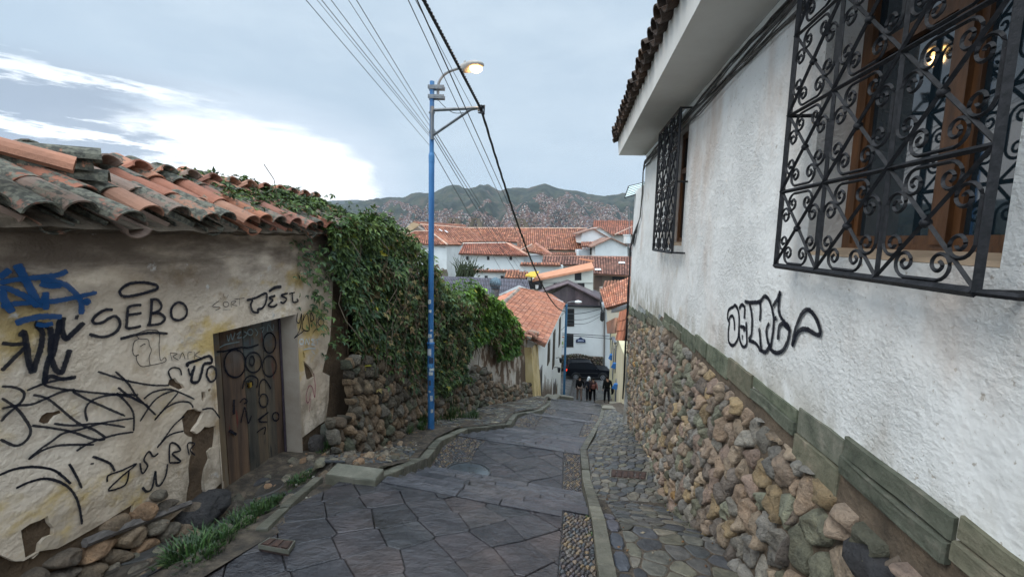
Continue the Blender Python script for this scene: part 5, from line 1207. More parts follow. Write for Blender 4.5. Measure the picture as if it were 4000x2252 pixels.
for i, (pts, l) in enumerate(((((1585, -20, 3.6), (1690, 190, 5.2), (1770, 330, 6.2), (1850, 440, 7.2), (1900, 600, 10), (2000, 850, 18), (2080, 1040, 26)), 'faint thin wire left of the thick twisted cable'), (((1620, -20, 3.8), (1700, 130, 4.8), (1775, 265, 5.8), (1840, 410, 7.0), (1890, 520, 9), (1980, 740, 15), (2060, 960, 23)), 'thin dark wire just left of the thick twisted cable'), (((1612, -20, 3.8), (1690, 120, 4.8), (1765, 255, 5.8), (1845, 420, 7.1)), 'short thin wire ending at the bracket of the blue post'))):
    wire('overhead_wire', pts, .0045 if i != 1 else .007, l, M_wire if i != 1 else M_cabk, WG)
# loose stones and lumps on the strip between the left wall and the lane
ls = MB(); rl = random.Random(77)
for k in range(230):
    y = rl.uniform(1.6, 6.2); x = lerp(xl(y) + .05, kL(y) - .3 if y > 3.9 else kL(y) - .45, rl.random() ** 1.5); s = rl.choice([.018, .025, .035, .05, .07]) * rl.uniform(.7, 1.2); z = zleft(x, y)
    poly = [(x + s * rl.uniform(.75, 1.2) * cos(t), y + s * 1.2 * rl.uniform(.75, 1.2) * sin(t)) for t in [2 * pi * q / 7 for q in range(7)]]
    dome(ls, poly, lambda a, b, h, z=z: V((a, b, z + h)), s * .55, .001, pick(PALL, .35), rings=((1, -.5), (.97, .4), (.8, .85), (.4, 1.0)), smooth=1, rough=.9, rs=20)
ls.build('loose_stones', M_wstone, smooth=True, props=dict(kind='stuff'), origin=(0, 0, 0))
# bare hanging runners and dry leaves in front of the creeper
rn = random.Random(55); dm = MB(); sm_ = MB()
for i in range(34):
    y = rn.uniform(5.6, 10); z0 = interp(TOPC, y) - rn.uniform(.2, 1.2); L = rn.uniform(.5, 1.5); pts = [lwv(y + .10 * sin(k * 1.1 + i), z0 - L * k / 7, .62 - .03 * k + .03 * sin(k * 2 + i)) for k in range(8)]
    sm_.tube(pts, rn.uniform(.003, .006), 4)
    for k in range(rn.randint(3, 12)):
        p = rn.choice(pts); c = rn.choice([(.16, .10, .05), (.11, .07, .04), (.08, .11, .04), (.2, .15, .06)]); leaf(dm, p + V((rn.uniform(0, .05), rn.uniform(-.05, .05), rn.uniform(-.06, .06))), rn.uniform(.05, .11), V((1, -.25, .15)).normalized(), c + (1,), rn)
sm_.build('runners', M_stem, cr); dm.build('dry_leaves', M_leaf, cr)
# ---------------------------------------------------------------- tiled roofs of the old town
M_rtile = mat('red clay roof', [(.3, (.62, .62, .62)), (.5, (1, 1, 1)), (.72, (1.45, 1.3, 1.15))], .9, 8, rough=.9, bump=0, layers=(((.10, .065, .05), 1.6, .60, .76, (1, 1, 1), 8),))
M_wall = mat('whitewashed wall', [(.3, (.60, .60, .58)), (.6, (.72, .72, .70)), (.8, (.76, .76, .74))], .35, 8, rough=.9, layers=(((.36, .32, .27), .6, .62, .8, (1, 1, .4), 7),))
M_dark = mat('dark opening', [(0, (.012, .011, .011))], rough=.5, vcol=True)
M_tan = mat('ochre timber', [(.3, (.4, .28, .16)), (.7, (.52, .38, .24))], 1, 4)
M_stone2 = mat('carved brown stone', [(.3, (.10, .08, .06)), (.6, (.2, .16, .115)), (.8, (.27, .22, .17))], 1.2, 8, rough=.95)
M_sheet = mat('rusted brown sheet metal', [(.36, (.055, .040, .044)), (.5, (.10, .075, .078)), (.62, (.13, .10, .10)), (.75, (.26, .25, .24))], .9, 7, rough=.6, stretch=(1.2, 1, .35))
TRC = [(.34, .135, .075), (.29, .11, .065), (.40, .165, .095), (.25, .10, .065), (.37, .15, .10), (.45, .21, .13)]
def tiled(mb, A, B, C, D, pitch=.24, course=.42, h=.07, pal=TRC, caps=True, under=.12, var=.22):
    """barrel tiled roof plane: A-B eave, D-C ridge. barrels run from ridge to eave"""
    A, B, C, D = map(V, (A, B, C, D)); Lw = max((B - A).length, (C - D).length); Ls = max((D - A).length, (C - B).length)
    n = max(2, min(150, round(Lw / pitch))); m = max(2, min(16, round(Ls / course)))
    nrm = (B - A).cross(D - A) if (B - A).length > .1 else (B - A + C - D).cross(D - A)
    if nrm.length < 1e-6: nrm = (C - D).cross(D - A)
    nrm.normalize()
    if nrm.z < 0: nrm = -nrm
    prof = (0, .8, 1, .8); h = max(h, (Lw / n) * .36)
    for j in range(m):
        t0, t1 = j / m, (j + 1) / m
        for i in range(n):
            c = rnd.choice(pal); k = 1 + rnd.uniform(-var, var)
            for s in range(4):
                a, b = (i + s / 4) / n, (i + (s + 1) / 4) / n; ha, hb = prof[s] * h, prof[(s + 1) % 4] * h
                k2 = (.42, 1, 1, .6)[s]  # channel faces coloured darker: painted shade between the barrels, with some grime
                lo, hi = nrm * .025, nrm * .0
                mb.quad(A.lerp(B, a).lerp(D.lerp(C, a), t0) + nrm * ha + lo, A.lerp(B, b).lerp(D.lerp(C, b), t0) + nrm * hb + lo,
                        A.lerp(B, b).lerp(D.lerp(C, b), t1) + nrm * hb + hi, A.lerp(B, a).lerp(D.lerp(C, a), t1) + nrm * ha + hi, (c[0] * k * k2, c[1] * k * k2, c[2] * k * k2, 1))
    q = nrm * under; g = (.5, .4, .34, 1)
    mb.hexa([A - q, B - q, C - q, D - q], [A - nrm * .004, B - nrm * .004, C - nrm * .004, D - nrm * .004], (.22, .11, .07, 1))
def ridge(mb, a, b, r=.13, col=(.5, .36, .28, 1), wob=0):
    mb.tube([V(a), V(a).lerp(V(b), .5) + V((0, 0, wob)), V(b)], r, 6, col)
def pw(mb, px, y, d, col=None):                   # wall piece: photo outline at distance y, real depth d behind it
    mb.prism([P(a, b, y) for a, b in px], (0, d, 0), col)
def win(parent, px0, py0, px1, py1, y, frame=None, name='window', arch=False, rec=.05):
    a, b, c, d = P(px0, py1, y), P(px1, py1, y), P(px1, py0, y), P(px0, py0, y); w = abs(b.x - a.x); fw = w * .09
    mb = MB(); pts = [a, b, c, d]
    if arch:
        r = (b.x - a.x) / 2; cx = (a.x + b.x) / 2; zt = d.z - r; pts = [a, b] + [V((cx + r * cos(t), a.y, zt + r * sin(t))) for t in [pi * k / 8 for k in range(9)]]
    cen = sum(pts, V()) / len(pts)
    out = [cen + (p - cen) * 1.0 for p in pts]; inn = [cen + (p - cen) * .86 for p in pts]; n = len(pts)
    for k in range(n): mb.hexa([out[k] + V((0, -.04, 0)), out[(k + 1) % n] + V((0, -.04, 0)), inn[(k + 1) % n] + V((0, -.04, 0)), inn[k] + V((0, -.04, 0))], [out[k] + V((0, .02, 0)), out[(k + 1) % n] + V((0, .02, 0)), inn[(k + 1) % n] + V((0, .02, 0)), inn[k] + V((0, .02, 0))], frame or (3, 2.5, 2.2, 1))
    if arch or w > .8:
        mb.box((cen.x - fw * .4, a.y - .045, a.z), (cen.x + fw * .4, a.y - .02, max(p.z for p in pts) - .05), frame or (3, 2.5, 2.2, 1))
    f = mb.build(name, M_dark, parent); mb = MB(); mb.prism([p + V((0, -.012, 0)) for p in inn], (0, .02, 0), (1, 1.2, 1.4, 1)); mb.build('pane', M_dark, f)
# ---- church and convent block
YC = 88
ap = thing('convent_wing', 'long white convent wing with arched windows and red hipped roofs behind the blue pole', 'convent building', P(1640, 1190, 78))
mb = MB(); pw(mb, [(1506, 955), (1745, 957), (1745, 1200), (1500, 1200)], 78, 10); 
a, b = P(1745, 957, 78), P(1803, 952, 86); z0 = P(1745, 1200, 78).z
mb.prism([a, V((a.x, a.y, z0)), V((b.x, b.y, z0)), b], (-.5, .6, 0))
pw(mb, [(1700, 955), (1800, 952), (1800, 1060), (1700, 1060)], 86, 6)
mb.build('wall', M_wall, ap)
rf = MB()
tiled(rf, P(1496, 951, 77.4), P(1748, 957, 77.4), P(1680, 905, 83), P(1622, 904, 83), .42, .7, .12)
tiled(rf, P(1748, 957, 77.4), P(1806, 957, 85.5), P(1700, 905, 84), P(1680, 905, 83), .5, .7, .12)
ridge(rf, P(1748, 955, 77.3), P(1680, 904, 83), .16); ridge(rf, P(1496, 950, 77.3), P(1622, 903, 83), .16); ridge(rf, P(1622, 903, 83), P(1690, 903, 83.2), .16)
rf.build('roof', M_rtile, ap)
cu = MB(); cu.tube([P(1540, 958, 77.9), P(1570, 966, 77.9), P(1600, 960, 77.9), P(1650, 967, 77.9), P(1700, 960, 77.9), P(1740, 966, 77.9)], .05, 5, (.5, .4, .35, 1)); cu.build('cornice', M_wall, ap)
for x0, x1, y0, y1 in ((1566, 1594, 980, 1018), (1645, 1673, 982, 1018)): win(ap, x0, y0, x1, y1, 78, (2, 3, 4, 1), arch=True)
ch = thing('church', 'huge church with long red tiled nave roof and tan gable behind the wires', 'church', P(2000, 1000, YC))
rf = MB()
tiled(rf, P(1690, 952, 86), P(1884, 944, 90), P(1826, 891, 97), P(1650, 878, 96), .45, .75, .12)
tiled(rf, P(1884, 944, 90), P(2022, 946, 90), P(2022, 890, 97), P(1826, 891, 97), .45, .75, .12)
tiled(rf, P(2020, 974, 87), P(2272, 978, 87), P(2292, 893, 97), P(2020, 891, 97), .45, .75, .12)
ridge(rf, P(1640, 876, 96), P(1826, 890, 97), .2); ridge(rf, P(1826, 890, 97), P(2294, 892, 97), .2); ridge(rf, P(1884, 943, 89.8), P(1826, 890, 96.8), .15, (.25, .12, .08, 1)); 
tiled(rf, P(1640, 877, 96), P(1826, 888, 97), P(1816, 878, 101), P(1612, 866, 98), .45, .75, .12)
rf.build('roof', M_rtile, ch)
mb = MB(); pw(mb, [(1880, 948), (2022, 948), (2022, 990), (1880, 990)], 90.5, 6); pw(mb, [(2022, 976), (2268, 980), (2268, 1010), (2022, 1010)], 88, 8, (.8, .78, .7, 1)); mb.build('wall', M_wall, ch)
mb = MB(); pw(mb, [(1545, 926), (1612, 872), (1660, 905), (1700, 940), (1600, 945)], 84.5, 3, (.25, .2, .16, 1))
bge = MB(); bge.prism([P(1541, 927, 83.2), P(1612, 867, 83.2), P(1640, 878, 83.2), P(1575, 920, 83.2)], (0, .5, 0)); bge.build('barge_board', M_tan, ch)
mb.build('pediment', M_rtile, ch)
sk = MB()
for x, y in ((1714, 895), (1736, 900)): sk = MB(); sk.prism([P(x, y, 92.8), P(x + 5, y, 92.8), P(x + 16, y + 8, 91.4), P(x + 11, y + 8, 91.4)], (0, -.25, .05), (1, 1.05, 1.1, 1)); sk.build('skylight', M_wall, ch)
def belfry(x, y, w, h, d, lab):
    t = thing('belfry', lab, 'belfry', P(x, y, d), 'stone belfries'); s = P(x + 1, y, d).x - P(x, y, d).x; o = P(x, y, d); W_ = w * s; H = h * s
    mb = MB(); B = lambda a, b, c, e: mb.box((o.x + a * W_, d - .5, o.z + c * H), (o.x + b * W_, d + 1.2, o.z + e * H))
    B(-.5, .5, 0, .16); B(-.42, -.14, .16, .5); B(.14, .42, .16, .5); B(-.46, .46, .5, .58); B(-.3, -.1, .58, .82); B(.1, .3, .58, .82)
    mb.prism([V((o.x + W_ * a, d - .45, o.z + H * b)) for a, b in ((-.3, .82), (.3, .82), (.2, .92), (0, 1.0), (-.2, .92))], (0, 1.4, 0))
    for a, b in ((-.44, .58), (.44, .58), (-.3, .84), (.3, .84), (-.5, .2), (.5, .2)): mb.lathe((o.x + a * W_, d, o.z + b * H), [(.05 * W_, 0), (.06 * W_, .04 * H), (.02 * W_, .1 * H), (.035 * W_, .13 * H), (.005, .18 * H)], 8)
    mb.lathe((o.x, d + .2, o.z + H * .22), [(.09 * W_, 0), (.06 * W_, .08 * H), (.03 * W_, .16 * H)], 8)
    mb.build('bell_gable', M_stone2, t)
belfry(1772, 878, 56, 28, 104, 'brown stone belfry just right of the blue pole above the church ridge')
belfry(1858, 891, 58, 40, 106, 'tallest brown stone belfry standing mid church ridge behind the thin wires')
belfry(2038, 891, 54, 38, 108, 'brown stone belfry behind the thick black cable on the church ridge')
bl = thing('balustrade', 'dark carved stone tower parapet with arches left of the convent roofs', 'tower parapet', P(1528, 925, 100))
mb = MB()
pw(mb, [(1496, 918), (1562, 916), (1562, 926), (1496, 926)], 100, 5); pw(mb, [(1494, 899), (1562, 899), (1562, 903), (1494, 903)], 100, 5)
for k in range(7): pw(mb, [(1496 + k * 10.5, 902), (1500 + k * 10.5, 902), (1500 + k * 10.5, 919), (1496 + k * 10.5, 919)], 100, 5)
for k in range(8): mb.lathe(P(1498 + k * 8.8, 899, 101), [(.25, 0), (.3, .2), (.1, .4), (.02, .7)], 6)
pw(mb, [(1500, 903), (1560, 903), (1560, 918), (1500, 918)], 102.5, 2, (.5, .5, .5, 1)); mb.build('parapet', M_stone2, bl)
ry = thing('tiled_house', 'low red tiled roofs far left of the convent beyond the creeper', 'house', P(1450, 960, 110))
mb = MB(); tiled(mb, P(1395, 950, 108), P(1530, 950, 108), P(1545, 929, 116), P(1400, 928, 116), .6, 1, .1, [(.42, .19, .11), (.5, .24, .14)]); mb.build('roof', M_rtile, ry)
mb = MB(); pw(mb, [(1398, 951), (1528, 951), (1528, 990), (1398, 990)], 109, 5, (.8, .55, .4, 1)); mb.build('wall', M_wall, ry)
lo_ = thing('convent_wing', 'low white wing with three small brown windows in front of the church', 'convent building', P(1930, 1060, 70))
mb = MB(); pw(mb, [(1797, 995), (2046, 998), (2046, 1062), (1797, 1062)], 70, 8); mb.build('wall', M_wall, lo_)
rf = MB(); tiled(rf, P(1790, 992, 69.3), P(2064, 1000, 69.3), P(1976, 950, 75), P(1812, 952, 75), .42, .7, .12, [(.30, .10, .06), (.25, .085, .055), (.35, .13, .08)]); tiled(rf, P(2064, 1000, 69.3), P(2060, 985, 78), P(1990, 950, 78), P(1976, 950, 75), .42, .7, .12)
ridge(rf, P(1808, 951, 75), P(1978, 949, 75), .2, (.62, .5, .42, 1)); ridge(rf, P(1978, 949, 75), P(2066, 998, 69.2), .2, (.5, .3, .22, 1)); rf.build('roof', M_rtile, lo_)
for x in (1826, 1907, 1995): win(lo_, x - 5, 1001, x + 5, 1015, 70, (8, 3, 2, 1))
hp_ = thing('tiled_house', 'small white house with hipped red roof tucked below the long nave', 'house', P(2080, 1030, 74))
mb = MB(); pw(mb, [(2045, 997), (2118, 997), (2118, 1034), (2045, 1034)], 74, 5, (.85, .85, .88, 1)); mb.build('wall', M_wall, hp_)
rf = MB(); tiled(rf, P(2034, 978, 73.4), P(2148, 1000, 73.4), P(2094, 952, 77), P(2072, 958, 77), .42, .7, .1); ridge(rf, P(2092, 951, 77), P(2156, 996, 73.3), .28, (.42, .2, .14, 1)); ridge(rf, P(2034, 976, 73.3), P(2078, 954, 77), .14); rf.build('roof', M_rtile, hp_)
# right hand gables
for i, (pts, y, lab, roofs) in enumerate((
  ([(2273, 908), (2318, 893), (2378, 926), (2378, 948), (2270, 948)], 84, 'white gabled house end touching the right end of the nave roof', [((2258, 911), (2318, 891)), ((2318, 891), (2388, 931))]),
  ([(2330, 889), (2342, 886), (2398, 920), (2398, 935), (2330, 935)], 88, 'farther white gable peeping over the roof beside it at the right', [((2330, 891), (2342, 884)), ((2342, 884), (2400, 921))]),
  ([(2325, 957), (2390, 929), (2450, 958), (2452, 1008), (2325, 1008)], 76, 'biggest white gabled house end near the right wall corner', [((2312, 962), (2389, 927)), ((2389, 927), (2452, 958))]))):
    g = thing('gabled_house', lab, 'house', P(2360, 960, y)); mb = MB(); pw(mb, pts, y, 8); mb.build('wall', M_wall, g); mb = MB()
    for a, b in roofs:
        pa, pb_ = P(*a, y - .5), P(*b, y - .5); mb.prism([pa, pb_, pb_ + V((0, 0, -.22)), pa + V((0, 0, -.22))], (0, 9, 0), (.26, .15, .11, 1)); 
    mb.build('roof', M_rtile, g)
cn = thing('courtyard_wall', 'white courtyard wall with a thin strip of red tiles between the gables and the nave', 'wall', P(2300, 1000, 80))
mb = MB(); pw(mb, [(2256, 975), (2322, 975), (2322, 1004), (2256, 1004)], 80, 3, (.9, .92, .98, 1)); pw(mb, [(2254, 978), (2262, 978), (2262, 1002), (2254, 1002)], 79, 1); mb.build('wall', M_wall, cn)
mb = MB(); tiled(mb, P(2268, 963, 79), P(2345, 963, 79), P(2350, 945, 83), P(2270, 945, 83), .4, .7, .1); mb.build('roof', M_rtile, cn); mb = MB(); tiled(mb, P(2150, 996, 79.5), P(2252, 998, 79.5), P(2252, 987, 83), P(2152, 985, 83), .4, .7, .1); mb.build('roof', M_rtile, cn)
mb = MB(); pw(mb, [(2306, 966), (2326, 966), (2326, 990), (2306, 995)], 79.5, .3, (3, 2, 1, 1)); mb.build('doorway', M_dark, cn)
fr_ = thing('tiled_house', 'large dark red tiled roof highest at the far right below the hills', 'house', P(2400, 900, 120))
mb = MB(); tiled(mb, P(2316, 889, 118), P(2480, 889, 118), P(2480, 862, 126), P(2318, 862, 126), .6, .9, .1, [(.33, .12, .07), (.28, .10, .06)]); tiled(mb, P(2330, 917, 110), P(2412, 917, 110), P(2412, 887, 116), P(2336, 888, 116), .6, .9, .1, [(.28, .11, .07)]); tiled(mb, P(2405, 917, 110), P(2480, 917, 110), P(2480, 885, 116), P(2408, 885, 116), .6, .9, .1, [(.30, .12, .08)]); ridge(mb, P(2402, 916, 109.8), P(2470, 885, 115.8), .2); mb.build('roof', M_rtile, fr_)
mb = MB(); pw(mb, [(2400, 918), (2480, 918), (2480, 950), (2400, 950)], 111, 4, (.8, .75, .7, 1)); mb.build('wall', M_wall, fr_)
mb = MB(); pw(mb, [(2448, 917), (2462, 917), (2462, 950), (2448, 950)], 74, 2); pw(mb, [(2446, 915), (2464, 915), (2464, 919), (2446, 919)], 73.9, 2.2); t_ = thing('chimney', 'white masonry chimney by the corner of the white house at the right', 'chimney', P(2455, 950, 74)); mb.build('stack', M_wall, t_)
# second row: long roofs and garden walls
lr = thing('long_tiled_house', 'long low house under dark striped tiles with two skylights at the right', 'house', P(2380, 1130, 58))
rf = MB(); RD = [(.25, .115, .08), (.20, .09, .065), (.30, .14, .10), (.16, .075, .055)]
tiled(rf, P(2318, 1070, 57), P(2470, 1078, 57), P(2470, 1004, 64), P(2312, 1003, 64), .4, .6, .14, RD); tiled(rf, P(2115, 1036, 60), P(2312, 1036, 60), P(2316, 1003, 64), P(2122, 1000, 64), .42, .6, .13, RD); ridge(rf, P(2120, 999, 64), P(2470, 1004, 64), .15, (.3, .17, .12, 1)); rf.build('roof', M_rtile, lr)
mb = MB(); pw(mb, [(2320, 1074), (2470, 1080), (2470, 1150), (2320, 1150)], 58, 5, (.27, .21, .17, 1)); mb.build('wall', M_wall, lr)
mb = MB(); pw(mb, [(2392, 1078), (2440, 1080), (2440, 1100), (2392, 1096)], 57.9, .2, (1, 1, 1, 1)); mb.build('opening', M_dark, lr); mb = MB(); pw(mb, [(2322, 1078), (2352, 1078), (2352, 1128), (2322, 1128)], 57.9, .2, (9, 6, 4.5, 1)); mb.build('opening', M_dark, lr)
sk = MB()
for x, y, d in ((2426, 1024, 61.6), (2333, 1050, 58.8)): sk = MB(); sk.prism([P(x - 11, y, d), P(x + 11, y, d), P(x + 14, y + 6, d - .6), P(x - 10, y + 6, d - .6)], (0, -.3, .1)); sk.build('skylight', M_wall, lr)
gw = thing('garden_wall', 'long white garden wall capped with a row of red tiles in front of the convent', 'wall', P(1980, 1090, 56))
mb = MB(); pw(mb, [(1780, 1058), (2062, 1062), (2062, 1095), (1780, 1092)], 56, 1); pw(mb, [(2032, 1034), (2200, 1036), (2200, 1080), (2062, 1080), (2062, 1062), (2032, 1050)], 58, 1, (.95, .95, .93, 1)); mb.build('wall', M_wall, gw)
mb = MB(); tiled(mb, P(1812, 1060, 55.6), P(2030, 1062, 55.6), P(2030, 1055, 56.2), P(1812, 1053, 56.2), .4, .5, .1); tiled(mb, P(2030, 1036, 57.5), P(2192, 1038, 57.5), P(2186, 1028, 58.2), P(2034, 1026, 58.2), .4, .5, .1); mb.build('tile_coping', M_rtile, gw)
for a in (1896,): win(gw, a - 3, 1076, a + 9, 1086, 55.98)
win(gw, 1956, 1076, 1968, 1088, 55.98)
sh = thing('tiled_shed', 'little shed roofed with striped orange tiles left of the yellow canopy', 'shed', P(2015, 1090, 52))
mb = MB(); tiled(mb, P(1968, 1087, 51.5), P(2060, 1089, 51.5), P(2064, 1062, 54.5), P(1978, 1059, 54.5), .34, .5, .12, [(.40, .17, .09), (.30, .12, .07)]); mb.build('roof', M_rtile, sh); mb = MB(); pw(mb, [(1970, 1088), (2058, 1090), (2058, 1110), (1970, 1110)], 52, 2.5); mb.build('wall', M_wall, sh)
# grey corrugated roof and ventilator
gs = thing('corrugated_roof_shed', 'wide shed roof of grey purple corrugated sheets below the convent', 'shed', P(1880, 1170, 34))
mb = MB(); A, B, C, D = P(1640, 1165, 30), P(2085, 1185, 30), P(2062, 1092, 43), P(1690, 1078, 43)
tiled(mb, A, B, C, D, .16, 2.4, .035, [(.105, .095, .115), (.12, .105, .125), (.09, .082, .10)], var=.1); mb.build('roof', mat('grey fibre cement', [(.3, (.8, .8, .8)), (.7, (1.25, 1.25, 1.25))], .8, 7, rough=.75), gs)
mb = MB(); mb.prism([A, B, B + V((0, 0, -2.2)), A + V((0, 0, -2.2))], (0, .2, 0)); mb.build('wall', M_wall, gs)
vt = thing('roof_ventilator', 'round ribbed blue grey turbine ventilator on a conical base over the grey shed', 'ventilator', P(1935, 1180, 27))
o = P(1935, 1106, 27); s = 27 / 1650
M_vent = mat('blue grey steel', [(.3, (.07, .11, .13)), (.7, (.13, .18, .21))], 8, 4, rough=.4, metal=.5, vcol=True)
mb = MB(); rr_ = 24 * s; vs = []
for i in range(9):
    ph = -1.15 + 2.3 * i / 8
    for k in range(48): t = 2 * pi * k / 48 + ph * .5; r_ = rr_ * cos(ph) * (1.0 if k % 3 else .9); vs.append(o + V((r_ * cos(t), r_ * sin(t), rr_ * .95 * sin(ph))))
mb.add(vs, [(i * 48 + k, i * 48 + (k + 1) % 48, (i + 1) * 48 + (k + 1) % 48, (i + 1) * 48 + k) for i in range(8) for k in range(48)]); mb.lathe(o + V((0, 0, rr_ * .85)), [(rr_ * .42, 0), (rr_ * .3, .04), (.02, .06)], 20)
mb.build('turbine', M_vent, vt)
mb = MB(); mb.lathe(o + V((0, 0, -rr_ * 1.0)), [(rr_ * .62, 0), (rr_ * .78, .06), (rr_ * .86, .1), (rr_ * .5, .14)], 20); mb.build('collar', M_vent, vt)
mb = MB(); mb.lathe(o + V((0, 0, -rr_ * 3.2)), [(rr_ * .45, 0), (rr_ * .72, rr_ * 2.2)], 20, (1.6, 1.4, 1.3, 1)); mb.build('base', M_vent, vt)
# cactus like shrub
cs = thing('shrub', 'dark spiky shrub standing against the white convent wall', 'shrub', P(1815, 1085, 45)); mb = MB(); rq = random.Random(8)
for k in range(95):
    a = rq.uniform(-1.0, 1.15); L = rq.uniform(.8, 2.7) * (1 - .25 * abs(a)); p0 = P(1805 + rq.uniform(-25, 45), 1082, 45 + rq.uniform(-.8, .8)); pts = [p0]
    for j in range(1, 7): a2 = a * (j / 6) ** 1.2 + .25 * sin(j * 1.7 + k); pts.append(pts[-1] + V((sin(a2 + .1), rq.uniform(-.15, .15), cos(a2))) * L / 6)
    mb.tube(pts, [.05, .055, .05, .05, .04, .03, .012], 5, (rq.uniform(.6, 1.4),) * 3 + (1,))
for k in range(60):
    p0 = P(rq.uniform(1790, 1900), rq.uniform(1040, 1082), 45); d = V((rq.uniform(-.3, .5), 0, rq.uniform(0, .3))); mb.add([p0, p0 + d * .5 + V((0, 0, .12)), p0 + d, p0 + d * .5 - V((0, 0, .1))], [(0, 1, 2, 3)], (rq.uniform(.8, 1.8),) * 3 + (1,))
mb.build('branches', mat('spiky foliage', [(.3, (.025, .035, .015)), (.7, (.06, .075, .03))], 3, 4), cs)
rbl = thing('rubble_wall_end', 'stub of bare stone wall beside the spiky shrub', 'wall', P(1715, 1085, 46)); mb = MB(); pw(mb, [(1700, 1064), (1715, 1056), (1740, 1053), (1746, 1070), (1746, 1085), (1700, 1085)], 46, .8); mb.build('masonry', M_stone2, rbl)
# tan modern house with sloped orange roof, yellow canopy
tn = thing('cream_house', 'cream house with one sloping smooth orange roof and a black window', 'house', P(2200, 1140, 50))
mb = MB(); pw(mb, [(2085, 1094), (2317, 1045), (2317, 1150), (2120, 1160), (2085, 1160)], 50, 5, (.92, .9, .8, 1)); pw(mb, [(2122, 1102), (2317, 1102), (2317, 1105), (2122, 1105)], 49.9, .1, (.6, .6, .55, 1)); mb.build('wall', M_wall, tn)
mb = MB(); A, B, C, D = P(2080, 1092, 49.5), P(2320, 1045, 49.5), P(2312, 1023, 54), P(2098, 1070, 54)
mb.hexa([A - V((0, 0, .25)), B - V((0, 0, .25)), C - V((0, 0, .25)), D - V((0, 0, .25))], [A, B, C, D], (1, 1, 1, 1)); mb.hexa([C, C + V((.4, 0, .2)), P(2270, 1008, 54), P(2262, 1012, 54)], [p + V((0, .6, 0)) for p in (C, C + V((.4, 0, .2)), P(2270, 1008, 54), P(2262, 1012, 54))])
mb.build('roof', mat('smooth orange tile', [(.3, (.48, .2, .105)), (.7, (.60, .28, .16))], 1.5, 6, rough=.8), tn)
win(tn, 2245, 1064, 2271, 1094, 50, (1, 1, 1, 1)); win(tn, 2162, 1101, 2187, 1113, 50, (8, 8, 8, 1)); win(tn, 2256, 1105, 2283, 1124, 50, (4, 3, 3, 1))
mb = MB(); pw(mb, [(2064, 1096), (2120, 1096), (2116, 1130), (2064, 1128)], 49.6, .3); mb.build('opening', M_dark, tn)
yc = thing('canopy', 'yellow plastic canopy on black posts left of the cream house', 'canopy', P(2075, 1125, 48))
mb = MB(); mb.hexa(*[[p + V((0, 0, h)) for p in (P(2051, 1078, 47.5), P(2090, 1085, 47.5), P(2106, 1062, 51), P(2072, 1064, 51))] for h in (0, .12)]); mb.build('sheet', mat('yellow sheet', [(0, (.62, .40, .03))], rough=.6, vcol=False), yc)
for x in (2058, 2076): mb = MB(); mb.tube([P(x, 1082, 47.8), P(x, 1128, 47.8)], .07, 4); mb.build('post', M_iron, yc)
bu = thing('bucket', 'white bucket standing in the dark opening under the yellow canopy', 'bucket', P(2097, 1127, 48)); mb = MB(); mb.lathe(P(2097, 1127, 48), [(.15, 0), (.19, .4), (.205, .41)], 14, (1, .95, .9, 1)); mb.lathe(P(2097, 1127, 48) + V((0, 0, .41)), [(.19, 0), (.15, .03)], 14, (.4, .35, .3, 1)); mb.build('pail', M_wall, bu)
# ---- white house at the foot of the lane with sheet metal gable
YE = 45
eh = thing('street_end_house', 'white two storey house closing the lane, brown sheet metal gable and rubble foot', 'house', P(2230, 1480, YE))
mb = MB(); pw(mb, [(2120, 1200), (2135, 1185), (2345, 1193), (2360, 1196), (2382, 1196), (2382, 1500), (2120, 1500)], YE, 7); mb.build('wall', M_wall, eh)
mb = MB()
gp = [(2128, 1165), (2218, 1113), (2346, 1172), (2346, 1194), (2128, 1187)]
for k in range(22):                               # corrugated vertical sheets
    x0, x1 = 2128 + k * 9.9, 2128 + (k + 1) * 9.9; top = lambda x: lerp(1165, 1113, (x - 2128) / 90) if x < 2218 else lerp(1113, 1172, (x - 2218) / 128)
    bot = lambda x: lerp(1187, 1194, (x - 2128) / 218); c = rnd.choice([(.9, .8, .8, 1), (1, 1, 1, 1), (1.7, 1.7, 1.6, 1), (.8, .75, .8, 1), (1.2, 1.1, 1.1, 1)]) if k % 3 == 0 or k == 0 else c
    mb.prism([P(x0, top(x0), YE - .3), P(x1, top(x1), YE - .3), P(x1, bot(x1), YE - .3), P(x0, bot(x0), YE - .3)], (0, .22 + .05 * (k % 2), 0), c)
mb.build('gable_cladding', M_sheet, eh)
mb = MB()
for a, b, c, d in (((2098, 1146, YE - .6), (2218, 1105, YE - .6), (2218, 1085, YE + 8), (2110, 1122, YE + 8)), ((2218, 1105, YE - .6), (2354, 1175, YE - .6), (2340, 1140, YE + 8), (2218, 1085, YE + 8))):
    q = [P(*a), P(*b), P(*c), P(*d)]; mb.hexa([p - V((0, 0, .16)) for p in q], q, (1.1, 1.05, 1.05, 1))
ridge(mb, P(2098, 1146, YE - .65), P(2218, 1105, YE - .65), .12, (1.6, 1.5, 1.5, 1)); ridge(mb, P(2218, 1105, YE - .65), P(2354, 1175, YE - .65), .12, (1.6, 1.5, 1.5, 1)); mb.build('roof', M_sheet, eh)
mb = MB(); mb.tube([P(2128, 1190, YE - .35), P(2350, 1197, YE - .35)], .12, 6); mb.build('gutter', M_iron, eh)
win(eh, 2215, 1205, 2243, 1274, YE, (3, 2.2, 2, 1), name='shutter'); win(eh, 2212, 1303, 2240, 1355, YE, (3, 2.2, 2, 1), name='shutter')
mb = MB(); mb.tube([P(2362, 1200, YE - .15), P(2360, 1440, YE - .15)], .09, 6, (.25, .23, .22, 1)); mb.build('downpipe', M_wall, eh)
fb_ = MB()
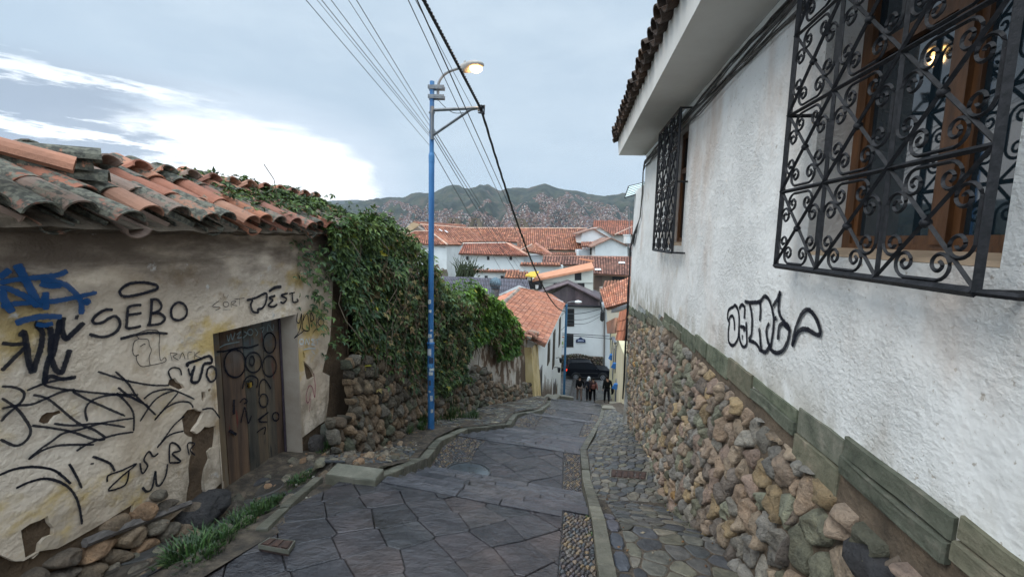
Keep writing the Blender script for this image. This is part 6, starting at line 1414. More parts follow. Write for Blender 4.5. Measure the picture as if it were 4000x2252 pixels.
for p in cells(0, 1, 0, 1, .055, .2, .34):
    dome(fb_, p, lambda a, b, h: P(lerp(2150, 2356, a), lerp(1440, 1378 + 12 * a + 5 * sin(a * 9), b), YE - .35 - h), .3, .004, pick([(.13, .10, .075), (.09, .08, .06), (.10, .09, .05), (.16, .12, .09)], .25), smooth=1)
pw(fb_, [(2150, 1385), (2356, 1395), (2356, 1500), (2150, 1500)], YE - .3, .3, (.05, .04, .03, 1)); fb_.build('rubble_foot', M_wstone, eh)
sg = thing('street_sign', 'dark blue curved street name plaque with pale centre on the white end wall', 'street sign', P(2270, 1338, YE - .1))
mb = MB(); mb.prism([P(x, y, YE - .12) for x, y in ((2250, 1338), (2250, 1328), (2253, 1324), (2260, 1323), (2264, 1318), (2268, 1316), (2273, 1318), (2277, 1323), (2284, 1324), (2287, 1328), (2287, 1339), (2284, 1337), (2253, 1336))], (0, .08, 0)); mb.build('plaque', mat('navy enamel', [(0, (.02, .035, .09))], rough=.4, vcol=False), sg)
mb = MB(); mb.prism([P(x, y, YE - .15) for x, y in ((2256, 1330), (2259, 1327), (2278, 1327), (2281, 1330), (2278, 1333), (2259, 1333))], (0, .03, 0)); 
cen_ = mb.build('name_panel', mat('pale enamel', [(0, (.45, .5, .65))], rough=.4, vcol=False), sg)
mb = MB()
for k in range(6): mb.prism([P(x, y, YE - .16) for x, y in ((2260 + k * 3, 1328.6), (2261.6 + k * 3, 1328.6), (2261.6 + k * 3, 1331.6), (2260 + k * 3, 1331.6))], (0, .01, 0))
mb.build('lettering', M_cabk, cen_)
po = thing('poster', 'red white and green framed poster on the white end wall beside the second lamp post', 'poster', P(2190, 1354, YE - .1))
mb = MB(); mb.prism([P(x, y, YE - .1) for x, y in ((2178, 1312), (2204, 1313), (2203, 1355), (2178, 1354))], (0, .06, 0), (.5, .42, .3, 1)); mb.build('frame', M_wall, po)
mb = MB(); r4 = lambda a, b, c, d, col, o=.11: mb.prism([P(x, y, YE - o) for x, y in ((a, b), (c, b), (c, d), (a, d))], (0, .005, 0), col)
r4(2179, 1314, 2202, 1353, (.8, .8, .78, 1)); r4(2179, 1314, 2202, 1317, (.5, .05, .05, 1), .12); r4(2182, 1319, 2196, 1321, (.06, .06, .06, 1), .12); r4(2182, 1323, 2192, 1325, (.08, .08, .08, 1), .12); r4(2182, 1327, 2190, 1328, (.1, .1, .1, 1), .12); r4(2184, 1333, 2200, 1345, (.35, .5, .12, 1), .12); r4(2188, 1336, 2197, 1342, (.1, .2, .06, 1), .13); r4(2180, 1348, 2187, 1352, (.5, .05, .05, 1), .12)
mb.build('print', M_wall, po)
# ---- tiled white house on the left side of the lane
wh_ = thing('white_lane_house', 'white house down the lane on the left under a broad orange tiled roof', 'house', V((2.5, 24, -9.5)))
E0, E1, R0, R1 = P(2132, 1344, 17.4), P(2207, 1189, 30.5), P(1900, 1222, 17.6), P(2030, 1129, 27)
E0, E1, R0, R1 = V((1.45, 17.2, -4.42)), P(2207, 1189, 30), V((-.95, 17.4, -3.32)), P(2030, 1129, 27)
OR = [(.52, .205, .115), (.47, .175, .10), (.57, .24, .14), (.43, .165, .10), (.50, .23, .15), (.38, .15, .09)]
rf = MB(); tiled(rf, E0, E1, R1, R0, .21, .38, .05, OR, var=.16); tiled(rf, E1, P(2150, 1150, 33), R1 + V((.1, .3, 0)), R1, .21, .38, .05, OR)
tiled(rf, R0 + V((-2.4, 1, -1.1)), R1 + V((-2.4, 1, -1.1)), R1, R0, .21, .38, .05, OR)
for k in range(20): a = R0.lerp(R1, k / 20); rf.tube([a + V((0, 0, .03)), R0.lerp(R1, (k + .9) / 20) + V((0, 0, .05))], .11, 6, pick([(.3, .22, .17), (.42, .2, .13), (.25, .2, .16)], .2))
rf.build('roof', mat('bright clay tiles', [(.3, (.78, .78, .78)), (.5, (1, 1, 1)), (.72, (1.25, 1.2, 1.15))], 2.4, 7, rough=.85, bump=.3, bscale=20, layers=(((.16, .09, .065), 2.3, .62, .8, (1, 1, 1), 8),)), wh_)
# walls: street side runs under the eave, near end wall
a0, a1 = V((1.12, 17.6, 0)), V((3.72, 30.2, 0)); mb = MB(); zt = -4.5
def sw(t, z, o=0): p = a0.lerp(a1, t); n = V((1, -.2, 0)).normalized(); return V((p.x, p.y, z)) + n * o
for k in range(24):
    for j in range(8): 
        f = lambda t, q: sw(t, lerp(smooth(lerp(17.6, 30.2, t)) - .4, zt - .05, q)); mb.quad(f(k / 24, j / 8), f((k + 1) / 24, j / 8), f((k + 1) / 24, (j + 1) / 8), f(k / 24, (j + 1) / 8))
mb.add([V((a0.x, a0.y, -8)), V((a0.x, a0.y, zt)), V((R0.x, a0.y, R0.z - .1)), V((-3.4, a0.y, -4.6)), V((-3.4, a0.y, -8))], [(0, 1, 2, 3, 4)]); mb.add([V((a1.x, a1.y, -12)), V((a1.x, a1.y, zt)), V((R1.x, a1.y, R1.z - .1)), V((-2, a1.y, -4.6)), V((-2, a1.y, -12))], [(4, 3, 2, 1, 0)])
mb.build('wall', M_wall, wh_)
def swin(t0, t1, z0, z1, name='window', col=(4, 2.4, 1.6, 1)):
    mb = MB(); mb.hexa([sw(t0, z0, -.02), sw(t1, z0, -.02), sw(t1, z0, .04), sw(t0, z0, .04)], [sw(t0, z1, -.02), sw(t1, z1, -.02), sw(t1, z1, .04), sw(t0, z1, .04)], col); f = mb.build(name, M_dark, wh_)
    a, b = lerp(t0, t1, .15), lerp(t0, t1, .85); mb = MB(); mb.hexa([sw(a, z0 + .15, .03), sw(b, z0 + .15, .03), sw(b, z0 + .15, .05), sw(a, z0 + .15, .05)], [sw(a, z1 - .15, .03), sw(b, z1 - .15, .03), sw(b, z1 - .15, .05), sw(a, z1 - .15, .05)]); mb.build('pane', M_dark, f)
swin(.30, .37, -6.6, -5.4); swin(.50, .58, -7.6, -5.4); swin(.78, .86, -7.2, -5.3); swin(.07, .13, -7.6, -5.9, 'recess', (14, 14, 14, 1)); swin(.60, .68, -10.6, -8.9, 'door', (12, 12, 12, 1))
sp_ = MB(); r_ = random.Random(2)                 # painted brown jagged dado along the foot
for (ta, tb, n) in ((.10, .52, 16), (.56, .80, 12)):
    for k in range(n):
        t = lerp(ta, tb, k / n); dt = (tb - ta) / n; zb = lambda q: smooth(lerp(17.6, 30.2, q)) + .05
        h = r_.uniform(.8, 1.4)
        sp_.add([sw(t - dt * .3, zb(t), .012), sw(t + dt * 1.0, zb(t + dt), .012), sw(t + dt * .55, zb(t) + h, .012)], [(0, 1, 2)], pick([(.15, .11, .08), (.2, .15, .11), (.12, .09, .07)], .2)); sp_.add([sw(t - dt * .3, zb(t), .0), sw(t + dt * 1.0, zb(t + dt), .0), sw(t + dt * .55, zb(t) + h, .0), sw(t - dt * .3, zb(t), .012), sw(t + dt * 1.0, zb(t + dt), .012), sw(t + dt * .55, zb(t) + h, .012)], [(0, 3, 5, 2), (1, 2, 5, 4)], (.15, .11, .08, 1))
sp_.build('painted_dado', M_st if False else mat('brown dado paint', [(.3, (.8, .8, .8)), (.7, (1.2, 1.2, 1.2))], 5, 5), wh_)
for t, z in ((.57, -7.75), (.65, -7.45)):         # wall lanterns
    p = sw(t, z, .02); ln = thing('wall_lantern', 'black wall lantern on the white lane house, %s of the two' % ('nearer' if t < .6 else 'farther'), 'lantern', p, 'wall lanterns'); mb = MB(); mb.tube([p, p + V((.2, -.04, .06)), p + V((.3, -.06, -.02))], .02, 5); mb.build('arm', M_iron, ln)
    mb = MB(); mb.lathe(p + V((.3, -.06, -.02)), [(.02, .06), (.13, 0), (.10, -.02), (.07, -.24), (.02, -.28)], 6); mb.build('head', M_iron, ln)
# yellow strip wall and tumbled tiles between ruined wall and white house
ys_ = thing('yellow_wall', 'narrow strip of peeling yellow wall with tumbled old tiles on top, left of the white lane house', 'wall', lwv(17.3, -7.2))
mb = MB(); M_yel = mat('peeling yellow wash', [(.35, (.25, .17, .08)), (.48, (.5, .37, .17)), (.7, (.62, .49, .27))], 2.5, 8, rough=.95, bump=.6, bscale=12, vcol=True, stretch=(1, 1, .5))
for k in range(6):
    y0, y1 = lerp(16.7, 17.75, k / 6), lerp(16.7, 17.75, (k + 1) / 6); mb.quad(lwv(y0, gl(y0) - .2, .5), lwv(y1, gl(y1) - .2, .5), lwv(y1, -4.5, .28), lwv(y0, -4.4, .28))
mb.quad(lwv(16.7, gl(16.7) - .2, .5), lwv(16.7, -4.4, .28), lwv(16.7, -4.4, -.5), lwv(16.7, gl(16.7), -.5)); mb.build('wall', M_yel, ys_)
mb = MB(); r_ = random.Random(4)
for k in range(46):
    y = r_.uniform(14.6, 17.5); z = interp(TOPW, y) + r_.uniform(-.02, .22); dd = V((-1, r_.uniform(-.5, .5), r_.uniform(.15, .6))).normalized(); barrel(mb, lwv(y, z, r_.uniform(.0, .45)), dd, dd.cross(V((0, 0, 1))).normalized(), .45, .085, .1, .015, True, pick(TC, .2)[:3] + (r_.uniform(.1, .6),), 6)
mb.build('tile_coping', M_tile, ys_)
wp = thing('pipe', 'white plastic pipe and bag lying on the corner of the orange roof', 'pipe', P(1990, 1275, 16)); mb = MB(); mb.tube([P(1983, 1272, 15.6), P(2000, 1282, 15.8), P(2018, 1284, 16), P(2040, 1290, 16.3)], .05, 6); mb.tube([P(1990, 1278, 15.6), P(2010, 1290, 15.8), P(2035, 1296, 16)], .04, 6); mb.build('tube', M_wall, wp)
# second lamp post
p2 = V((R(2203, 1541).x * 30.5, 30.5, -11.6)); l2 = thing('lamp_post', 'slim blue lamp post with unlit white lamp at the foot of the lane', 'street lamp', p2)
mb = MB(); zt_ = R(2213, 1188).z * 30.5; mb.tube([p2, V((R(2213, 1188).x * 30.5, 30.5, zt_))], .085, 10, (1.2, 1.0, .8, 1)); mb.build('pole', M_blue, l2)
mb = MB(); q = V((R(2213, 1190).x * 30.5, 30.5, zt_)); mb.tube([q, q + V((.1, 0, .14)), q + V((.35, -.1, .22)), q + V((.6, -.15, .24))], .03, 5); mb.build('lamp_arm', M_galv, l2)
mb = MB(); h0 = q + V((.55, -.15, .22)); mb.lathe(h0, [(.02, 0), (.10, .1), (.12, .3), (.06, .5), (.01, .54)], 10, axis='X'); mb.build('lamp_head', M_wall, l2)
bx = thing('cable_box', 'black cable splice box on the corner of the white end house', 'cable box', P(2350, 1250, 43)); mb = MB(); mb.lathe(P(2352, 1255, 43), [(.05, 0), (.22, .15), (.22, 1.0), (.08, 1.2)], 8); mb.tube([P(2352, 1225, 43), P(2346, 1180, 43), P(2350, 1150, 44)], .1, 5); mb.build('housing', M_cabk, bx)
for i, (a, b, c, r_) in enumerate(((( 2213, 1225, 30.5), (2280, 1222, 37), (2352, 1205, 43), .03), ((2213, 1250, 30.5), (2290, 1245, 37), (2350, 1222, 43), .02), ((2213, 1262, 30.5), (2290, 1262, 37), (2350, 1232, 43), .02), ((2178, 1300, 30.5), (2280, 1306, 36), (2380, 1312, 42), .028), ((2178, 1306, 30.5), (2290, 1314, 36), (2380, 1322, 42), .028), ((2213, 1215, 30.5), (2180, 1240, 28), (2160, 1250, 25), .02), ((2213, 1268, 30.5), (2190, 1290, 29), (2175, 1300, 27), .016))):
    wire('street_wire', [a, b, c], r_, ('black wire crossing the white end house, %s' % ['topmost', 'second from top', 'third from top', 'upper of the low pair', 'lower of the low pair', 'short one to the eaves', 'short one to the wall'][i]), M_cabk, 'wires at the foot of the lane')
# ---- right side houses below the white one
YR = [(2382, 36.0), (2425, 21.0), (2448, 15.5)]
M_yw = mat('pale yellow painted wall', [(.3, (.48, .42, .25)), (.7, (.62, .56, .36))], 1.2, 7, rough=.9, stretch=(1, 1, .4), layers=(((.55, .55, .52), 1.6, .6, .7, (1, 1, .3), 6),))
yh = thing('yellow_lane_house', 'pale yellow house with bright blue window boxes on the right of the lane', 'house', P(2400, 1560, 26))
def rs(t, z, o=0):                                # street face, t 0 near .. 1 far
    y = lerp(15.0, 37.0, t); x = R(lerp(2450, 2381, t ** .5), 1450).x * y; return V((x - o, y, z))
def gz(t): y = lerp(15.0, 37.0, t); return smooth(y + .5)
mb = MB()
for k in range(24):
    t0, t1 = k / 24, (k + 1) / 24
    for j in range(6):
        f = lambda t, q: rs(t, lerp(gz(t) - .5, lerp(-4.3, -7.6, t), q)); mb.quad(f(t1, j / 6), f(t0, j / 6), f(t0, (j + 1) / 6), f(t1, (j + 1) / 6), (1, 1, 1, 1) if k > 9 else (1.0, 1.0, 1.1, 1))
    mb.quad(rs(t0, lerp(-4.3, -7.6, t0)), rs(t0, lerp(-4.3, -7.6, t0)) + V((5, 0, .5)), rs(t1, lerp(-4.3, -7.6, t1)) + V((5, 0, .5)), rs(t1, lerp(-4.3, -7.6, t1)))
mb.add([rs(0, -4.3), rs(0, -9), rs(0, -9) + V((5, 0, 0)), rs(0, -4.3) + V((5, 0, 0))], [(0, 1, 2, 3)])
mb.build('wall', M_yw, yh)
M_bb = mat('blue painted wood', [(.3, (.02, .13, .42)), (.7, (.04, .2, .52))], 8, 4, rough=.6, vcol=False)
for t, z, w, h in ((.42, -7.6, .012, .32), (.78, -9.4, .022, .42), (.34, -9.5, .009, .28), (.25, -7.5, .008, .28)):
    bxx = MB(); bxx.hexa([rs(t, z, .02), rs(t + w, z, .02), rs(t + w, z, .30), rs(t, z, .10)], [rs(t, z + h, .0), rs(t + w, z + h, .0), rs(t + w, z + h, .17), rs(t, z + h, .17)]); bxx.build('window_box', M_bb, yh)
for t, z, w, h in ((.44, -8.0, .05, 1.7), (.60, -9.6, .05, 2.2), (.30, -9.4, .04, 1.8), (.8, -9.5, .05, 1.6)):
    bxx = MB(); bxx.hexa([rs(t, z, -.01), rs(t + w, z, -.01), rs(t + w, z, .05), rs(t, z, .05)], [rs(t, z + h, -.01), rs(t + w, z + h, -.01), rs(t + w, z + h, .05), rs(t, z + h, .05)], (9, 11, 14, 1)); bxx.build('window', M_dark, yh)
def rroof(name_thing, lab, pts, ys, pitch, cat='house roof'):
    pass
rf = MB(); tiled(rf, P(2412, 1328, 17), P(2440, 1330, 14.6), P(2460, 1205, 14.2), P(2426, 1217, 16.6), .2, .38, .05, OR); tiled(rf, P(2380, 1302, 24), P(2402, 1300, 22), P(2412, 1240, 22.5), P(2376, 1258, 24.5), .3, .4, .05, [(.3, .14, .08), (.2, .1, .07)])
rf.build('roof', M_rtile, yh)
mb = MB(); mb.tube([P(2386, 1322, 24), P(2396, 1318, 22.5), P(2404, 1340, 22)], .09, 5); mb.build('gutter', M_galv, yh)
uh = thing('tiled_lane_house', 'house with rough orange tiles and grey gutter above the yellow one on the right', 'house', P(2400, 1230, 28))
rf = MB(); tiled(rf, P(2366, 1206, 29), P(2470, 1176, 26), P(2470, 1080, 30), P(2343, 1132, 33), .26, .5, .07, OR, var=.25); rf.build('roof', M_rtile, uh)
mb = MB(); mb.prism([P(2374, 1213, 29), P(2470, 1186, 26), P(2470, 1250, 26), P(2378, 1262, 29)], (0, .4, 0), (.75, .7, .6, 1)); mb.build('wall', M_wall, uh)
mb = MB(); mb.prism([P(2386, 1210, 28.6), P(2470, 1184, 25.6), P(2470, 1196, 25.6), P(2386, 1222, 28.6)], (0, .3, 0)); mb.build('gutter', M_galv, uh)
mb = MB(); mb.prism([P(2398, 1232, 28.4), P(2420, 1226, 27.6), P(2420, 1250, 27.6), P(2398, 1256, 28.4)], (0, .3, 0)); mb.build('opening', M_dark, uh)
mh = thing('tiled_house', 'corner of a striped orange roof showing behind the upper right lane house', 'house', P(2380, 1120, 44)); rf = MB(); tiled(rf, P(2352, 1128, 42), P(2470, 1110, 42), P(2470, 1094, 46), P(2360, 1100, 46), .34, .5, .12, [(.40, .17, .09), (.30, .12, .07)]); rf.build('roof', M_rtile, mh)
mb = MB(); pw(mb, [(2356, 1128), (2470, 1112), (2470, 1150), (2356, 1150)], 43, 2, (.4, .33, .28, 1)); mb.build('wall', M_wall, mh)
# television antenna mast
an = thing('antenna', 'thin antenna mast against the far hills beside the white corner', 'antenna', P(2458, 920, 70)); mb = MB(); mb.tube([P(2458, 918, 70), P(2458, 810, 70)], .05, 4); mb.tube([P(2450, 862, 70), P(2466, 862, 70)], .03, 4); mb.build('mast', M_galv, an)
# dark tree crown behind the creeper
def tree(px, py, y, r, lab, n=1500, pal=((.02, .035, .014), (.03, .05, .02), (.045, .065, .025))):
    o = P(px, py, y); t = thing('tree', lab, 'tree', o - V((0, 0, r * 2.2))); mb = MB(); rq = random.Random(int(px)); lobes = [(V((rq.gauss(0, .42), rq.gauss(0, .42), rq.gauss(0, .32))) * r, rq.uniform(.35, .6) * r) for _ in range(11)]
    for k in range(n):
        c, q = rq.choice(lobes); d = V((rq.gauss(0, 1), rq.gauss(0, 1), rq.gauss(0, 1))).normalized(); p = o + c + d * q * rq.uniform(.8, 1.05); s = r * .06 * rq.uniform(.6, 1.4)
        a = d.cross(V((rq.random(), rq.random(), rq.random()))).normalized(); b = a.cross(d + V((0, 0, .6))).normalized(); cl = rq.choice(pal); g = rq.uniform(.7, 1.5)
        mb.add([p - a * s, p + b * s * .7, p + a * s, p - b * s * .7], [(0, 1, 2, 3)], (cl[0] * g, cl[1] * g, cl[2] * g, 1))
    mb.build('crown', M_leaf, t); tk = MB(); tk.tube([o - V((0, 0, r * 2.2)), o - V((.1, 0, r * .8)), o], [r * .14, r * .1, r * .04], 7)
    for k in range(6): c, q = lobes[k]; tk.tube([o - V((0, 0, r * .7)), o + c * .9], [r * .05, r * .015], 5)
    tk.build('trunk', M_stem, t)
tree(1330, 905, 14, .75, 'dark round tree crown just behind the end of the tile coping', 1800)
# ---------------------------------------------------------------- hills and the town on their slopes
RID = [(300, 850), (700, 820), (1100, 800), (1160, 785), (1230, 792), (1300, 800), (1400, 790), (1450, 778), (1520, 770), (1580, 771), (1610, 755), (1640, 752), (1690, 755), (1720, 738), (1760, 722), (1790, 722), (1815, 735), (1835, 737), (1870, 723), (1905, 720), (1930, 735), (1950, 745), (1990, 733), (2020, 732), (2060, 735), (2090, 725), (2125, 716), (2160, 730), (2200, 740), (2250, 745), (2300, 758), (2350, 765), (2400, 760), (2440, 752), (2500, 765), (2700, 745), (3200, 700), (4200, 760)]
def ridge_z(px): return R(px, interp(RID, px)).z
D0, D1 = 1250.0, 3600.0
def hill(px, t):                                  # t 0 foot .. 1 ridge
    q = R(px, 880); d = lerp(D0, D1, t); e = ridge_z(px) * D1; z0 = -118; e += 7 * nz((px * .06, 0, 0)) + 4 * nz((px * .2, 2, 0))
    f = t ** 1.25; n = (noise.fractal(V((q.x * 24, t * 5, .5)), .9, 2.1, 4)) * 70 * sin(pi * min(1, t * 1.02)) ** .8
    sp = 26 * sin(q.x * 55 + 2.2 * sin(t * 5 + q.x * 20)) * (t * (1 - t) * 4) ** .7 * .9
    return V((q.x * d, d, lerp(z0, e, f) + n + sp))
M_hill = mat('far hillside', [(.28, (.008, .012, .011)), (.42, (.016, .024, .016)), (.54, (.036, .044, .024)), (.66, (.075, .054, .042))], .007, 12, rough=1, vcol=False, bump=.6, bscale=.012, bdist=30, layers=(((.010, .018, .013), .011, .50, .58, (1, 1, 1), 9), ((.13, .085, .06), .009, .62, .7, (1, 1, 1), 6)))
mb = MB(); xs = [300 + 13 * i for i in range(300)]; NT = 40; NT = 90; xs = [1000 + 8 * i for i in range(225)]; xs = [300 + 35 * i for i in range(20)] + xs + [2800 + 40 * i for i in range(30)]; rows = [[hill(x, j / NT) for j in range(NT + 1)] for x in xs]
def hsurf(px, t):
    i = int((px - 1000) / 8) + 20; fx = (px - xs0[i]) / 8; j = min(NT - 1, int(t * NT)); ft = t * NT - j; return rows[i][j].lerp(rows[i + 1][j], fx).lerp(rows[i][j + 1].lerp(rows[i + 1][j + 1], fx), ft)
xs0 = list(xs)
b0 = 0
vs = [p for r_ in rows for p in r_]; mb.add(vs, [(i * (NT + 1) + j, (i + 1) * (NT + 1) + j, (i + 1) * (NT + 1) + j + 1, i * (NT + 1) + j + 1) for i in range(len(xs) - 1) for j in range(NT)])
mb.build('hills', M_hill, smooth=True, props=dict(kind='structure'), origin=(0, 0, 0))
# a paler, farther range at the left
mb = MB(); FR = [(200, 700), (600, 740), (1000, 770), (1150, 782), (1210, 785), (1250, 790), (1290, 783), (1400, 780), (1480, 790), (1700, 800)]
xs = [200 + 20 * i for i in range(76)]; 
for x0, x1 in zip(xs, xs[1:]):
    a, b = R(x0, interp(FR, x0) + 3 * nz((x0 * .02, 0, 0))), R(x1, interp(FR, x1) + 3 * nz((x1 * .02, 0, 0)))
    for j in range(10):
        g = lambda q, j: V((q.x * (5200 + 220 * j), 5200 + 220 * j, lerp(-118, q.z * 7400, (j / 10)) + 60 * nz((q.x * 12, j * .5, 0)) * sin(pi * j / 10)))
        mb.quad(g(a, j), g(b, j), g(b, j + 1), g(a, j + 1))
mb.build('far_hills', M_hill, smooth=True, props=dict(kind='structure'), origin=(0, 0, 0))
M_town = mat('far brick and plaster houses', [(.3, (.8, .8, .8)), (.7, (1.2, 1.2, 1.2))], .05, 3, rough=.9)
TW = [(.18, .10, .075), (.22, .125, .095), (.14, .09, .07), (.26, .18, .14), (.34, .28, .24), (.5, .46, .42), (.19, .13, .11), (.12, .08, .06)]
def houseat(mb, p, w, d, h, r):
    c = r.choice(TW); k = r.uniform(.75, 1.3); col = (c[0] * k, c[1] * k, c[2] * k, 1); a = r.uniform(-.5, .5); M = Matrix.Translation(p) @ Matrix.Rotation(a, 4, 'Z')
    mb.box((-w / 2, -d / 2, -h), (w / 2, d / 2, h), col, M)
    q = r.random(); rc_ = (.5, .5, .5, 1) if q < .18 else ((.08, .2, .4, 1) if q < .27 else (.32 * k, .16 * k, .11 * k, 1))
    mb.prism([M @ V(v) for v in ((-w * .55, -d * .55, h), (w * .55, -d * .55, h), (w * .55, -d * .55, h + .1), (0, -d * .55, h + w * .16), (-w * .55, -d * .55, h + .1))], M.to_3x3() @ V((0, d * 1.1, 0)), rc_)
def dens(px, t):
    lim = interp([(1150, .25), (1300, .55), (1420, .62), (1500, .80), (1600, .72), (1700, .55), (1830, .45), (1900, .62), (2000, .70), (2060, .62), (2150, .74), (2250, .92), (2330, .8), (2400, .62), (2500, .5)], px)
    g = nz((px * .010, t * 6, 3)); g2 = nz((px * .035, t * 15, 8))
    return (t < lim + .06 + .16 * g2) and (g + .6 * g2 > (-.9 if t < .52 else -.32) + .3 * max(0, t - .5)) and not (1270 < px < 1610 and .16 < t < .50 and (px - 1270) / 340 > (t - .45) * 1.2 and nz((px * .008, t * 4, 1)) > -.25)
rt = random.Random(31); spots = []
while len(spots) < 21000:
    px = rt.uniform(1180, 2520); t = .22 + .72 * rt.random() ** 1.25
    if dens(px, t): spots.append((px, t))
spots.sort(key=lambda s: s[1]); near = spots[::]; big = near[:1500:5]
town = MB()
for i, (px, t) in enumerate(spots):
    p = hsurf(px, t); s = 1.0 + (1 - t) * .15
    if t > .45: s *= .9
    w, d, h = rt.uniform(4.5, 9.5) * s, rt.uniform(6, 10), rt.uniform(2.0, 4.2) * (1.6 if t < .1 and rt.random() < .3 else 1)
    if i < 1500 and i % 5 == 0:
        m1 = MB(); houseat(m1, p, w * 1.1, d, h * 1.15, rt); m1.build('valley_house', M_town, props=dict(label='tiny brick or plaster house in the dense far town across the valley', cat='house', group='houses of the far town across the valley'))
    else: houseat(town, p, w, d, h, rt)
town.build('hillside_town', M_town, props=dict(kind='stuff', label='thousands of small brick houses spread over the far hillsides', cat='houses'), origin=(0, 0, 0))
# ---------------------------------------------------------------- road and stoops at the foot of the lane
mb = MB(); rr_ = random.Random(12)
for i in range(14):
    y0, y1 = lerp(28.0, 45, i / 14), lerp(28.0, 45, (i + 1) / 14)
    for a, b in ((1.5, 6), (6, 11.5)): mb.quad(V((a, y0, smooth(y0 + 1) + .02)), V((b, y0, smooth(y0 + 1) + .02)), V((b, y1, smooth(y1 + 1) + .02)), V((a, y1, smooth(y1 + 1) + .02)), (.09, .085, .085, 1))
for p in cells(28, 44, 2, 11, .42, .42, .3, .3):
    dome(mb, p, lambda a, b, h: V((b, a, smooth(a + 1) + .015 + h)), .02, .012, pick([(.12, .115, .11), (.09, .09, .095), (.14, .13, .12)], .25), rings=((1, -.5), (.9, 1.0)), smooth=0)
mb.build('road', M_cob, props=dict(kind='structure'), origin=(0, 0, 0))
M_stoop = mat('worn stoop stone', [(.3, (.13, .12, .09)), (.7, (.26, .235, .185))], 2.5, 6, rough=.8, bump=.4, bscale=20)
def stoop(px, y, h, d, lab, dz=0):
    mb = MB(); q = [P(a, b, y_) for a, b, y_ in px]; z = min(p.z for p in q)
    mb.hexa([p - V((0, 0, h)) for p in q], q); return mb.build('stone_step', M_stoop, props=dict(label=lab, cat='stone step', group='stone steps beside the lane'))
stoop([(2078, 1572, 15.8), (2150, 1592, 15.4), (2170, 1567, 17.2), (2100, 1556, 17.6)], 0, .5, 0, 'largest grey stone step at the foot of the yellow strip wall')
stoop([(2122, 1549, 18.6), (2172, 1558, 18.2), (2186, 1544, 20), (2140, 1537, 20.3)], 0, .5, 0, 'pale stone step just above the largest one on the left of the lane')
stoop([(2160, 1541, 21.5), (2240, 1552, 21.0), (2240, 1548, 22.3), (2170, 1537, 22.6)], 0, .35, 0, 'long thin dark stone step left of the walking people')
stoop([(2352, 1592, 14.6), (2412, 1596, 14.2), (2412, 1584, 15.6), (2358, 1580, 15.8)], 0, .35, 0, 'stone step nearest the rubble corner on the right of the lane')
stoop([(2380, 1575, 16.8), (2415, 1577, 16.4), (2415, 1568, 18), (2382, 1566, 18)], 0, .3, 0, 'smaller stone step behind the nearest one on the right of the lane')
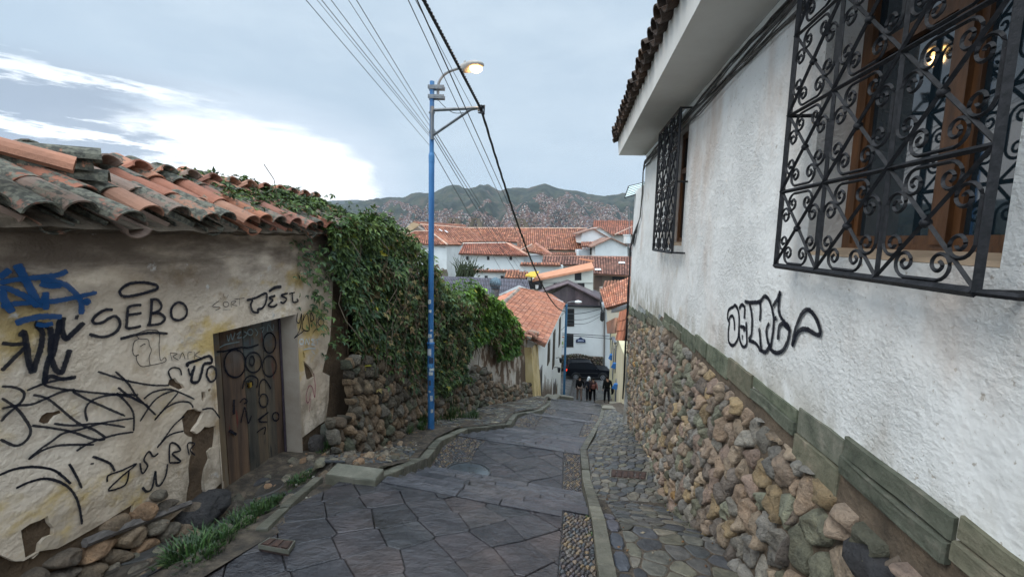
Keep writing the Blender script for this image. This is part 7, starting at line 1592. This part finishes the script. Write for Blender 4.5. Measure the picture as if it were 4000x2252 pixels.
# ---------------------------------------------------------------- black off-road car
def car():
    y = 42.0; g = R(2290, 1482); xw_ = g.x * y; zg = smooth(y + 1) + .03
    root = thing('parked_car', 'black off-road car with roof rails standing across the foot of the lane', 'car', (xw_, y, zg)); L = 4.5; ox = V((xw_ + .1, y, zg))
    M_paint = mat('black car paint', [(0, (.008, .009, .012))], rough=.35, vcol=False, spec=.06); M_trim = mat('dark grey plastic', [(0, (.014, .015, .017))], rough=.6, vcol=False)
    M_cg = mat('tinted car glass', [(0, (.01, .012, .016))], rough=.08, vcol=False, spec=.12); M_rub = mat('tyre rubber', [(0, (.012, .012, .012))], rough=.9, vcol=False); M_rim = mat('alloy', [(0, (.35, .36, .38))], rough=.3, metal=.7, vcol=False)
    Wd = .9
    def loft(mb, prof_lo, prof_hi):               # prof: list of (x, z, halfwidth)
        pts = prof_lo; n = len(pts); vs = []
        for x, z, w in pts: vs += [ox + V((x, -w, z)), ox + V((x, w, z))]
        fs = [(2 * i, 2 * i + 1, 2 * ((i + 1) % n) + 1, 2 * ((i + 1) % n)) for i in range(n)] + [tuple(2 * i for i in range(n - 1, -1, -1)), tuple(2 * i + 1 for i in range(n))]
        mb.add(vs, fs)
    def arch(cx, r, n=8): return [(cx + r * cos(t), .36 + r * sin(t), Wd) for t in [pi - pi * k / n for k in range(n + 1)]]
    mb = MB()
    low = [(-2.25, .45, .82), (-2.27, .62, .86), (-2.22, .98, .86), (-2.16, 1.12, .86), (.92, 1.10, .88), (1.5, 1.06, .86), (2.08, .98, .80), (2.2, .88, .78), (2.27, .6, .8), (2.24, .4, .8)] + [(x, max(z, .36), w) for x, z, w in reversed(arch(1.38, .43))] + [(.9, .30, Wd), (-.9, .30, Wd)] + [(x, max(z, .36), w) for x, z, w in reversed(arch(-1.32, .43))] + [(-1.8, .38, .86)]
    loft(mb, low, None)
    body = mb.build('body', M_paint, root); bv = body.modifiers.new('bevel', 'BEVEL'); bv.width = .03; bv.segments = 2; bv.limit_method = 'ANGLE'
    mb = MB(); vs = []
    lo = [(-2.17, 1.11), (1.0, 1.09)]; sec = [(-2.17, 1.11, .86), (-1.98, 1.62, .72), (-1.85, 1.71, .68), (-.2, 1.76, .70), (.25, 1.70, .69), (1.02, 1.09, .84)]
    loft(mb, sec, None); ca = mb.build('cabin', M_paint, root); bv = ca.modifiers.new('bevel', 'BEVEL'); bv.width = .03; bv.segments = 2; bv.limit_method = 'ANGLE'
    def side(pts, name, m, par=None, e=.012):
        mb = MB()
        for s in (-1, 1):
            q = []
            for x, z in pts: w = interp([(1.1, .86), (1.62, .715), (1.75, .69)], z) + e; q.append(ox + V((x, s * w, z)))
            if s > 0: q.reverse()
            mb.prism(q, (0, -s * .01, 0))
            mb.build(name, m, root); mb = MB()
    side([(-2.02, 1.17), (-1.42, 1.17), (-1.42, 1.60), (-1.90, 1.58)], 'window', M_cg); side([(-1.34, 1.17), (-.52, 1.17), (-.52, 1.64), (-1.34, 1.62)], 'window', M_cg); side([(-.42, 1.17), (.72, 1.17), (.30, 1.58), (.12, 1.64), (-.42, 1.64)], 'window', M_cg)
    mb = MB(); mb.hexa([ox + V(p) for p in ((1.0, -.76, 1.13), (1.0, .76, 1.13), (.96, .76, 1.13), (.96, -.76, 1.13))], [ox + V(p) for p in ((.34, -.62, 1.67), (.34, .62, 1.67), (.28, .62, 1.68), (.28, -.62, 1.68))]); mb.build('windscreen', M_cg, root)
    for sx, sy in ((-1.32, -1), (1.38, -1), (-1.32, 1), (1.38, 1)):
        c = ox + V((sx, sy * .80, .36)); wv = MB(); wv.lathe(c, [(.22, -.12), (.33, -.12), (.365, -.08), (.365, .08), (.33, .12), (.22, .12)], 24, axis='Y'); w_ = wv.build('wheel', M_rub, root)
        rm = MB(); o = c + V((0, sy * .10, 0)); rm.lathe(o, [(.04, -.02), (.06, .02 * 1), (.02, .03)], 10, axis='Y')
        for k in range(6):
            t = 2 * pi * k / 6; d = V((cos(t), 0, sin(t))); e = V((-sin(t), 0, cos(t))) * .035; rm.hexa([o - e, o + e, o + d * .22 + e * 1.3, o + d * .22 - e * 1.3], [p + V((0, sy * .025, 0)) for p in (o - e, o + e, o + d * .22 + e * 1.3, o + d * .22 - e * 1.3)])
        for k in range(20):
            t0, t1 = 2 * pi * k / 20, 2 * pi * (k + 1) / 20; f = lambda t, r, h: o + V((r * cos(t), sy * h, r * sin(t))); rm.hexa([f(t0, .205, 0), f(t1, .205, 0), f(t1, .24, 0), f(t0, .24, 0)], [f(t0, .205, .025), f(t1, .205, .025), f(t1, .24, .025), f(t0, .24, .025)])
        rm.build('rim', M_rim, w_)
        fa = MB(); pts = [ox + V((x, sy * (Wd + .02), z)) for x, _, _ in [] for z in []]
        for k in range(8):
            t0, t1 = pi * k / 8, pi * (k + 1) / 8; f = lambda t, r, w: ox + V((sx + r * cos(t), sy * w, .36 + r * sin(t))); fa.hexa([f(t0, .42, .85), f(t1, .42, .85), f(t1, .50, .85), f(t0, .50, .85)], [f(t0, .42, .94), f(t1, .42, .94), f(t1, .49, .93), f(t0, .49, .93)])
        fa.build('wheel_arch', M_trim, root)
    for s in (-1, 1):
        mb = MB(); mb.box(ox + V((-2.29, s * .72 - .12, .92)), ox + V((-2.18, s * .76 + .12, 1.10))); mb.build('tail_light', mat('red tail lamp', [(0, (.5, .02, .01))], rough=.2, vcol=False, emit=((1, .05, .02), 1.5)), root)
        mb = MB(); mb.box(ox + V((2.12, s * .62 - .14, .74)), ox + V((2.24, s * .62 + .14, .90))); mb.build('headlight', M_rim, root)
        mb = MB(); mb.tube([ox + V((-1.8, s * .62, 1.72)), ox + V((-1.75, s * .62, 1.83)), ox + V((-.1, s * .62, 1.86)), ox + V((.05, s * .62, 1.77))], .025, 5); mb.build('roof_rail', M_trim, root)
        mb = MB(); mb.box(ox + V((-1.0, s * .93 - .05, .28)), ox + V((1.0, s * .93 + .03, .36))); mb.build('side_step', M_trim, root)
        mb = MB(); mb.lathe(ox + V((.72, s * 1.0, 1.18)), [(.02, -.1), (.09, -.06), (.09, .06), (.02, .1)], 8); mb.build('mirror', M_paint, root)
        mb = MB(); mb.box(ox + V((-1.25, s * .905 - .008, .74)), ox + V((.9, s * .905 + .008, .79))); mb.build('side_moulding', M_trim, root)
    mb = MB(); mb.box(ox + V((-2.34, -.84, .42)), ox + V((-2.2, .84, .62))); mb.build('bumper', M_trim, root); mb = MB(); mb.box(ox + V((2.18, -.82, .38)), ox + V((2.34, .82, .62))); mb.build('bumper', M_trim, root)
    mb = MB(); mb.box(ox + V((2.2, -.4, .66)), ox + V((2.27, .4, .86))); mb.build('grille', M_trim, root)
car()
# ---------------------------------------------------------------- people
def skin(name, verts, edges, m, parent, sub=2, root=0):
    me = bpy.data.meshes.new(name); me.from_pydata([v[0] for v in verts], edges, []); o = bpy.data.objects.new(name, me); COLL.objects.link(o)
    o.modifiers.new('skin', 'SKIN'); 
    sv = me.skin_vertices[0].data if me.skin_vertices else None
    if sv is None:
        bm_ = __import__('bmesh').new(); bm_.from_mesh(me); bm_.verts.layers.skin.verify(); bm_.to_mesh(me); bm_.free(); sv = me.skin_vertices[0].data
    for i, v in enumerate(verts): r = v[1]; sv[i].radius = (r if isinstance(r, tuple) else (r, r)); sv[i].use_root = (i == root)
    o.modifiers.new('sub', 'SUBSURF').levels = sub; o.modifiers['sub'].render_levels = sub
    dg = bpy.context.evaluated_depsgraph_get(); dg.update(); m2 = bpy.data.meshes.new_from_object(o.evaluated_get(dg)); bpy.data.objects.remove(o)
    m2.name = name; m2.materials.clear(); m2.materials.append(m); m2.polygons.foreach_set('use_smooth', [True] * len(m2.polygons))
    at = m2.attributes.get('Col')
    o = bpy.data.objects.new(name, m2); COLL.objects.link(o); o.parent = parent; return o
def cm(name, c, r=.95): return mat(name, [(0, c)], rough=r, vcol=False, worldspace=False, spec=.1)
M_skin = cm('skin', (.38, .22, .15), .6)
def person(px, py, y, H, stride, lab, top, legs, hair, arms=(0, 0), head=0.0, lean=0.0, long_hair=False, rot=0, shoes=(.02, .02, .02), wide=1.0):
    q = R(px, py); root = thing('person', lab, 'person', V((q.x * y, y, q.z * y))); root.rotation_euler.z = rot; k = H / 1.72; S = lambda *p: V(p) * k
    sh = .17 * wide; a1, a2 = arms
    L = {}
    st = stride
    def leg(s, f): return [S(s * .09, 0, .90), S(s * .10, f * .16 + .03, .50), S(s * .10, f * .26 - (.06 if f < 0 else 0), .09 + (.05 if f < 0 else 0)), S(s * .115, f * .26 + .12 - (.05 if f < 0 else 0), .035)]
    def arm(s, f, out): return [S(s * sh, .0 + lean, 1.40), S(s * (sh + .035 + out * .06), -.03 + f * .08 + lean, 1.12), S(s * (sh + .045 + out * .12), .05 + f * .2 + lean, .89), S(s * (sh + .045 + out * .14), .07 + f * .23 + lean, .84)]
    lr = [(-1, st), (1, -st)]
    V_ = [(S(0, 0, .95), .12 * k), (S(0, lean * .5, 1.12), (.115 * k, .10 * k)), (S(0, lean, 1.32), (.13 * k, .10 * k)), (S(0, lean + .01, 1.46), .052 * k), (S(0, lean + .02, 1.54), .07 * k), (S(0, lean + .02 + head * .5, 1.62), .092 * k), (S(0, lean + .02 + head, 1.69), .055 * k)]
    E_ = [(0, 1), (1, 2), (2, 3), (3, 4), (4, 5), (5, 6)]
    def chain(start, pts, rs):
        a = start
        for p, r in zip(pts, rs): V_.append((p, r)); E_.append((a, len(V_) - 1)); a = len(V_) - 1
        return a
    ends = []
    for s, f, o in ((-1, -st, a1), (1, st, a2)):
        e = chain(2, arm(s, f, o), [.05 * k, .038 * k, .026 * k, .03 * k]); hp = V_[e][0]; d = (hp - V_[e - 1][0]).normalized()
        for j, (dx, ln) in enumerate(((-.025, .06), (-.009, .075), (.008, .072), (.024, .055))): chain(e, [hp + (d * (ln * .6) + V((0, dx, 0))) * k, hp + (d * ln + V((-s * .015, dx * 1.1, 0))) * k], [.0095 * k, .008 * k])
        chain(e - 1, [hp + V((-s * .01, .035, -.0)) * k, hp + (V((-s * .012, .045, 0)) + d * .03) * k], [.011 * k, .009 * k])
    for s, f in lr: chain(0, leg(s, f), [.085 * k, .056 * k, .038 * k, .03 * k])
    chain(5, [S(0, lean + .118 + head * .5, 1.60)], [.014 * k])
    skin('body', V_, E_, M_skin, root)
    T_, ET = [(S(0, 0, .92), .145 * k * wide), (S(0, lean * .5, 1.10), (.15 * k * wide, .125 * k)), (S(0, lean, 1.34), (.155 * k * wide, .12 * k)), (S(0, lean, 1.45), .07 * k)], [(0, 1), (1, 2), (2, 3)]
    for s, f, o in ((-1, -st, a1), (1, st, a2)):
        a = 2
        for p, r in zip(arm(s, f, o)[:3], (.072, .058, .045)): T_.append((p, r * k)); ET.append((a, len(T_) - 1)); a = len(T_) - 1
    skin('jacket', T_, ET, cm('jacket', top), root)
    B_, EB = [(S(0, 0, .95), .135 * k)], []
    for s, f in lr:
        a = 0
        for p, r in zip(leg(s, f)[:3], (.10, .078, .062)): B_.append((p, r * k)); EB.append((a, len(B_) - 1)); a = len(B_) - 1
    skin('trousers', B_, EB, cm('trousers', legs), root)
    for s, f in lr:
        p = leg(s, f)[2:]; skin('shoe', [(p[0] - V((0, .05, .04)) * k, .045 * k), (p[0] + V((0, .05, -.045)) * k, .048 * k), (p[1] + V((0, .03, 0)), .036 * k)], [(0, 1), (1, 2)], cm('shoe', shoes), root, 1)
    hz = S(0, lean + .0 + head * .6, 1.645); hv = [(hz + V((0, -.045, -.10)) * k, .095 * k), (hz + V((0, -.025, .01)) * k, .108 * k), (hz + V((0, .0, .07)) * k, .07 * k)]; he = [(0, 1), (1, 2)]
    if long_hair: hv += [(hz + V((0, -.06, -.16)) * k, .07 * k), (hz + V((0, -.10, -.33)) * k, .05 * k)]; he += [(0, 3), (3, 4)]
    skin('hair', hv, he, cm('hair', hair, .5), root, 2)
    return root, S
r, S = person(2262, 1563, 26.5, 1.68, .55, 'person in a black jacket and beige trousers, leftmost of the group walking down', (.012, .011, .012), (.22, .155, .125), (.012, .01, .009), (0, .9), wide=1.1)
r, S = person(2297, 1565, 26.2, 1.62, -.4, 'person wearing a white head scarf and dark clothes in the middle of the walking group', (.02, .02, .028), (.018, .018, .022), (.015, .012, .01), (.8, 0), head=.03)
skin('head_scarf', [(S(0, -.01, 1.60), .105), (S(0, .0, 1.68), .10), (S(0, 0, 1.74), .05), (S(-.05, -.04, 1.5), .095), (S(-.12, -.06, 1.40), .06), (S(.08, .02, 1.44), .06)], [(0, 1), (1, 2), (0, 3), (3, 4), (0, 5)], cm('white cloth', (.62, .62, .62)), r)
r, S = person(2314, 1569, 25.6, 1.60, .6, 'person with a dusky red backpack and black trousers beside the one in the white scarf', (.05, .03, .03), (.010, .010, .012), (.015, .012, .01), (0, 0), long_hair=False)
bp = skin('backpack', [(S(0, -.16, 1.30), (.11, .07)), (S(0, -.19, 1.12), (.14, .09)), (S(0, -.17, .98), (.12, .07))], [(0, 1), (1, 2)], cm('red backpack cloth', (.19, .075, .06)), r, root=1)
skin('shawl', [(S(.19, -.05, 1.36), .06), (S(.26, -.04, 1.1), .05), (S(.30, -.02, .85), .045)], [(0, 1), (1, 2)], cm('pink shawl', (.30, .13, .11)), r)
r, S = person(2369, 1573, 24.2, 1.66, .45, 'person all in black looking down on the right side, carrying a coat over the arm', (.011, .011, .012), (.012, .012, .016), (.012, .01, .009), (.2, .7), head=.05, wide=1.15)
skin('carried_coat', [(S(.30, .0, 1.05), .07), (S(.34, -.02, .85), .10), (S(.33, -.03, .66), .075), (S(.28, -.02, .55), .04)], [(0, 1), (1, 2), (2, 3)], cm('black coat cloth', (.012, .012, .013)), r, root=1)
# ---------------------------------------------------------------- evening haze over the valley
if HAZE:
    mb = MB(); mb.box((-9000, -60, -125), (9000, 9500, 900)); hm = bpy.data.materials.new('haze'); hm.use_nodes = True; nt = hm.node_tree; nt.nodes.clear()
    o_ = nt.nodes.new('ShaderNodeOutputMaterial'); v_ = nt.nodes.new('ShaderNodeVolumePrincipled'); v_.inputs['Density'].default_value = HAZE; v_.inputs['Color'].default_value = (.80, .88, 1.0, 1); v_.inputs['Anisotropy'].default_value = .0
    nt.links.new(v_.outputs[0], o_.inputs['Volume']); mb.build('haze', hm, props=dict(kind='stuff'), origin=(0, 0, 0))
